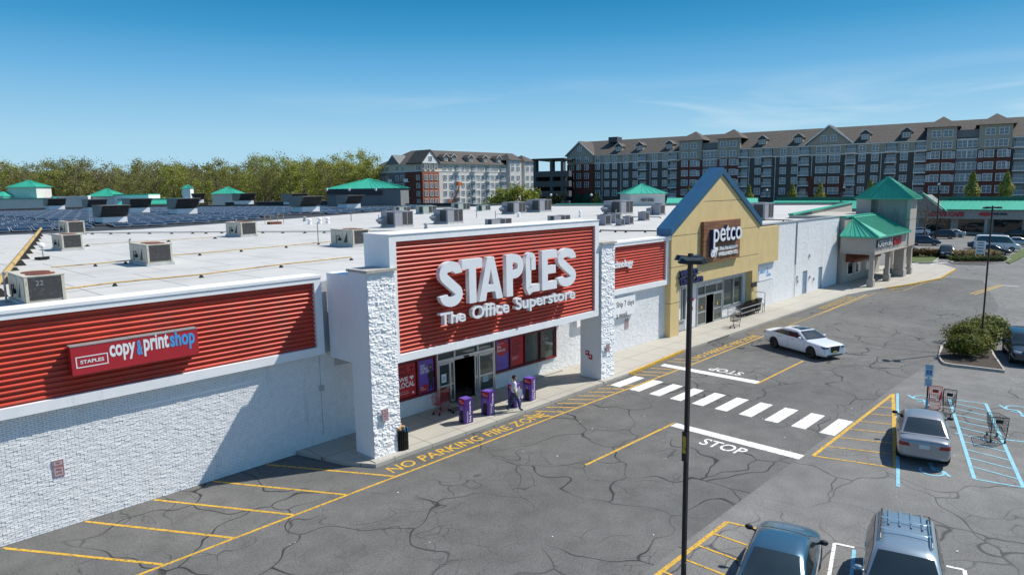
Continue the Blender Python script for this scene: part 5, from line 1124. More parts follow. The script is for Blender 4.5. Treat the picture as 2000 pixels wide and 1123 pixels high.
# ------------------------------------------------------------ trees
def tree_mesh(seed, h, cr, nleaf, ls, bare=.0, trunk_r=.28, cb=.3, squash=1.0, leaf='leaf', nb=9, dsp=.24):
    """tapered trunk with limbs, crown of leaf clumps spread through an uneven volume; returns (trunk mesh, crown mesh)"""
    rg = random.Random(seed); t = MB(); c = MB(); top = Vector((rg.uniform(-.5, .5), rg.uniform(-.5, .5), h*.86)); tips = []
    pts = [Vector((0, 0, 0)), Vector((rg.uniform(-.2, .2), rg.uniform(-.2, .2), h*.3)), Vector((top.x*.6, top.y*.6, h*.6)), top]
    rr = [trunk_r, trunk_r*.72, trunk_r*.42, trunk_r*.1]
    for i in range(3): t.tube(pts[i], pts[i+1], rr[i], 6, rr[i+1], caps=False)
    for k in range(nb):
        f = cb*.8+(.95-cb*.8)*k/nb; i = min(2, int(f*3)); b0 = pts[0].lerp(pts[3], 0)+Vector((0, 0, h*.86*f)); b0.x = pts[i].x+(pts[i+1].x-pts[i].x)*(f*3-i); b0.y = pts[i].y+(pts[i+1].y-pts[i].y)*(f*3-i)
        a = k*2.4+rg.uniform(-.5, .5); L = cr*(1.05-.55*f)*rg.uniform(.75, 1.1); rise = rg.uniform(.55, 1.1)
        m = b0+Vector((math.cos(a)*L*.5, math.sin(a)*L*.5, L*.42*rise)); e = b0+Vector((math.cos(a+.2)*L, math.sin(a+.2)*L, L*1.0*rise)); e.z = min(e.z, h*.98)
        r0 = trunk_r*.42*(1-f*.6); t.tube(b0, m, r0, 5, r0*.6, caps=False); t.tube(m, e, r0*.6, 4, r0*.12, caps=False); tips += [m.lerp(e, .35), e, e.lerp(m, .3)]
        for q in range(4):
            a2 = a+rg.uniform(-1.1, 1.1); s_ = m.lerp(e, rg.uniform(.0, .8)); e2 = s_+Vector((math.cos(a2)*L*.42, math.sin(a2)*L*.42, L*rg.uniform(.2, .5))); e2.z = min(e2.z, h); t.tube(s_, e2, r0*.3, 4, r0*.07, caps=False); tips.append(e2); tips.append(s_.lerp(e2, .6))
    tips.append(top+Vector((0, 0, h*.08)))
    for k in range(nleaf):
        p = rg.choice(tips); s_ = cr*dsp; v = p+Vector((rg.gauss(0, s_), rg.gauss(0, s_), rg.gauss(0, s_*.8)*squash))
        if v.z < h*cb*.7: v.z = h*cb*.7+rg.random()*h*.12
        n_ = Vector((rg.gauss(0, 1), rg.gauss(0, 1), rg.gauss(0, 1)+.4)).normalized(); a = n_.orthogonal().normalized(); b = n_.cross(a); z = ls*rg.uniform(.5, 1.3)
        c.poly([v-a*z, v-b*z*.6, v+a*z, v+b*z*.6])
    return t.mesh('trunk', ['bark']), c.mesh('crown', [leaf])
def plant(name, label, cat, loc, meshes, rot=0, sc=1.0, group=None, mats=None):
    t = thing(name, label, cat, loc, rot, group); t.scale = (sc, sc, sc) if isinstance(sc, (int, float)) else sc
    a = obj('trunk', meshes[0], t); b = obj('crown', meshes[1], t); return t
protos = [tree_mesh(100+i, 21, 5.0, [3000, 1900, 3400, 1100, 2400, 2700, 1700, 3200][i], .24, trunk_r=.4, cb=[.34, .36, .3, .36, .32, .28, .38, .34][i], leaf=['leaf', 'leaf4', 'leaf3', 'leaf4', 'leaf', 'leaf2', 'leaf2', 'leaf3'][i], nb=12, dsp=.15) for i in range(8)]
rg = random.Random(42); TL = 'tall spring tree with thin yellow green leaves at the edge of the wood'; nT = 0
for row, dep in enumerate((268, 285, 306, 330, 358)):
    px = -40+rg.uniform(0, 20)
    while px < (742 if row > 1 else 735):
        d_ = dep+rg.uniform(-8, 8); p = DP(px, 395, d_); base_ = 1.04 if px < 250 else 1.0 if px < 480 else 1.1
        i = rg.choice((0, 2, 4, 7, 2, 6) if px > 470 or rg.random() < .35 else (1, 3, 5, 6, 5)); s_ = base_*rg.uniform(.80, 1.2)*(1+.05*row)
        plant('tree', TL, 'tree', (p.x, p.y, 0), protos[i], rg.uniform(0, 6.28), (s_*1.05, s_*1.05, s_), 'spring trees of the wood beyond the roofs'); nT += 1
        px += rg.uniform(20, 34)
for i, (px, py) in enumerate(((205, 308), (338, 308))):
    pm = tree_mesh(300+i, 24, 3.6, 1500, .5, cb=.35, leaf='leafdk'); p = DP(px, 395, 385); plant('evergreen_tree', ['dark evergreen crown rising above the wood, left one', 'dark rounded evergreen above the wood, right one'][i], 'tree', (p.x, p.y, 0), pm, 0, 1.12 if i else 1.02)
# dense wood behind the individual trees: one mass
fw_m = MB(); rg = random.Random(9)
for k in range(5200):
    px = rg.uniform(-80, 1000); d_ = rg.uniform(375, 520); p = DP(px, 395, d_); zt_ = 21+3.5*math.sin(px*.021)+2*math.sin(px*.07+d_)
    z = zt_*(1-abs(rg.gauss(0, .35))); z = max(1, z); v = Vector((p.x, p.y, z)); n_ = Vector((rg.gauss(0, 1), rg.gauss(0, 1), rg.gauss(0, 1)+.5)).normalized(); a = n_.orthogonal().normalized(); b = n_.cross(a); s_ = rg.uniform(1.0, 2.6)
    fw_m.poly([v-a*s_, v-b*s_*.7+n_*.4, v+a*s_, v+b*s_*.7])
for k in range(500):
    px = rg.uniform(-80, 800); p = DP(px, 395, rg.uniform(372, 400)); fw_m.tube((p.x, p.y, 0), (p.x+rg.uniform(-1, 1), p.y+rg.uniform(-1, 1), rg.uniform(12, 19)), .25, 4, .05, 1, caps=False)
tag(fw_m.build('distant_wood', ['leaf2', 'bark']), 'dense mass of far woodland behind the single trees', 'woodland', kind='stuff')
# undergrowth at the wood's edge
um = MB(); rg = random.Random(19)
for k in range(3800):
    px = rg.uniform(-60, 745); p = DP(px, 395, rg.uniform(272, 365)); v = Vector((p.x, p.y, abs(rg.gauss(0, 2.6)))); n_ = Vector((rg.gauss(0, 1), rg.gauss(0, 1), rg.gauss(0, 1)+.5)).normalized(); a = n_.orthogonal().normalized(); b = n_.cross(a); s_ = rg.uniform(.4, 1.0); um.poly([v-a*s_, v-b*s_*.7, v+a*s_, v+b*s_*.7])
tag(um.build('undergrowth', 'leaf2'), 'low brush along the foot of the wood', 'undergrowth', kind='stuff')
def column_tree(seed, h=8.0, r=1.3, n=3600, ls=.17):
    rg = random.Random(seed); t = MB(); c = MB(); t.tube((0, 0, 0), (0, 0, h*.5), .14, 6, .09); t.tube((0, 0, h*.5), (0, 0, h*.95), .09, 5, .02)
    for k in range(26):
        a = rg.uniform(0, 6.28); z = h*(.12+.7*k/26); t.tube((0, 0, z), (math.cos(a)*r*.6, math.sin(a)*r*.6, z+h*.13), .03, 4, .008, caps=False)
    for k in range(n):
        u = rg.random()**.8; z = h*(.08+.92*u); rr = r*math.sin(math.pi*min(1, (.16+.84*u)**.8))**.7*(.82+.3*math.sin(u*23+seed)*math.sin(rg.random()*3)); a = rg.uniform(0, 6.28); q = rr*rg.uniform(.45, 1.06)
        v = Vector((math.cos(a)*q, math.sin(a)*q, z)); n_ = (Vector((math.cos(a), math.sin(a), .5))+Vector((rg.gauss(0, .6), rg.gauss(0, .6), rg.gauss(0, .6)))).normalized(); a1 = n_.orthogonal().normalized(); b1 = n_.cross(a1); z_ = ls*rg.uniform(.5, 1.3); c.poly([v-a1*z_, v-b1*z_*.6, v+a1*z_, v+b1*z_*.6])
    return t.mesh('trunk', ['bark']), c.mesh('crown', ['columnar'])
col = [column_tree(500+i) for i in range(2)]
for i, (px, pt) in enumerate(((1165, 376), (1195, 388), (1345, 366), (1462, 361), (1547, 358), (1601, 357), (1699, 352), (1897, 336), (1963, 336))):
    x = 186 if px < 1800 else 174
    p = WX(px, 390, x); h = WX(px, pt, x).z; lab = ['small upright young tree before the green shop glass', 'low round young tree next to the green shop glass', 'upright young tree just right of the pale hipped block', 'upright young tree at the right slope of the blue gable', 'upright young tree left of the pair beyond the green roof', 'upright young tree right of the pair beyond the green roof', 'upright young tree half hidden behind the pyramid tower roof', 'tall upright tree over the far mall roof, left one', 'tall upright tree over the far mall roof, right one'][i]
    plant('columnar_tree', lab, 'tree', (x, p.y, 0), col[i % 2], i*1.3, (h/8*(1.25 if i in (0, 1) else 1.0), h/8*(1.25 if i in (0, 1) else 1.0), h/8))
bm2 = tree_mesh(700, 9, 3.0, 700, .07, trunk_r=.2, cb=.2, leaf='leaf4', nb=30)
p = G(1806, 462); plant('bare_tree', 'nearly bare branching tree beside the grey restaurant tower', 'tree', (p.x, p.y, 0), bm2, 0, .92); p = DP(1062, 398, 205); plant('bare_tree', 'brownish bare tree in front of the parking garage', 'tree', (p.x, p.y, 0), bm2, 2, (1.1, 1.1, .95))
sm = [tree_mesh(720+i, 8, 2.6, 1300, .3, trunk_r=.18, cb=.2, leaf='leaf', nb=10) for i in range(2)]
for i, (px, pt) in enumerate(((985, 368), (1018, 358), (1036, 372), (965, 378))):
    p = DP(px, 398, 208); h = DP(px, pt, 208).z; plant('young_tree', ['bushy young tree left of the yellow green clump', 'tallest yellow green tree between the apartment blocks', 'lower tree at the right of the yellow green clump', 'smallest tree at the left foot of the light apartment block'][i], 'tree', (p.x, p.y, 0), sm[i % 2], i, h/8)
em_ = tree_mesh(740, 8, 1.4, 900, .3, trunk_r=.15, cb=.1, leaf='leafdk', nb=12)
for i, px in enumerate((828, 838, 851, 1082, 1096)): p = DP(px, 400, 212); plant('evergreen_tree', ['small dark evergreen by the brick corner, left one', 'small dark evergreen by the brick corner, middle one', 'small dark evergreen by the brick corner, right one', 'dark evergreen before the garage, left one', 'dark evergreen before the garage, right one'][i], 'tree', (p.x, p.y, 0), em_, i, .8 if i < 3 else 1.25)
# orange lift near the light apartment block
p = DP(868, 397, 215); p.z = 0; lf = thing('boom_lift', 'orange boom lift with raised arm beside the light apartment block', 'lift', p)
m_ = MB(); m_.box(p.x-2, p.x+2, p.y-1, p.y+1, .8, 2.2); m_.box(p.x-1.2, p.x+1.4, p.y-.8, p.y+.8, 2.2, 3.2); m_.build('chassis', 'orange', lf); m_ = MB()
for dx in (-1.4, 1.4): m_.lathe([(0, -1.1), (.7, -1.1), (.7, 1.1), (0, 1.1)], (p.x+dx, p.y, .7), 12, axis='y')
m_.build('wheels', 'rubber', lf); e = DP(893, 378, 215); e2 = DP(897, 363, 215); m_ = MB(); m_.tube((p.x, p.y, 3.0), e, .28, 6); m_.tube(e, e2, .22, 6); m_.build('boom', 'orange', lf); m_ = MB(); m_.box(e2.x-.8, e2.x+.8, e2.y-.5, e2.y+.5, e2.z, e2.z+1.1); m_.build('basket', 'orange', lf)
# ------------------------------------------------------------ roof plant
ZF = 6.905
def unitA(w, d, h):
    """weathered packaged unit: curb, cabinet, coil faces, slanted triangle hood, top fans; origin at base, front -y"""
    t = thing('rooftop_unit', 'x', 'rooftop unit')
    m = MB(); m.box(-w/2-.06, w/2+.06, -d/2-.06, d/2+.06, 0, .12); m.build('curb', 'pad', t, local=True)
    m = MB(); m.box(-w/2, w/2, -d/2, d/2, .121, h)
    for x in (-w/2+.05, w/2-.05): m.box(x-.05, x+.05, -d/2-.03, -d/2-.001, .121, h)
    m.box(-w/2-.025, -w/2-.001, -d/2+.02, -d/2+d*.22, .14, h-.03); m.box(-w/2-.02, -w/2-.001, -d*.05, d*.24, .2, h-.05); m.box(-w/2-.02, -w/2-.001, d*.26, d/2-.03, .2, h-.05)
    m.box(-w/2-.03, w/2+.03, -d/2-.04, d/2+.03, h+.001, h+.035); m.build('cabinet', 'beige', t, local=True, bevel=.008)
    m = MB(); m.box(-w/2+.1, w/2-.1, -d/2-.015, -d/2-.001, .2, h-.04); m.build('front_coil', 'coil', t, local=True)
    m = MB(); m.prism([(-w/2-.012, -d*.27, h-.08), (-w/2-.012, -d*.27, .25), (-w/2-.012, -d*.09, .25)], (.011, 0, 0)); m.build('side_recess', 'coil', t, local=True)
    m = MB()
    for y in (-d*.3, -d*.02): m.lathe([(0, h+.037), (min(w*.4, d*.13)+.12, h+.037), (min(w*.4, d*.13)+.12, h+.06), (0, h+.06)], (0, y, 0), 16)
    m.build('fan_grilles', 'awning', t, local=True)
    m = MB(); m.box(-w/2-.1, -w/2-.03, d*.0, d*.1, .35, .5); m.path([(-w/2-.06, d*.05, .5), (-w/2-.06, d*.05, .62), (-w/2-.06, d*.2, .62), (-w/2-.06, d*.2, .2)], .015); m.build('gas_train', 'rubber', t, local=True)
    return t
def unitB(w, d, h):
    """make up air unit on a white curb with a slanted dark intake hood"""
    t = thing('intake_hood', 'x', 'rooftop unit'); m = MB(); m.box(-w/2-.1, w/2+.1, -d/2-.1, d/2+.1, 0, h*.12); m.build('base_skid', 'coil', t, local=True)
    m = MB(); m.box(-w/2, w/2, -d/2, d/2, h*.121, h*.42); m.build('white_curb', 'white', t, local=True)
    m = MB(); m.box(-w/2-.12, w/2+.1, -d*.1, d/2+.1, h*.421, h); m.prism([(-w/2-.12, -d*.1-.001, h), (-w/2-.12, -d*.1-.001, h*.45), (-w/2-.12, -d*.42, h*.5), (-w/2-.12, -d*.78, h*.97), (-w/2-.12, -d*.78, h)], (.05, 0, 0)); m.prism([(w/2+.05, -d*.1-.001, h), (w/2+.05, -d*.1-.001, h*.45), (w/2+.05, -d*.42, h*.5), (w/2+.05, -d*.78, h*.97), (w/2+.05, -d*.78, h)], (.05, 0, 0))
    m.box(-w/2-.16, w/2+.14, -d*.82, d/2+.12, h+.001, h+.06); m.build('hood', 'hoodmetal', t, local=True)
    m = MB(); m.prism([(-w/2-.06, -d*.42, h*.5), (-w/2-.06, -d*.76, h*.95), (-w/2-.06, -d*.70, h*.95), (-w/2-.06, -d*.36, h*.5)], (w+.1, 0, 0))
    for k in range(5): z = h*(.53+.085*k); y = -d*(.42+.34*(z-h*.5)/(h*.45)); m.box(-w/2-.055, w/2+.045, y-.03, y, z, z+.03)
    m.build('louvre', 'coil', t, local=True); return t
def unitC(w, d, h, m_='ugrey', hood=True):
    t = thing('rooftop_unit', 'x', 'rooftop unit'); m = MB(); m.box(-w/2-.05, w/2+.05, -d/2-.05, d/2+.05, 0, h*.1); m.build('curb', 'pad', t, local=True)
    m = MB(); m.box(-w/2, w/2, -d/2, d/2, h*.101, h*.97); m.box(-w/2-.03, w/2+.03, -d/2-.03, d/2+.03, h*.971, h); m.box(w*.16, w*.19, -d/2-.02, -d/2-.001, h*.14, h*.95); m.build('cabinet', m_, t, local=True, bevel=.01)
    
    for q in ((-w*.08, w*.15, -d/2-.012, -d/2-.001, h*.18, h*.93), (w*.2, w/2-.05, -d/2-.012, -d/2-.001, h*.18, h*.93), (-w/2-.012, -w/2-.001, -d*.4, d*.05, h*.18, h*.93)): MB().box(*q).build('coil', 'coil', t, local=True)
    if hood:
        m = MB(); m.prism([(-w/2-.013, d*.1, h*.66), (-w/2-.6, d*.1, h*.5), (-w/2-.6, d*.1, h*.42), (-w/2-.3, d*.1, h*.2), (-w/2-.013, d*.1, h*.2)], (0, d*.36, 0)); m.build('side_hood', 'metalgrey', t, local=True)
    m = MB(); m.lathe([(0, h+.002), (min(w, d)*.33, h+.002), (min(w, d)*.33, h+.06), (0, h+.06)], (w*.1, 0, 0), 16); m.build('fan_grille', 'metalgrey', t, local=True); return t
def setlab(t, lab, loc, rz=0, sc=None, group=None):
    t.location = loc; t.rotation_euler = (0, 0, rz); t['label'] = lab
    if sc: t.scale = sc
    if group: t['group'] = group
    return t
A = unitA(1.15, 2.35, .98)
def place(proto, first, px, py, lab, wpx, base_w, z=ZF, hs=1.0, group=None, dy=0):
    """front edge of the base stands at pixel (px = middle of the front edge, py)"""
    p = G(px, py, z); dep = (p-EYE).dot(fw); s_ = wpx/FPX*dep/base_w
    t = proto if first else dup(proto)
    return setlab(t, lab, (p.x, p.y+dy*s_, z), 0, (s_, s_, s_*hs), group)
rg0 = 'packaged air conditioning units on the white roof'
q = G(92, 596, ZF); setlab(A, 'largest weathered beige roof unit at the left edge, chalked 22 on its coil', (5.46, 28.02, ZF), 0, None, rg0)
m_ = textmb('22', (5.2, 26.82, ZF+.68), (.22, 0, 0), (0, 0, .16), .004); m_.build('chalk_mark', 'metalgrey', A)
KIDS.clear()
def dupA(lab, fx_, fy_, s_=1.0):
    t = A.copy(); COL.objects.link(t); setlab(t, lab, (fx_, fy_+2.35*s_/2, ZF), 0, (s_, s_, s_), rg0)
    for k in A.children:
        if not k.name.startswith('chalk'): c = k.copy(); COL.objects.link(c); c.parent = t
    return t
p1 = G(314, 518, ZF); dupA('beige roof unit second from left edge, alone on the open white roof', p1.x, p1.y, 1.08)
p1 = G(143, 489, ZF); dupA('beige roof unit behind the large one, near the satellite mast', p1.x, p1.y, 1.05)
p1 = G(487, 462.5, ZF); dupA('beige roof unit in the middle of the white roof along the grey pipe', p1.x, p1.y, 1.2)
p1 = G(706, 482, ZF); dupA('beige roof unit partly hidden by the left end of the sign tower', p1.x, p1.y, 1.12)
p1 = G(150, 459, ZF); dupA('beige roof unit farthest back at the left beside the dark roof', p1.x, p1.y, 1.25)
B = unitB(1.6, 1.7, 2.0); first = True
for px, py, wp, lab in ((225, 440, 50, 'large intake hood in front of the solar field, nearest one'), (111.5, 412, 31, 'leftmost small intake hood by the dark parapet'), (190, 416, 34, 'intake hood just left of the second cream block'), (274, 419, 40, 'intake hood between the two largest hoods on the dark roof'), (365.5, 422, 44, 'intake hood right of the little turret'), (386, 399, 27, 'small far intake hood behind the turret right side'), (482, 402, 31, 'small intake hood right of the third hipped block'), (582, 405, 34, 'intake hood tucked behind the pair of hoods mid roof'), (606, 418, 44, 'large intake hood on the right of the solar field'), (690, 410, 36, 'intake hood before the large green roofed block')):
    place(B, first, px, py, lab, wp, 1.85, 6.935, .70, 'intake hoods on the dark solar roof', .7); first = False
KIDS.pop(B, None)
C1 = unitC(1.9, 2.0, 1.35); first = True
for px, py, wp, hs, lab in ((790, 444, 46, 1, 'grey roof unit with side hood above the left half of the sign'), (890, 437, 42, 1, 'grey roof unit with side hood above the middle of the sign'), (1225, 419.5, 42, .95, 'large grey roof unit behind the blue gable left side'), (1502, 430, 42, 1.15, 'grey roof unit close behind the right slope of the blue gable'), (1066, 414.5, 36, 1, 'brown grey far roof unit right of the green hooded one'), (1016, 418, 34, 1, 'greenish hooded far roof unit')):
    place(C1, first, px, py, lab, wp, 2.0, ZF, hs, rg0, 1.0); first = False
D1 = unitC(2.2, 1.6, 1.05, 'bgreen', False); first = True
for px, py, wp, lab in ((791, 416.5, 27, 'pale green roof unit behind the left hooded grey one'), (840, 418, 34, 'wide pale green roof unit at the dark roof edge'), (907, 411, 31, 'pale green and grey roof unit on the far edge'), (950, 412, 24, 'small pale green roof unit near the far edge')):
    place(D1, first, px, py, lab, wp, 2.3, ZF, 1, rg0, .8); first = False
E1 = unitC(3.6, 1.3, .9, 'ugrey', False); place(E1, True, 980, 441, 'long low grey roof unit just above the sign tower top', 56, 3.7, ZF, 1, rg0, .6); place(E1, False, 1098, 433, 'long low grey roof unit above the right part of the sign', 50, 3.7, ZF, 1, rg0, .6)
def condenser():
    t = thing('condenser', 'x', 'condenser'); m = MB(); m.box(-.45, .45, -.45, .45, .08, .8); m.box(-.5, .5, -.5, .5, 0, .08); m.box(-.48, .48, -.48, .48, .801, .86); m.build('cabinet', 'ugrey', t, local=True)
    m = MB(); m.box(-.36, .3, -.465, -.451, .14, .74); m.build('coil', 'coil', t, local=True); m = MB(); m.lathe([(0, .861), (.35, .861), (.35, .9), (0, .9)], (0, 0, 0), 14); m.build('fan_guard', 'rubber', t, local=True); return t
cn = condenser(); first = True
for px, py, wp, lab in ((1189, 440.5, 22, 'small condenser, leftmost of the cluster left of the blue gable'), (1208, 436, 21, 'small condenser, second of the cluster left of the blue gable'), (1217, 441, 14, 'small condenser, front middle of the cluster left of the blue gable'), (1234, 438.5, 17, 'small condenser, rightmost of the cluster left of the blue gable'), (1265, 431, 18, 'pale condenser stack nearest the blue eave'), (1277, 420, 14, 'dark condenser behind the pale stack by the blue eave'), (1295, 420, 22, 'pale metal unit touching the blue eave')):
    place(cn, first, px, py, lab, wp, 1.0, ZF, 1.1, 'small condensers near the blue gable', .5); first = False
# vents and hatch
def mushroom(px, py, h_, r, lab, m_='white'):
    p = G(px, py, ZF); r *= .62; h_ *= .75; t = MB(); t.lathe([(r*.9, 0), (r*.9, h_*.35), (r*.55, h_*.4), (r*.55, h_*.62), (r, h_*.66), (r*.95, h_*.85), (r*.4, h_), (0, h_)], p, 14); tag(t.build('roof_vent', m_, smooth=True, loc=p), lab, 'vent', 'mushroom vents on the white roof')
for px, py, h_, r, lab, m_ in ((605, 438.5, .9, .42, 'white mushroom vent left of three on the mid roof', 'white'), (625, 437, .95, .42, 'white mushroom vent in the middle of three', 'white'), (640, 436.5, .95, .42, 'white mushroom vent right of three on the mid roof', 'white'), (595, 432.5, .85, .38, 'dark drum vent left of the white mushroom vents', 'metalgrey'), (1133, 424.5, 1.1, .3, 'pale roof cowl between far units above the sign right end', 'white'), (1013, 424, .8, .4, 'white turbine vent near the greenish hooded unit', 'white'), (832, 448, .8, .35, 'shiny short flue between the two hooded grey units', 'metalgrey')): mushroom(px, py, h_, r, lab, m_)
p = G(536, 438, ZF); h_ = thing('roof_hatch', 'brown roof hatch with yellow safety rails on the white roof', 'hatch', p); m = MB(); m.box(p.x-.6, p.x+.6, p.y-.6, p.y+.6, ZF, ZF+.28); m.build('hatch_lid', 'awning', h_); m = MB()
for x in (-.8, .8):
    m.path([(p.x+x, p.y-.7, ZF), (p.x+x, p.y-.7, ZF+1.1), (p.x+x, p.y+.7, ZF+1.1), (p.x+x, p.y+.7, ZF)], .03)
    m.tube((p.x+x, p.y-.7, ZF+.6), (p.x+x, p.y+.7, ZF+.6), .025)
m.build('safety_rails', 'ypipe', h_)
# pipes on little black supports
def pipe(label, pts, r, m_, step=1, cat='pipe', zz=.14, sup=None):
    P_ = [G(x, y, ZF+zz) for x, y in pts]; t = thing('roof_pipe', label, cat, (P_[0].x, P_[0].y, ZF)); m = MB(); m.path(P_, r, 6); m.build('pipe_run', m_, t)
    for a, b in (sup or [(pts[i], None) for i in range(len(pts))]):
        p = G(a[0], a[1], ZF+zz); K = .07 if p.y < 50 else .16; s_ = MB(); s_.hexa([(p.x-K-.02, p.y-.08, ZF), (p.x+K+.02, p.y-.08, ZF), (p.x+K+.02, p.y+.08, ZF), (p.x-K-.02, p.y+.08, ZF), (p.x-.03, p.y-.05, ZF+zz-r), (p.x+.03, p.y-.05, ZF+zz-r), (p.x+.03, p.y+.05, ZF+zz-r), (p.x-.03, p.y+.05, ZF+zz-r)]); s_.build('pipe_support', 'rubber', t)
pipe('nearest roof gas pipe, black then yellow, running from the large unit to the sign tower', [(128, 564), (224, 552), (393, 536), (549, 516.5), (686, 502)], .035, 'ypipe', sup=[((224, 552), 0), ((393, 536), 0), ((549, 517), 0), ((686, 503), 0)])
pipe('second roof gas pipe passing the lone beige unit', [(100, 522), (186, 515), (245, 509.5), (258, 508)], .03, 'ypipe', sup=[((186, 515), 0), ((245, 510), 0)])
pipe('third roof gas pipe reaching the unit by the sign tower', [(338, 498.5), (390, 494.5), (471, 487.5), (559, 480), (622, 474), (656, 471)], .03, 'ypipe', sup=[((390, 494.5), 0), ((471, 487.5), 0), ((559, 480), 0), ((622, 474), 0)])
pts = [(60, 457), (180, 455), (216, 454.5), (251, 454.5), (292, 454), (335, 454), (376, 453.5), (402, 453.5), (433, 453), (513, 452.5), (552, 452.5), (595, 452.5), (633, 452), (700, 452), (752, 451.5), (812, 451)]
pipe('long grey roof pipe along the back of the white roof', pts, .05, 'metalgrey', sup=[(q_, 0) for q_ in pts[1:-1]])
pipe('fine yellow roof pipe by the far beige unit', [(170, 477.5), (329, 469), (420, 463)], .02, 'ypipe'); pipe('dark roof pipe between the sign tower and the blue gable', [(1172, 450), (1202, 450.5), (1222, 451), (1260, 451), (1290, 451.5)], .05, 'rubber'); pipe('short dark roof pipe beyond the blue gable', [(1175, 421.5), (1230, 423.5), (1290, 424)], .06, 'metalgrey'); pipe('thin dark pipe on the roof right of the gable', [(1488, 429), (1530, 430), (1576, 432)], .05, 'rubber')
P0, P1 = G(0, 546, ZF+.45), G(80, 446.5, ZF+.45); d = (P1-P0).normalized(); P0 = P0-d*4; dp = thing('roof_pipe', 'thick rusty yellow pipe running away across the left of the roof', 'pipe', (P0.x, P0.y, ZF)); m = MB(); m.tube(P0, P1, .115, 10); m.build('pipe_run', 'ypipe', dp, smooth=True)
n = 12
for i in range(n):
    p = P0.lerp(P1, (i+.5)/n); s_ = MB(); s_.hexa([(p.x-.3, p.y-.2, ZF), (p.x+.3, p.y-.2, ZF), (p.x+.3, p.y+.2, ZF), (p.x-.3, p.y+.2, ZF), (p.x-.14, p.y-.1, ZF+.29), (p.x+.14, p.y-.1, ZF+.29), (p.x+.14, p.y+.1, ZF+.29), (p.x-.14, p.y+.1, ZF+.29)]); s_.build('pipe_support', 'rubber', dp)
p = G(85, 507, ZF); st = thing('satellite_mast', 'small dish mast held by black ballast blocks on the roof', 'dish', p); m = MB()
for x, y in ((-.25, 0), (.15, .1), (-.05, -.25)): m.box(p.x+x-.15, p.y+y-.1, 0, 0, 0, 0) if False else m.box(p.x+x-.16, p.x+x+.16, p.y+y-.1, p.y+y+.1, ZF, ZF+.16)
m.build('ballast', 'rubber', st); m = MB(); m.tube((p.x, p.y, ZF+.15), (p.x, p.y, ZF+.8), .03); m.build('mast', 'metalgrey', st); m = MB(); m.lathe([(0, 0), (.1, .03), (.16, .08), (.165, .08), (.1, .05)], (p.x, p.y-.03, ZF+.8), 14, axis='y'); m.build('dish', 'paper', st)
for i, (px, py, ht) in enumerate(((257, 513, 1.25), (622, 478, 1.5), (13, 590, 1.0), (462, 440, .7), (1437, 0, 0), (686, 432, .8), (740, 431, .7), (848, 425, .8), (931, 425, 1.0), (968, 427, .9), (1203, 423, .8))):
    if not ht: continue
    p = G(px, py, ZF); m = MB(); m.tube(p, p+Vector((0, 0, ht)), .035 if i < 3 else .06, 6); m.blob(p+Vector((.04, 0, ht)), .06, 6); tag(m.build('vent_pipe', 'metalgrey', loc=p), ['thin vent pipe beside the lone beige unit', 'tall thin vent pipe beside the unit at the sign tower', 'thin vent pipe beside the largest beige unit', 'short vent pipe by the mid roof beige unit', '', 'short white vent pipe in front of the right intake hoods', 'short white vent pipe left of the hooded grey units', 'short white vent pipe between the hooded grey units', 'tall white vent pipe right of the hooded grey units', 'white vent pipe above the long low unit', 'pale vent pipe near the condenser cluster'][i], 'vent')
# solar panels: the nearest 285 one by one, the rest as one field
for i, (x, y) in enumerate(SOLAR[:285]):
    o = obj('solar_panel', pme, None, (x, y, 6.935)); tag(o, 'dark blue tilted solar panel on the dark roof', 'solar panel', 'solar panels in rows on the dark roof')
rest = MB()
for (x, y) in SOLAR[285:]: panelmb(rest, x, y, 6.935)
tag(rest.build('solar_field', ['solar', 'solarframe']), 'far rows of dark blue solar panels filling the dark roof', 'solar panels', kind='stuff')
print('solar', len(SOLAR))
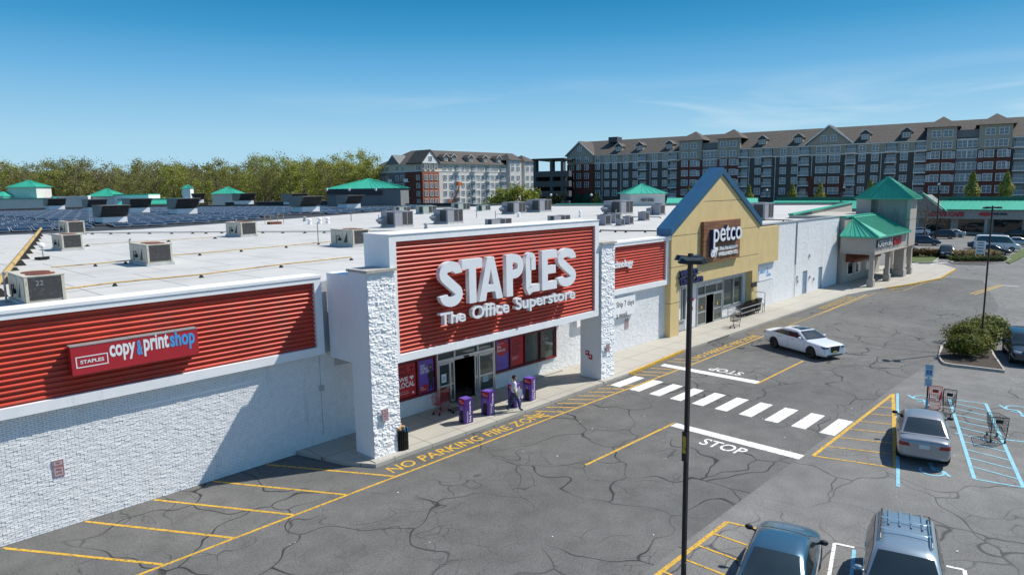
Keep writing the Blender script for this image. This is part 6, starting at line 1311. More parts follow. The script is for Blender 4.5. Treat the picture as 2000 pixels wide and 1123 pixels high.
# ------------------------------------------------------------ vehicles
def inset(poly, d):
    n = len(poly); nn = Vector((0, 0, 0))
    for i in range(n): nn += poly[i].cross(poly[(i+1) % n])
    nn.normalize(); out = []
    ds = d if isinstance(d, (list, tuple)) else [d]*n
    for i in range(n):
        p0, p1, p2 = poly[i-1], poly[i], poly[(i+1) % n]; e1 = (p1-p0).normalized(); e2 = (p2-p1).normalized()
        n1 = nn.cross(e1); n2 = nn.cross(e2); a, b = ds[i-1], ds[i]
        den = n1.dot(n1)*1.0-(n1.dot(n2))**2
        if den < 1e-4: out.append(p1+n1*a); continue
        c = n1.dot(n2); al = (a-b*c)/den; be = (b-a*c)/den; out.append(p1+n1*al+n2*be)
    return out, nn
def car(name, label, loc, rz, pm, S, cat='car', group=None):
    """S: length, half width, height, wheelbase, stations [(x, halfwidth, z bottom, z top)], belt/roof points"""
    t = thing(name, label, cat, loc, rz, group); rw = S['rw']; hw = S['hw']
    v, f = [], []; st = list(S['st']); q0, q1 = st[0], st[-1]; st = [q0, (q0[0]+.012, q0[1]+.03, q0[2]-.01, q0[3]+.02)]+st[1:-1]+[(q1[0]-.012, q1[1]+.03, q1[2]-.01, q1[3]+.02), q1]
    for x, w, zb, zt in st:
        h = zt-zb; ring = [(0, zb), (w*.86, zb), (w*.97, zb+h*.14), (w, zb+h*.42), (w*.985, zb+h*.72), (w*.93, zt-.035), (w*.72, zt+.012), (0, zt+.03)]
        v += [(x, y, z) for y, z in ring]+[(x, -y, z) for y, z in ring[-2:0:-1]]
    N = 14
    for k in range(len(st)-1):
        for i in range(N): f.append((k*N+i, k*N+(i+1) % N, (k+1)*N+(i+1) % N, (k+1)*N+i))
    f.append(tuple(reversed(range(N)))); b = (len(st)-1)*N; f.append(tuple(range(b, b+N)))
    f = [q[::-1] for q in f]
    me = bpy.data.meshes.new('body'); me.from_pydata(v, [], f); me.update()
    bm = bmesh.new(); bm.from_mesh(me); bmesh.ops.recalc_face_normals(bm, faces=bm.faces); bm.to_mesh(me); bm.free()
    tmp = bpy.data.objects.new('body_tmp', me); COL.objects.link(tmp)
    cut = MB(); ax = S['axles']
    for x in ax:
        for s_ in (-1, 1): cut.lathe([(0, -.16), (rw*1.13, -.16), (rw*1.13, .16), (0, .16)], (x, s_*(hw-.10), rw), 20, axis='y')
    cme = cut.mesh('cut', ['black']); bm = bmesh.new(); bm.from_mesh(cme); bmesh.ops.remove_doubles(bm, verts=bm.verts, dist=1e-5); bmesh.ops.recalc_face_normals(bm, faces=bm.faces); bm.to_mesh(cme); bm.free()
    cob = bpy.data.objects.new('cut', cme); COL.objects.link(cob)
    ss = tmp.modifiers.new('s', 'SUBSURF'); ss.levels = 2; bo = tmp.modifiers.new('b', 'BOOLEAN'); bo.object = cob; bo.solver = 'EXACT'
    dg = bpy.context.evaluated_depsgraph_get(); ev = bpy.data.meshes.new_from_object(tmp.evaluated_get(dg)); bpy.data.objects.remove(tmp); bpy.data.objects.remove(cob)
    ev.materials.clear(); ev.materials.append(pm); ev.shade_smooth(); ev.set_sharp_from_angle(angle=R(32)); ev.name = 'body'
    body = obj('body', ev, t); bvh = BVHTree.FromPolygons([w.co.copy() for w in ev.vertices], [tuple(p.vertices) for p in ev.polygons])
    def patch(nm, quad, dirn, m_, n=(6, 4), off=.008, parent=None, bv=None):
        d = Vector(dirn).normalized(); q = [Vector(p) for p in quad]; pts = []; lift = 1.2
        for j in range(n[1]+1):
            for i in range(n[0]+1):
                a = q[0].lerp(q[1], i/n[0]); b_ = q[3].lerp(q[2], i/n[0]); p = a.lerp(b_, j/n[1]); h = (bv or bvh).ray_cast(p-d*lift, d)
                pts.append((h[0] if h[0] is not None else p)-d*off)
        W = n[0]+1; fs = []
        for j in range(n[1]):
            for i in range(n[0]): fs.append((j*W+i, j*W+i+1, (j+1)*W+i+1, (j+1)*W+i))
        k = MB().raw(pts, fs)
        a, b_, c = Vector(k.v[0]), Vector(k.v[1]), Vector(k.v[W])
        if (b_-a).cross(c-a).dot(d) > 0: k.f = [z[::-1] for z in k.f]
        return k.build(nm, m_, parent or t, smooth=True, local=True)
    # greenhouse: lofted shell with curved glass laid on it
    (xA, wA, zA), (xR1, wR, zR), (xR2, wR2, zR2), (xD, wD, zD) = S['cab']; cr = .05
    P = {s_: dict(r1=Vector((xR1, wR*s_, zR)), r2=Vector((xR2, wR2*s_, zR2))) for s_ in (1, -1)}
    xmid = (xR1+xR2)/2; key = [(xD, zD), (xR2, zR2), (xmid, max(zR, zR2)+.03), (xR1, zR), (xA, zA)]
    def zl(x):
        for (p, zp_), (q, zq) in zip(key, key[1:]):
            if x <= q: return zp_+(zq-zp_)*max(0, (x-p))/(q-p)
        return key[-1][1]
    def ztop(x):
        w_ = .20; return sum(zl(min(xA, max(xD, x+w_*(i-4)/4)))*k_ for i, k_ in enumerate((1, 2, 3, 4, 5, 4, 3, 2, 1)))/25
    def zbelt_(x): return zD+(zA-zD)*(x-xD)/(xA-xD)
    def wbelt(x): u = (x-xD)/(xA-xD); return wD+(wA-wD)*u+.05*math.sin(math.pi*u)
    def wroof(x): u = max(0, min(1, (x-xR2)/(xR1-xR2))); return wR2+(wR-wR2)*u
    def wside(x, z): return wbelt(x)-(wbelt(x)-wroof(x))*max(0, (z-zbelt_(x)))/max(.1, max(zR, zR2)-zbelt_(x))
    NS = 22; v, f = [], []
    for k_ in range(NS+1):
        x = xD+(xA-xD)*k_/NS; zt_ = max(ztop(x), zbelt_(x)+.012); zb_ = zbelt_(x); h = zt_-zb_; we = wside(x, zt_)
        ring = [(wbelt(x), zb_-.12), (wbelt(x), zb_), (wside(x, zb_+h*.5), zb_+h*.5), (wside(x, zb_+h*.86), zb_+h*.86), (we*.955, zb_+h*.985), (we*.62, zt_+cr*.72*min(1, h*4)), (0, zt_+cr*min(1, h*4))]
        v += [(x, y, z) for y, z in ring]+[(x, -y, z) for y, z in ring[-2::-1]]
    N = 13
    for k_ in range(NS):
        for i in range(N-1): f.append((k_*N+i, k_*N+i+1, (k_+1)*N+i+1, (k_+1)*N+i))
    f.append(tuple(range(N))); f.append(tuple(range(NS*N, NS*N+N))[::-1])
    cm_ = bpy.data.meshes.new('cabin'); cm_.from_pydata(v, [], f); bm = bmesh.new(); bm.from_mesh(cm_); bmesh.ops.recalc_face_normals(bm, faces=bm.faces); bm.to_mesh(cm_); bm.free(); cm_.materials.append(pm); cm_.shade_smooth(); cm_.set_sharp_from_angle(angle=R(60))
    obj('cabin', cm_, t); bvc = BVHTree.FromPolygons([w.co.copy() for w in cm_.vertices], [tuple(p.vertices) for p in cm_.polygons])
    G_ = S.get('glass', 'carglass'); zr_ = max(zR, zR2)
    hgt = zr_-zA
    patch('windshield', [(xA-.05, wA*.95, zA+.035), (xA-.05, -wA*.95, zA+.035), (xR1+.07, -wR*.90, zR-.035), (xR1+.07, wR*.90, zR-.035)], (-1, 0, -.9), G_, (10, 6), .012, bv=bvc)
    patch('rear_window', [(xD+.07, wD*.90, zD+.05), (xD+.07, -wD*.90, zD+.05), (xR2-.05, -wR2*.86, zR2-.04), (xR2-.05, wR2*.86, zR2-.04)], (1, 0, -.9), G_, (10, 6), .012, bv=bvc)
    sl_f = (xA-xR1)/hgt; sl_r = (xR2-xD)/(zr_-zD)
    for s_ in (1, -1):
        zt1, zt2_ = zR-.085, zR2-.085
        fb, ft = xA-.24, xA-.20-(zt1-zA)*sl_f; rb, rtp = xD+.22, xD+.20+(zt2_-zD)*sl_r
        cuts = [(fb, ft)]+[(q, q+.03) for q in S['split']]+[(rb, rtp)]
        for k_ in range(len(cuts)-1):
            (a0, a1), (b0, b1) = cuts[k_], cuts[k_+1]; g0 = 0 if k_ == 0 else .02; g1 = 0 if k_ == len(cuts)-2 else .02
            patch('side_window', [(a0-g0, s_*1.0, zbelt_(a0)+.035), (b0+g1, s_*1.0, zbelt_(b0)+.035), (b1+g1, s_*1.0, zt2_ if k_ == len(cuts)-2 else zt1), (a1-g0, s_*1.0, zt1)], (0, -s_, -.12), G_, (6, 4), .010, bv=bvc)
        for q in S['split']: patch('window_pillar', [(q+.05, s_, zbelt_(q)+.03), (q-.05, s_, zbelt_(q)+.03), (q-.02, s_, zt1), (q+.08, s_, zt1)], (0, -s_, -.12), 'black', (1, 4), .006, bv=bvc)
    # wheels
    for x in ax:
        for s_ in (1, -1):
            y = s_*(hw-.13); w = MB(); rr = rw
            w.lathe([(rr*.66, -.11), (rr*.9, -.115), (rr*.985, -.085), (rr, -.05), (rr, .05), (rr*.985, .085), (rr*.9, .115), (rr*.66, .11)], (0, 0, 0), 24, axis='y'); wh = w.build('wheel', 'rubber', t, smooth=True, local=True); wh.location = (x, y, rr)
            k = MB(); k.lathe([(rr*.68, .06*s_), (rr*.62, .02*s_), (0, .02*s_)] if s_ > 0 else [(0, -.02), (rr*.62, -.02), (rr*.68, -.06)], (0, 0, 0), 20, axis='y')
            k.lathe([(rr*.16, .05*s_), (0, .085*s_)] if s_ > 0 else [(0, -.085), (rr*.16, -.05)], (0, 0, 0), 12, axis='y')
            for j in range(5):
                for da in (-.13, .13):
                    a = 2*math.pi*j/5+da; p0 = Vector((math.cos(a-da)*rr*.1, s_*.075, math.sin(a-da)*rr*.1)); p1 = Vector((math.cos(a)*rr*.66, s_*.06, math.sin(a)*rr*.66)); k.tube(p0, p1, .022, 5)
            k.lathe([(rr*.69, s_*.03), (rr*.69, s_*.105), (rr*.63, s_*.1), (rr*.63, s_*.03)][::1 if s_ > 0 else -1], (0, 0, 0), 24, axis='y'); k.build('rim', S.get('rim', 'rim'), wh, local=True)
    xf, xb = st[-1][0], st[0][0]
    for s_ in (1, -1):
        z = S['zlamp']; y = hw*s_
        patch('headlight', [(xf, y*.52, z-.06), (xf-.05, y*1.0, z-.05), (xf-.1, y*1.02, z+.09), (xf, y*.5, z+.05)], (-1, -.55*s_, -.05), S.get('lamp', 'headlamp'))
        zt_ = S['ztail']; patch('taillight', [(xb, y*.50, zt_-.07), (xb, y*1.0, zt_-.07), (xb, y*1.0, zt_+.09), (xb, y*.56, zt_+.06)], (1, -.45*s_, 0), 'taillamp')
        m_ = MB(); mx, my, mz = xA-.42, wA*s_+.02*s_, zA+.07; m_.blob((mx, my+.14*s_, mz+.05), (.085, .12, .075), 8); m_.tube((mx, my-.05*s_, mz-.02), (mx, my+.1*s_, mz+.02), .03, 6); m_.build('mirror', S.get('mirror', pm), t, smooth=True, local=True)
        for hx_ in S['handles']:
            m_ = MB(); hy = hw*.985*s_; h = bvh.ray_cast(Vector((hx_, 2.5*s_, S['zh'])), Vector((0, -s_, 0)))
            if h[0] is not None: m_.box(hx_-.1, hx_+.1, h[0].y-.005, h[0].y+.03*s_, S['zh']-.018, S['zh']+.018); m_.build('door_handle', S.get('handlem', pm), t, local=True)
        dl = MB()
        for xx in S['seams']:
            pts = []
            for z in [S['zsill']+i*(S['zbelt']-S['zsill'])/8 for i in range(9)]:
                h = bvh.ray_cast(Vector((xx, 2.5*s_, z)), Vector((0, -s_, 0)))
                if h[0] is not None: pts.append(h[0]+Vector((0, .004*s_, 0)))
            for a, b_ in zip(pts, pts[1:]):
                q = [a+Vector((-.007, 0, 0)), a+Vector((.007, 0, 0)), b_+Vector((.007, 0, 0)), b_+Vector((-.007, 0, 0))]; dl.poly(q if s_ < 0 else q[::-1])
        if dl.v: dl.build('door_gap', 'black', t, local=True)
    zg = S['zgrille']; patch('grille', [(xf, -hw*.34, zg[0]), (xf, hw*.34, zg[0]), (xf, hw*.40, zg[1]), (xf, -hw*.40, zg[1])], (-1, 0, 0), 'black', (6, 3), .012)
    patch('lower_intake', [(xf, -hw*.7, S['zlow']), (xf, hw*.7, S['zlow']), (xf, hw*.66, S['zlow']+.09), (xf, -hw*.66, S['zlow']+.09)], (-1, 0, 0), 'black', (8, 2), .01)
    patch('front_plate', [(xf, -.16, zg[0]-.08), (xf, .16, zg[0]-.08), (xf, .16, zg[0]+.09), (xf, -.16, zg[0]+.09)], (-1, 0, 0), S.get('plate', 'plate'), (2, 2), .03)
    zp = S['zplate']; patch('rear_plate', [(xb, -.17, zp-.08), (xb, .17, zp-.08), (xb, .17, zp+.08), (xb, -.17, zp+.08)], (1, 0, 0), S.get('plate', 'plate'), (2, 2), .015)
    patch('rear_valance', [(xb, -hw*.8, .26), (xb, hw*.8, .26), (xb, hw*.8, .33), (xb, -hw*.8, .33)], (1, 0, 0), 'black', (8, 1), .008)
    def roofpatch(*a_, **k_): return patch(*a_, bv=bvc, **k_)
    return t, roofpatch, P
SED = dict(rw=.37, hw=.955, axles=(-1.53, 1.52), rim='rimdk', zlamp=.80, ztail=.92, zplate=.86, zgrille=(.50, .86), zlow=.27, zh=.90, zsill=.35, zbelt=1.0, split=(-.38,), bp=0, handles=(.05, -1.0), seams=(1.0, -.30, -1.2), plate='plateY',
    st=[(-2.54, .78, .40, .98), (-2.52, .88, .32, 1.08), (-2.30, .945, .24, 1.10), (-1.5, .955, .20, 1.09), (-.6, .955, .18, 1.06), (.3, .955, .18, 1.04), (.9, .955, .19, 1.03), (1.5, .955, .20, 1.0), (2.05, .95, .21, .965), (2.38, .91, .22, .92), (2.50, .82, .27, .86)],
    cab=((1.12, .86, 1.0), (.28, .68, 1.46), (-1.0, .68, 1.45), (-1.92, .82, 1.08)))
h = Vector((-.40, -.916, 0)); angW = math.atan2(h.y, h.x); ctr = Vector((43.36, 16.13, 0))
wc, pf, PP = car('parked_car', 'white sedan with dark glass roof driving across the lane beyond the crosswalk', ctr, angW, paint('white_car_paint', (.75, .77, .80)), dict(SED, handlem='chrome', lamp='lampdk'))
pf('sunroof', [(.28, .46, 1.5), (.28, -.46, 1.5), (-.12, -.46, 1.5), (-.12, .46, 1.5)], (0, 0, -1), 'carglass', (4, 3), .008); pf('sunroof', [(-.16, .46, 1.5), (-.16, -.46, 1.5), (-.62, -.46, 1.5), (-.62, .46, 1.5)], (0, 0, -1), 'carglass', (4, 3), .008)
hd = R(14.7)
SUB = dict(SED, zlamp=.66, zgrille=(.45, .62), hw=.91, rw=.33, axles=(-1.40, 1.35), rim='rim', ztail=.83, zplate=.80, plate='plate', mirror='black',
    st=[(-2.35, .66, .40, .88), (-2.31, .82, .32, 1.02), (-2.1, .89, .24, 1.06), (-1.4, .91, .2, 1.04), (-.5, .91, .18, 1.0), (.4, .91, .18, .98), (1.0, .905, .19, .96), (1.5, .89, .2, .90), (2.0, .86, .21, .82), (2.3, .74, .25, .74), (2.36, .55, .32, .68)],
    cab=((1.2, .82, .95), (.30, .64, 1.47), (-.85, .64, 1.47), (-1.82, .78, 1.06)), split=(-.35,))
gc, _, _ = car('parked_car', 'silver grey sedan seen from behind in the marked accessible bay', (30.3, 6.42, 0), hd, paint('silver_grey_paint', (.33, .34, .36), .3, .5), SUB)
m_ = textmb('ACCESS', (-2.39, .13, .79), (0, -.26, 0), (0, 0, .07), .003); 
BLU = dict(SUB, hw=.90, zlamp=.60, st=[(-2.28, .66, .40, .84), (-2.24, .82, .32, .96), (-2.05, .88, .24, 1.0), (-1.4, .90, .2, 1.0), (-.5, .90, .18, .97), (.4, .90, .18, .95), (1.0, .895, .19, .93), (1.5, .88, .2, .86), (2.0, .84, .21, .77), (2.26, .72, .25, .69), (2.32, .55, .32, .64)],
    cab=((1.25, .80, .92), (.28, .63, 1.40), (-.75, .63, 1.39), (-1.82, .76, 1.0)), split=(-.45,), rim='rim')
bc, _, _ = car('parked_car', 'dark blue sedan parked beside the yellow hatching at the bottom edge', (16.95, 6.62, 0), hd, paint('blue_car_paint', (.045, .12, .19), .25, .4), BLU)
SUV = dict(SUB, hw=.92, rw=.36, axles=(-1.35, 1.35), zlamp=.82, ztail=1.0, zplate=.95, zgrille=(.55, .85), zh=.98, zbelt=1.05, mirror=None,
    st=[(-2.30, .70, .42, 1.0), (-2.27, .86, .34, 1.08), (-2.05, .915, .26, 1.10), (-1.4, .92, .24, 1.10), (-.5, .92, .24, 1.09), (.4, .92, .24, 1.08), (1.0, .915, .24, 1.06), (1.5, .90, .25, 1.02), (2.0, .87, .26, .96), (2.28, .76, .3, .86), (2.33, .58, .38, .78)],
    cab=((1.25, .84, 1.06), (.42, .66, 1.64), (-1.85, .64, 1.64), (-2.22, .80, 1.09)), split=(-.35, -1.25), handles=(.1, -.9), seams=(1.0, -.3, -1.2))
SUV.pop('mirror')
def rails(t, bars=True, ribs_=True):
    for s_ in (1, -1):
        m_ = MB(); m_.path([(.1, .56*s_, 1.70), (-.05, .56*s_, 1.765), (-1.55, .55*s_, 1.765), (-1.7, .55*s_, 1.70)], .024, 6); m_.build('roof_rail', 'black', t, local=True)
    if bars:
        for x in (-.35, -1.0): m_ = MB(); m_.tube((x, -.56, 1.79), (x, .56, 1.79), .02, 6); m_.build('cross_bar', 'chrome', t, local=True)
    if ribs_:
        m_ = MB()
        for y in (-.38, -.13, .13, .38): m_.hexa([(-.75, y-.025, 1.735), (-1.78, y-.025, 1.70), (-1.78, y+.025, 1.70), (-.75, y+.025, 1.735), (-.75, y-.015, 1.752), (-1.78, y-.015, 1.718), (-1.78, y+.015, 1.718), (-.75, y+.015, 1.752)])
        m_.build('roof_ribs', pm_suv, t, local=True)
pm_suv = paint('pale_blue_silver_paint', (.27, .35, .41), .28, .5)
sv, _, _ = car('parked_suv', 'pale silver blue sport utility with roof rails and cross bars facing the camera', (18.15, 4.02, 0), hd+math.pi, pm_suv, SUV, 'suv'); rails(sv)
dsv, _, _ = car('parked_suv', 'dark blue black sport utility at right edge beside the planted island', (49.9, 5.55, 0), hd+math.pi, paint('dark_slate_paint', (.03, .045, .06), .25, .4), SUV, 'suv', None)
# far cars: copies of a few kinds with their own paint
def recolour(t, pm):
    for k_ in t.children:
        if k_.name.split('.')[0] in ('body', 'cabin', 'mirror', 'door_handle'):
            s_ = k_.material_slots[0]; s_.link = 'OBJECT'; s_.material = pm
KIDS.clear()
pk = dict(black=paint('black_car_paint', (.012, .013, .016), .22), navy=paint('navy_car_paint', (.02, .04, .085), .25, .3), white=paint('far_white_paint', (.72, .73, .74)), silver=paint('far_silver_paint', (.4, .42, .44), .3, .5), grey=paint('far_grey_paint', (.12, .125, .13), .3, .4))
def far(src, label, px, py, heading, col, s_=1.0):
    p = G(px, py); t = dup(src, (p.x, p.y, 0), heading, label); t['group'] = 'cars in the far car park'; t.name = src.name.split('.')[0]; recolour(t, pk[col]); return t
far(dsv, 'dark sport utility side on, partly behind the restaurant tower', 1806, 479, R(-75), 'navy'); far(dsv, 'black sport utility in the far row under the cafe sign', 1838, 466, R(105), 'black')
far(gc, 'pale hatchback tail behind the far black sport utility', 1858, 463, R(105), 'silver'); far(dsv, 'black car seen head on between the two planted islands', 1848, 503, R(195), 'black')
far(bc, 'navy car behind the low dark car next to the white van', 1922, 486, R(-78), 'navy'); far(bc, 'low dark car in front of the white van', 1937, 497, R(-78), 'black')
far(gc, 'silver sedan right of the white van', 1988, 481, R(-78), 'silver'); far(bc, 'dark car in the row behind the white van', 1984, 463, R(100), 'black'); far(dsv, 'black sport utility at the far storefront at right edge', 1982, 456, R(100), 'black')
far(gc, 'white car roof just visible beside the restaurant tower', 1791, 458, R(105), 'white'); far(bc, 'blue car glimpsed under the restaurant canopy', 1752, 495, R(100), 'navy')
far(gc, 'silver car beyond the roof edge near the light apartment block', 900, 0, 0, 'white') if False else None
VAN = dict(SUB, hw=1.0, rw=.36, axles=(-1.8, 1.85), zlamp=.95, ztail=1.2, zplate=.9, zgrille=(.7, .95), zh=1.15, zbelt=1.25, split=(1.2,), handles=(1.3,), seams=(1.9, .9), rim='rim',
    st=[(-2.95, .8, .42, 1.2), (-2.92, .96, .34, 1.3), (-2.7, 1.0, .28, 1.32), (-1.6, 1.0, .28, 1.32), (-.5, 1.0, .28, 1.32), (.8, 1.0, .28, 1.32), (1.6, 1.0, .28, 1.3), (2.2, .98, .28, 1.2), (2.7, .93, .3, 1.08), (2.93, .82, .34, .95), (2.98, .62, .42, .85)],
    cab=((2.3, .9, 1.26), (1.35, .82, 2.35), (-2.75, .84, 2.38), (-2.93, .95, 1.3)))
p = G(1946, 490); vn, _, _ = car('parked_van', 'tall white passenger van with dark side windows in the far car park', (p.x, p.y, 0), R(-78), paint('white_van_paint', (.72, .74, .76)), VAN, 'van')
# ------------------------------------------------------------ lamp posts
def lamp(label, loc, h, two=True, r=.044, basez=0.0, headdir=0.0):
    t = thing('street_lamp', label, 'lamp post', (loc[0], loc[1], 0)); m_ = MB(); x, y = loc[0], loc[1]
    m_.box(x-r, x+r, y-r, y+r, basez+.3, h); m_.build('pole', 'black', t)
    m_ = MB(); m_.lathe([(.25, basez), (.25, basez+.28), (.2, basez+.32), (0, basez+.32)], (x, y, 0), 16); m_.build('base', 'curb', t)
    ca, sa = math.cos(headdir), math.sin(headdir)
    for s_ in ((1, -1) if two else (1,)):
        def P(u, v, z): u *= s_; return (x+u*ca-v*sa, y+u*sa+v*ca, h+z)
        m_ = MB(); m_.tube(P(.05, 0, -.14), P(.12, 0, -.14), .035, 6)
        pr = [(.10, .20, -.11), (.20, .31, -.12), (.38, .31, -.13), (.48, .18, -.14)]
        top = [P(a, b*.8, z+.07 if i in (1, 2) else z+.03) for i, (a, b, z) in enumerate(pr)]+[P(a, -b*.8, z+.07 if i in (1, 2) else z+.03) for i, (a, b, z) in reversed(list(enumerate(pr)))]
        bot = [P(a, b, z-.05) for a, b, z in pr]+[P(a, -b, z-.05) for a, b, z in reversed(pr)]; n = len(top)
        m_.raw(bot+top, [tuple(reversed(range(n))), tuple(range(n, 2*n))]+[(i, (i+1) % n, n+(i+1) % n, n+i) for i in range(n)]); m_.build('lamp_head', 'black', t)
        l_ = MB(); l_.poly([P(a, b*.8, z-.054) for a, b, z in pr]+[P(a, -b*.8, z-.054) for a, b, z in reversed(pr)]); l_.build('lamp_lens', 'metalgrey', t)
    return t
zL = 9.05; pT = EYE+ray(1349, 495)*((zL-CAM_H)/ray(1349, 495).z)
l1 = lamp('tall black twin headed lamp post in the foreground, crossing the pet store front', (pT.x, pT.y), zL, headdir=R(38)); m_ = MB(); qz = EYE+ray(1326, 1000)*((pT-EYE).dot(fw)/ray(1326, 1000).dot(fw)*1.0); m_.box(pT.x-.10, pT.x-.076, pT.y-.06, pT.y+.06, 4.3, 5.0); m_.build('hand_box', 'black', l1); m_ = MB(); m_.box(pT.x-.106, pT.x-.101, pT.y-.04, pT.y+.04, 4.5, 4.9); m_.build('yellow_label', 'yellow', l1)
pB = G(1915, 684); lamp('tall black twin headed lamp post rising from the shrubs at right', (pB.x, pB.y), 9.06, basez=.14, headdir=R(-60))
for i, (px, py, pb, lab) in enumerate(((1642, 376, 408, 'thin dark lamp post before the green mall roof left of the pyramid tower'), (1829, 372, 450, 'dark lamp post over the far car park left of the cafe sign'), (1217, 377, 396, 'thin lamp post behind the white roof left of the hipped block'))):
    p = WX(px, pb, [128, 140, 150][i]); lamp(lab, (p.x, p.y), WX(px, py, p.x).z, r=.1, headdir=R(70))
for i, (px, py) in enumerate(((1649, 366), (1834, 360), (1498, 372), (1076, 381), (1155, 381))):
    d_ = [188, 172, 195, 200, 198][i]; p = DP(px, py, d_); t = thing('globe_lamp', ['white globe lamp right of centre before the dark apartments', 'white globe lamp over the right green roof', 'white globe lamp beside the blue gable', 'white globe lamp before the parking garage', 'white globe lamp before the green shop glass'][i], 'lamp post', (p.x, p.y, 0)); MB().tube((p.x, p.y, 0), (p.x, p.y, p.z-.3), .08, 6).build('pole', 'black', t); MB().blob((p.x, p.y, p.z), .38, 8).build('globe', 'paper', t, smooth=True)
# ------------------------------------------------------------ shrubs and islands
def kerbed(name_k, label, pts, top_m, h=.15, w=.16):
    n = len(pts); cx = sum(p[0] for p in pts)/n; cy_ = sum(p[1] for p in pts)/n
    t = MB(); inn_ = [(p[0]+(cx-p[0])*w/max(.5, math.hypot(p[0]-cx, p[1]-cy_)), p[1]+(cy_-p[1])*w/max(.5, math.hypot(p[0]-cx, p[1]-cy_))) for p in pts]
    for i in range(n):
        j = (i+1) % n; a, b, c_, d = pts[i], pts[j], inn_[j], inn_[i]; t.hexa([(a[0], a[1], 0), (b[0], b[1], 0), (c_[0], c_[1], 0), (d[0], d[1], 0), (a[0], a[1], h), (b[0], b[1], h), (c_[0], c_[1], h), (d[0], d[1], h)])
    struct(name_k, t, 'curb'); s = MB(); s.prism([(p[0], p[1], .0) for p in inn_], (0, 0, h-.03)); struct('planting_bed', s, top_m)
I0 = [G(1833, 702, .15), G(1836, 707, .15), G(1850, 712, .15), G(1893, 716, .15), G(1964, 723, .15), G(1938, 684, .15), G(1958, 655, .15), G(1900, 645, .15), G(1862, 672, .15)]
I0 = [(45.75, 9.0), (45.25, 8.75), (45.1, 8.3), (45.25, 7.5), (45.45, 5.85), (50.5, 7.2), (56.5, 8.75), (56.9, 9.3), (56.5, 9.8), (55, 10.1), (50, 9.9), (47, 9.4)]
kerbed('island_kerb', '', I0, 'mulch')
def shrub(seed, r, h, n, ls, leaf):
    rg = random.Random(seed); c = MB(); s = MB()
    for k in range(14):
        a = rg.uniform(0, 6.28); e = Vector((math.cos(a)*r*.7*rg.random(), math.sin(a)*r*.7*rg.random(), h*rg.uniform(.5, .9))); s.tube((0, 0, 0), e, .025, 4, .006, caps=False)
    lob = [(Vector((rg.uniform(-.5, .5)*r, rg.uniform(-.5, .5)*r, h*rg.uniform(.4, .62))), rg.uniform(.42, .62)) for _ in range(9)]
    for k in range(n):
        o, q = rg.choice(lob); d = Vector((rg.gauss(0, 1), rg.gauss(0, 1), rg.gauss(0, 1))).normalized(); v = o+Vector((d.x*r*q, d.y*r*q, d.z*h*q*.75))*rg.uniform(.6, 1.02); v.z = max(.08, v.z)
        n_ = (d+Vector((rg.gauss(0, .6), rg.gauss(0, .6), rg.gauss(0, .6)+.5))).normalized(); a = n_.orthogonal().normalized(); b = n_.cross(a); t = rg.uniform(0, 6.28); a, b = a*math.cos(t)+b*math.sin(t), b*math.cos(t)-a*math.sin(t); z = ls*rg.uniform(.6, 1.3)
        c.poly([v-a*z, v-b*z*.45, v+a*z, v+b*z*.45])
    return s.mesh('stems', ['bark']), c.mesh('foliage', [leaf])
def bush(label, x, y, ms, rot=0, sc=1.0, nm='shrub', grp=None, z=.1):
    t = thing(nm, label, 'shrub', (x, y, z), rot, grp); t.scale = (sc, sc, sc) if isinstance(sc, (int, float)) else sc; obj('stems', ms[0], t); obj('foliage', ms[1], t)
SH = [shrub(31+i, 1.25, 1.35, 4200, .085, 'shrub') for i in range(3)]
gI = 'shrubs on the island by the right lamp post'
bush('rounded olive shrub nearest the tip of the kerbed island', 48.0, 7.95, SH[0], 0, 1.08, grp=gI); bush('olive shrub behind the first one, at the lamp post foot', 51.2, 8.3, SH[1], 1, 1.1, grp=gI); bush('olive shrub right of the lamp post by the dark parked car', 52.8, 7.95, SH[2], 2, 1.1, grp=gI); bush('olive shrub farthest along the island at the photo edge', 54.9, 8.4, SH[0], 3, 1.15, grp=gI); bush('olive shrub left behind the lamp post on the island', 52.6, 9.1, SH[1], 4, 1.0, grp=gI)
# far planted islands
def GI(pts): return [tuple(G(*p, .12))[:2] for p in pts]
kerbed('island_kerb', '', GI([(1738, 504), (1752, 508), (1800, 513), (1822, 512), (1833, 505), (1835, 499), (1740, 497)]), 'grass'); kerbed('island_kerb', '', GI([(1856, 513), (1880, 515.5), (1925, 516), (1962, 512), (1975, 506), (1950, 503), (1870, 507)]), 'mulch')
SR = [shrub(61+i, .9, 1.0, 900, .11, ['shrubr', 'hedge', 'straw'][i]) for i in range(3)]
rg = random.Random(3)
for i, px in enumerate((1748, 1763, 1778, 1792, 1808, 1822, 1832)): p = G(px, 502); bush('reddish brown shrub in the grassed far island', p.x, p.y, SR[0], i, rg.uniform(1.15, 1.5), grp='reddish shrubs on the grassed island')
for i, px in enumerate((1872, 1882, 1892, 1902, 1930, 1942)): p = G(px, 506); bush('straw coloured ornamental grass clump on the far island', p.x, p.y, SR[2], i, (1.25, 1.25, 1.3), 'grass_clump', 'straw grass clumps on the far island')
for i, px in enumerate((1861, 1871, 1885, 1897, 1908, 1921, 1934, 1946, 1957)): p = G(px, 511.5); bush('small round green shrub along the front of the far island', p.x, p.y, SR[1], i, .75, grp='low green shrubs on the far island')
a = [G(1962, 512), G(1972, 516), G(2010, 497), G(2010, 481), G(1975, 500)]; m_ = MB(); m_.prism([(p.x, p.y, .0) for p in a], (0, 0, .13)); struct('grass_verge', m_, 'grass')
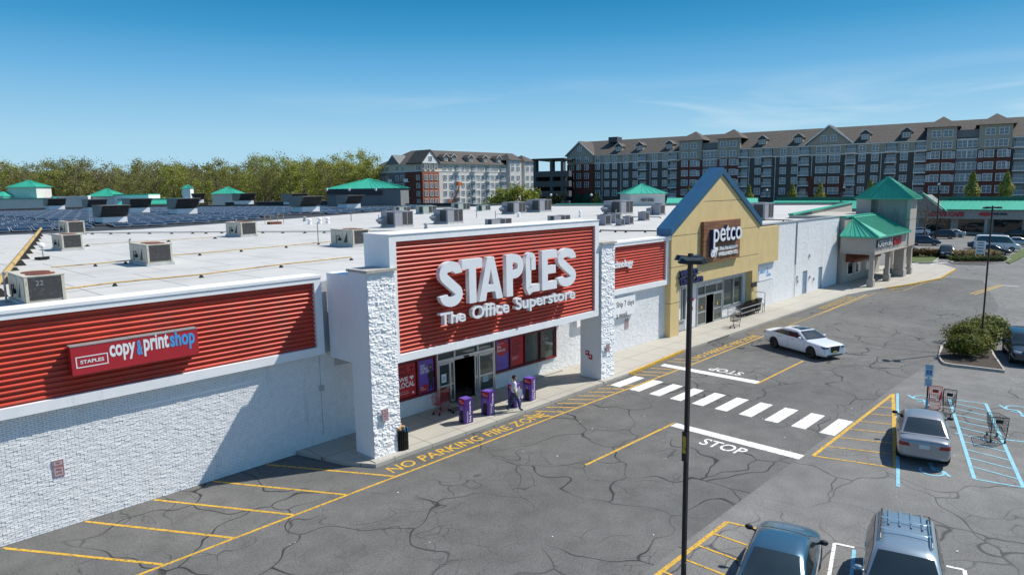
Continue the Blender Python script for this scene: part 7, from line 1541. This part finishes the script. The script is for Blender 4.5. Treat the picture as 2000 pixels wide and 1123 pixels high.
p = G(1913, 509); t = thing('directory_sign', 'small white post mounted directory sign on the far island', 'sign', (p.x, p.y, 0)); m_ = MB(); m_.box(p.x-.05, p.x+.05, p.y-.55, p.y-.45, 0, 2.6); m_.build('post', 'wtrim', t); m_ = MB(); m_.box(p.x-.05, p.x+.05, p.y+.45, p.y+.55, 0, 2.6); m_.build('post', 'wtrim', t); m_ = MB(); m_.box(p.x-.08, p.x+.08, p.y-.44, p.y+.44, .9, 2.6); m_.build('panel', 'wtrim', t)
m_ = MB()
for z in (1.2, 1.6, 2.0, 2.35): m_.box(p.x-.085, p.x-.0801, p.y-.35, p.y+.35, z, z+.14)
m_.build('printed_lines', 'signblue', t)
# accessible parking sign
p = G(1809, 802); t = thing('parking_sign', 'blue and white accessible parking sign on a dark post behind the silver sedan', 'sign', (p.x, p.y, 0)); hz_ = 2.2
MB().tube((p.x, p.y, .0), (p.x, p.y, hz_), .035, 8).build('post', 'rubber', t); MB().tube((p.x, p.y, 0), (p.x, p.y, .62), .055, 10).build('blue_sleeve', 'bpaint', t)
nrm = Vector((-math.cos(hd), -math.sin(hd), 0)); sd_ = Vector((-nrm.y, nrm.x, 0))*-1; sd_ = sd_ if sd_.dot(rt) > 0 else -sd_
def plate(z0, z1, w, m_, off, nm): 
    k = MB(); b = Vector((p.x, p.y, 0))+nrm*off; k.prism([b-sd_*w+Vector((0, 0, z0)), b+sd_*w+Vector((0, 0, z0)), b+sd_*w+Vector((0, 0, z1)), b-sd_*w+Vector((0, 0, z1))], nrm*.006); return k.build(nm, m_, t)
plate(1.62, 2.22, .17, 'signpale', .045, 'upper_plate'); plate(1.2, 1.58, .15, 'signpale', .045, 'lower_plate'); plate(1.72, 1.96, .11, 'signblue', .052, 'symbol_panel')
b = Vector((p.x, p.y, 0))+nrm*.06
for z, s_, w in ((2.12, 'RESERVED', .14), (2.03, 'PARKING', .12), (1.45, 'PENALTY', .11), (1.34, '$250 FIRST', .12), (1.25, 'OFFENSE', .1)): textmb(s_, b-sd_*w+Vector((0, 0, z)), sd_*2*w, (0, 0, .055), .004, .01).build('lettering', 'signblue', t)
k = MB(); c0 = Vector((p.x, p.y, 1.8))+nrm*.06; pts = [c0+sd_*(.055*math.cos(R(a)))+Vector((0, 0, .055*math.sin(R(a)))) for a in range(120, 400, 20)]; k.path(pts, .007, 4); k.tube(c0+Vector((0, 0, .02)), c0+Vector((0, 0, .1)), .009, 4); k.blob(c0+Vector((0, 0, .125)), .016, 6); k.build('wheelchair_mark', 'paper', t)
# ------------------------------------------------------------ shopping carts
def cart(label, loc, rz, m_='black', seat='cartred', group=None):
    t = thing('shopping_cart', label, 'shopping cart', loc, rz, group); b = MB(); r = .006
    zb, zt_, xf, xb = .48, 1.0, .48, -.42
    def P(u, v, w): x = xb+(xf-xb)*u; z0 = zb+.02*u; z1 = zt_-.1*u; return (x*(1 if w > .5 else .97), (v*2-1)*(.27-.07*u)*(.85+.15*w), z0+(z1-z0)*w)
    for i in range(9):
        u = i/8; b.path([P(u, 0, 1), P(u, 0, 0), P(u, 1, 0), P(u, 1, 1)], r, 4)
    for i in range(7):
        v = i/6; b.path([P(0, v, 1), P(0, v, 0), P(1, v, 0), P(1, v, 1)], r, 4)
    for w in (.25, .5, .75, 1): b.path([P(0, 0, w), P(1, 0, w), P(1, 1, w), P(0, 1, w), P(0, 0, w)], r if w < 1 else .011, 4)
    b.build('basket', m_, t, local=True); f = MB()
    for s_ in (1, -1): f.path([(-.5, .25*s_, 1.04), (-.42, .25*s_, .5), (-.36, .23*s_, .16), (.42, .17*s_, .14)], .014, 6); f.path([(-.36, .23*s_, .3), (.2, .19*s_, .48)], .012, 6)
    f.path([(-.36, -.23, .16), (-.36, .23, .16)], .012, 6); f.path([(.42, -.17, .14), (.42, .17, .14)], .012, 6)
    for i in range(5): y = -.16+.08*i; f.tube((-.36, y, .165), (.4, y*.8, .15), .005, 4)
    f.build('frame', m_, t, local=True); h = MB(); h.tube((-.5, -.27, 1.04), (-.5, .27, 1.04), .018, 8); h.build('handle', seat, t, local=True)
    s = MB(); s.hexa([(-.37, -.12, .76), (-.35, -.12, .76), (-.35, .12, .76), (-.37, .12, .76), (-.39, -.12, .9), (-.37, -.12, .9), (-.37, .12, .9), (-.39, .12, .9)]); s.build('seat_flap', seat, t, local=True)
    for x, y in ((-.36, .22), (-.36, -.22), (.4, .16), (.4, -.16)):
        w = MB(); w.lathe([(0, -.018), (.06, -.018), (.06, .018), (0, .018)], (x, y, .06), 10, axis='y'); w.tube((x, y, .06), (x, y, .15), .01, 5); w.build('caster', 'rubber', t, local=True)
    return t
c1 = cart('red wire shopping cart standing beside the left entrance door', (*G(861, 806, .15)[:2], .15), R(200), 'cartred', 'cartred')
KIDS.clear(); c2 = cart('dark wire shopping cart half hidden by the nearest purple display box', (*G(898, 803, .15)[:2], .15), R(160), 'black', 'black')
q = k3(1195, 805); cart('black wire shopping cart alone in the pale blue hatched bay', (q.x, q.y, 0), hd+R(8), 'black', 'black').scale = (1.1, 1.1, 1.08)
q = k3(925, 690); cart('black wire cart just in front of the silver sedan', (q.x+.9, q.y+.3, 0), hd+R(170), 'black', 'black'); q = k3(880, 680); cart('red wire cart nested behind the black one by the silver sedan', (q.x+1.1, q.y+.6, 0), hd+R(175), 'cartred', 'cartred')
p0, p1 = G(1436, 640, .15), G(1478, 612, .15)
cr0 = cart('front cart of the nested cart row at the pet store', (p0.x, p0.y, .15), R(184), 'black', 'black', 'nested carts at the pet store'); KIDS.clear()
for i in range(1, 8): p = Vector((51.1+i*.36, 24.0, .15)) if True else 0; dup(cr0, p, R(180), ['', 'second nested cart from the pavement end of the row', 'one of the nested dark carts in the middle of the pet store cart row', 'one of the nested dark carts in the middle of the pet store cart row', 'one of the nested dark carts in the middle of the pet store cart row', 'one of the nested dark carts in the middle of the pet store cart row', 'one of the nested dark carts in the middle of the pet store cart row', 'last nested cart against the pet store pier'][i])
cr0.location = (p0.x+.1, p0.y+.1, .15)
cr = thing('cart_corral', 'low tubular metal cart corral rail in front of the pet store window', 'rail', (52, 23.7, .15)); m_ = MB()
for y in (23.45, 24.5): m_.path([(50.0, y, .15), (50.0, y, 1.0), (54.0, y, 1.0), (54.0, y, .15)], .028, 8); m_.tube((50.0, y, .62), (54.0, y, .62), .024, 8)
m_.path([(54.0, 23.45, .62), (54.35, 23.45, 1.0), (54.35, 23.45, 1.72), (54.25, 23.5, 1.8), (54.25, 24.4, 1.8)], .028, 8); m_.tube((54.35, 23.45, .15), (54.35, 23.45, 1.0), .028, 8); m_.build('rails', 'metalgrey', cr)
# bins and display boxes
p = G(1484, 607, .15); t = thing('litter_bin', 'square black litter bin at the right pier of the pet store', 'bin', (p.x, p.y+.3, .15)); m_ = MB(); y = p.y+.35; m_.hexa([(p.x-.3, y-.3, .15), (p.x+.3, y-.3, .15), (p.x+.3, y+.3, .15), (p.x-.3, y+.3, .15), (p.x-.36, y-.36, 1.1), (p.x+.36, y-.36, 1.1), (p.x+.36, y+.36, 1.1), (p.x-.36, y+.36, 1.1)]); m_.build('bin_body', 'black', t, bevel=.02); m_ = MB(); m_.box(p.x-.39, p.x+.39, y-.39, y+.39, 1.101, 1.2); m_.build('bin_lid', 'black', t, bevel=.02)
p = G(791, 880, .15); t = thing('litter_bin', 'round black slatted litter bin overflowing with brown paper beside the big pillar', 'bin', (p.x, p.y+.25, .15)); c0 = Vector((p.x, p.y+.25, .15)); m_ = MB(); m_.lathe([(.25, .02), (.25, .86), (0, .86)], c0, 18); m_.build('liner', 'rubber', t)
m_ = MB()
for i in range(22):
    a = 2*math.pi*i/22; d = Vector((math.cos(a), math.sin(a), 0)); m_.tube(c0+d*.285+Vector((0, 0, .04)), c0+d*.285+Vector((0, 0, .84)), .022, 4)
m_.build('slats', 'black', t); 
for z in (.03, .45, .85): m_ = MB(); m_.lathe([(.27, z-.02), (.305, z-.02), (.305, z+.02), (.27, z+.02)], c0, 20); m_.build('hoop', 'black', t)
rg = random.Random(8); m_ = MB()
for i in range(9): m_.blob(c0+Vector((rg.uniform(-.16, .16), rg.uniform(-.16, .16), rg.uniform(.86, 1.02))), (rg.uniform(.07, .13), rg.uniform(.06, .1), rg.uniform(.06, .13)), 7, jit=.3, rg=rg)
m_.build('paper_rubbish', 'brownpaper', t); m_ = MB()
for i in range(6): q = c0+Vector((rg.uniform(-.15, .1), -.26, .8)); m_.box(q.x, q.x+.05, q.y-.05, q.y, q.z, q.z+.16)
m_.build('coloured_rubbish', 'lblue', t)
def dispbox(label, px, py, w=.46, h=1.12, rz=0.0):
    p = G(px, py, .15); t = thing('display_box', label, 'display box', (p.x, p.y+w/2, .15), rz, 'purple display boxes outside the entrance'); m_ = MB(); m_.box(-w/2, w/2, -w/2, w/2, 0, h); m_.build('carton', 'purple', t, local=True)
    m_ = MB(); m_.box(-w/2+.03, w/2-.03, -w/2+.03, w/2-.03, h+.001, h+.012); m_.build('top_panel', 'lilac', t, local=True)
    m_ = MB(); x = -w/2; m_.prism([(x-.001, w/2-.02, h-.02), (x-.001, -w/2+.02, h-.02), (x-.001, -w/2+.04, h-.28), (x-.001, w/2-.08, h-.22)], (-.004, 0, 0)); m_.build('red_flash', 'redprint', t, local=True)
    m_ = MB(); m_.box(x-.003, x-.001, -w/2+.02, w/2-.02, .02, h-.3); m_.build('side_print', 'lilac', t, local=True)
    def yz(pts, t_, nm, mm): k = MB(); k.prism([(x-.0035, -a*w, b*h) for a, b in pts], (-t_, 0, 0)); k.build(nm, mm, t, local=True)
    yz([(-.25, .02), (.25, .02), (.28, .38), (.2, .52), (-.2, .52), (-.28, .38)], .003, 'printed_figure', 'black'); yz([(.1*math.cos(R(a)), .6+.075*math.sin(R(a))) for a in range(0, 360, 30)], .004, 'printed_face', 'skin')
    k = textmb('Easy Rewards.', (w*.30, -w/2-.001, h*.06), (0, 0, h*.86), (-w*.3, 0, 0), .005, .02); k.build('lettering', 'paper', t, local=True)
    k = textmb('INTRODUCING', (-w*.1, -w/2-.001, h*.06), (0, 0, h*.45), (-w*.16, 0, 0), .005, .0); k.build('small_lettering', 'paper', t, local=True)
    k = textmb('Easy\nRewards.', (x-.006, w*.25, h*.83), (0, -w*.6, 0), (0, 0, h*.11), .004, .0); k.build('side_lettering', 'paper', t, local=True); return t
for px, py, lab, rz in ((917, 826, 'purple display box nearest the litter bin, leftmost of four', R(-4)), (960, 810, 'purple display box between the cart and the walking man', R(12)), (1012, 795, 'purple display box mostly hidden behind the walking man', R(8)), (1041, 781.5, 'purple display box farthest right, past the walking man', R(14))): dispbox(lab, px, py, rz=rz)
# ------------------------------------------------------------ the walking man
def person():
    V, E, RD = [], [], []
    def v(p, r, par=None):
        V.append(p); RD.append(r)
        if par is not None: E.append((par, len(V)-1))
        return len(V)-1
    pel = v((0, 0, .95), .145); sp = v((.01, 0, 1.12), .135, pel); ch = v((.02, 0, 1.32), .150, sp); nk0 = v((.02, 0, 1.44), .085, ch); nk = v((.035, 0, 1.50), .055, nk0); hd0 = v((.06, 0, 1.575), .078, nk); hd1 = v((.065, 0, 1.66), .088, hd0); v((.055, 0, 1.725), .06, hd1)
    def leg(pts, rs):
        p = pel
        for q, r in zip(pts, rs): p = v(q, r, p)
    leg([(.03, -.10, .88), (.20, -.10, .50), (.27, -.10, .11), (.42, -.11, .05)], [.105, .072, .055, .045]); leg([(-.02, .10, .88), (-.03, .10, .48), (-.33, .10, .17), (-.22, .11, .06)], [.105, .072, .055, .042])
    def arm(pts, rs):
        p = ch
        for q, r in zip(pts, rs): p = v(q, r, p)
    arm([(.01, -.19, 1.40), (-.05, -.25, 1.13), (.05, -.27, .90), (.08, -.265, .83)], [.065, .05, .036, .038]); arm([(.03, .19, 1.40), (.03, .26, 1.14), (.24, .24, 1.0), (.31, .22, .97)], [.065, .05, .036, .038])
    me = bpy.data.meshes.new('person'); me.from_pydata(V, E, []); o = bpy.data.objects.new('body', me); COL.objects.link(o)
    sk = o.modifiers.new('skin', 'SKIN'); sk.use_smooth_shade = True
    for i, d in enumerate(me.skin_vertices[0].data): d.radius = (RD[i], RD[i]*(1.18 if i in (1, 2) else 1)); d.use_root = i == 0
    ss = o.modifiers.new('sub', 'SUBSURF'); ss.levels = 2
    dg = bpy.context.evaluated_depsgraph_get(); m2 = bpy.data.meshes.new_from_object(o.evaluated_get(dg)); bpy.data.objects.remove(o)
    b = MB(); b.v = [tuple(w.co) for w in m2.vertices]
    for p in m2.polygons:
        c = p.center; b.f.append(tuple(p.vertices)); arm_ = abs(c.y) > .185 and c.z < 1.36
        b.m.append(3 if c.z < .115 and not arm_ else 0 if (arm_ and c.z < 1.16) else 2 if c.z < .97 else 1 if c.z < 1.455 else 0)
    bpy.data.meshes.remove(m2)
    for hx_, hy_, hz_, dx, dz, s_ in ((.085, -.265, .82, .25, -1, -1), (.33, .22, .965, 1, -.25, 1)):   # fingers and thumb
        d = Vector((dx, 0, dz)).normalized(); sd2 = d.cross(Vector((0, 1, 0))).normalized()
        for k in range(4):
            p0 = Vector((hx_, hy_, hz_))+sd2*(.027-.018*k); L = [.062, .072, .068, .054][k]; p1 = p0+d*L*.55; p2 = p1+(d+Vector((0, -s_*.6, 0))).normalized()*L*.5; b.tube(p0, p1, .0095, 6, .0085, mi=0); b.tube(p1, p2, .0085, 6, .006, mi=0)
        p0 = Vector((hx_, hy_, hz_))-d*.03+sd2*.03; p1 = p0+(d+sd2*.9).normalized()*.04; b.tube(p0, p1, .011, 6, .009, mi=0); b.tube(p1, p1+d*.03, .009, 6, .006, mi=0)
    b.tube((.135, 0, 1.655), (.172, 0, 1.625), .012, 6, .018, 0); b.blob((.165, 0, 1.575+.0), (.008, .026, .007), 6, mi=0)
    for s_ in (1, -1): b.blob((.055, .088*s_, 1.645), (.022, .014, .034), 6, mi=0); b.blob((.138, .032*s_, 1.662), (.009, .012, .007), 6, mi=4)
    # feet to the pavement
    t = thing('person', 'man in pale polo shirt and blue jeans walking with white papers in his hand', 'person', (*G(1004, 803, .15)[:2], .15), R(-30))
    b.build('body', ['skin', 'shirt', 'jeans', 'rubber', 'black'], t, smooth=True, local=True)
    h = MB(); h.blob((.045, 0, 1.70), (.10, .093, .075), 12); h.blob((.0, 0, 1.645), (.085, .09, .085), 10); h.build('hair', 'hair', t, smooth=True, local=True)
    pb = thing('paper_bag', 'folded white papers held by the walking man', 'papers', base(t)+Matrix.Rotation(R(-30), 3, 'Z') @ Vector((.36, .20, .78)), R(-30)); m = MB(); m.hexa([(-.11, -.02, -.16), (.13, -.025, -.18), (.13, .03, -.18), (-.11, .02, -.16), (-.12, -.004, .20), (.10, -.006, .19), (.10, .006, .19), (-.12, .004, .20)]); m.build('sheets', 'paper', pb, local=True)
person()
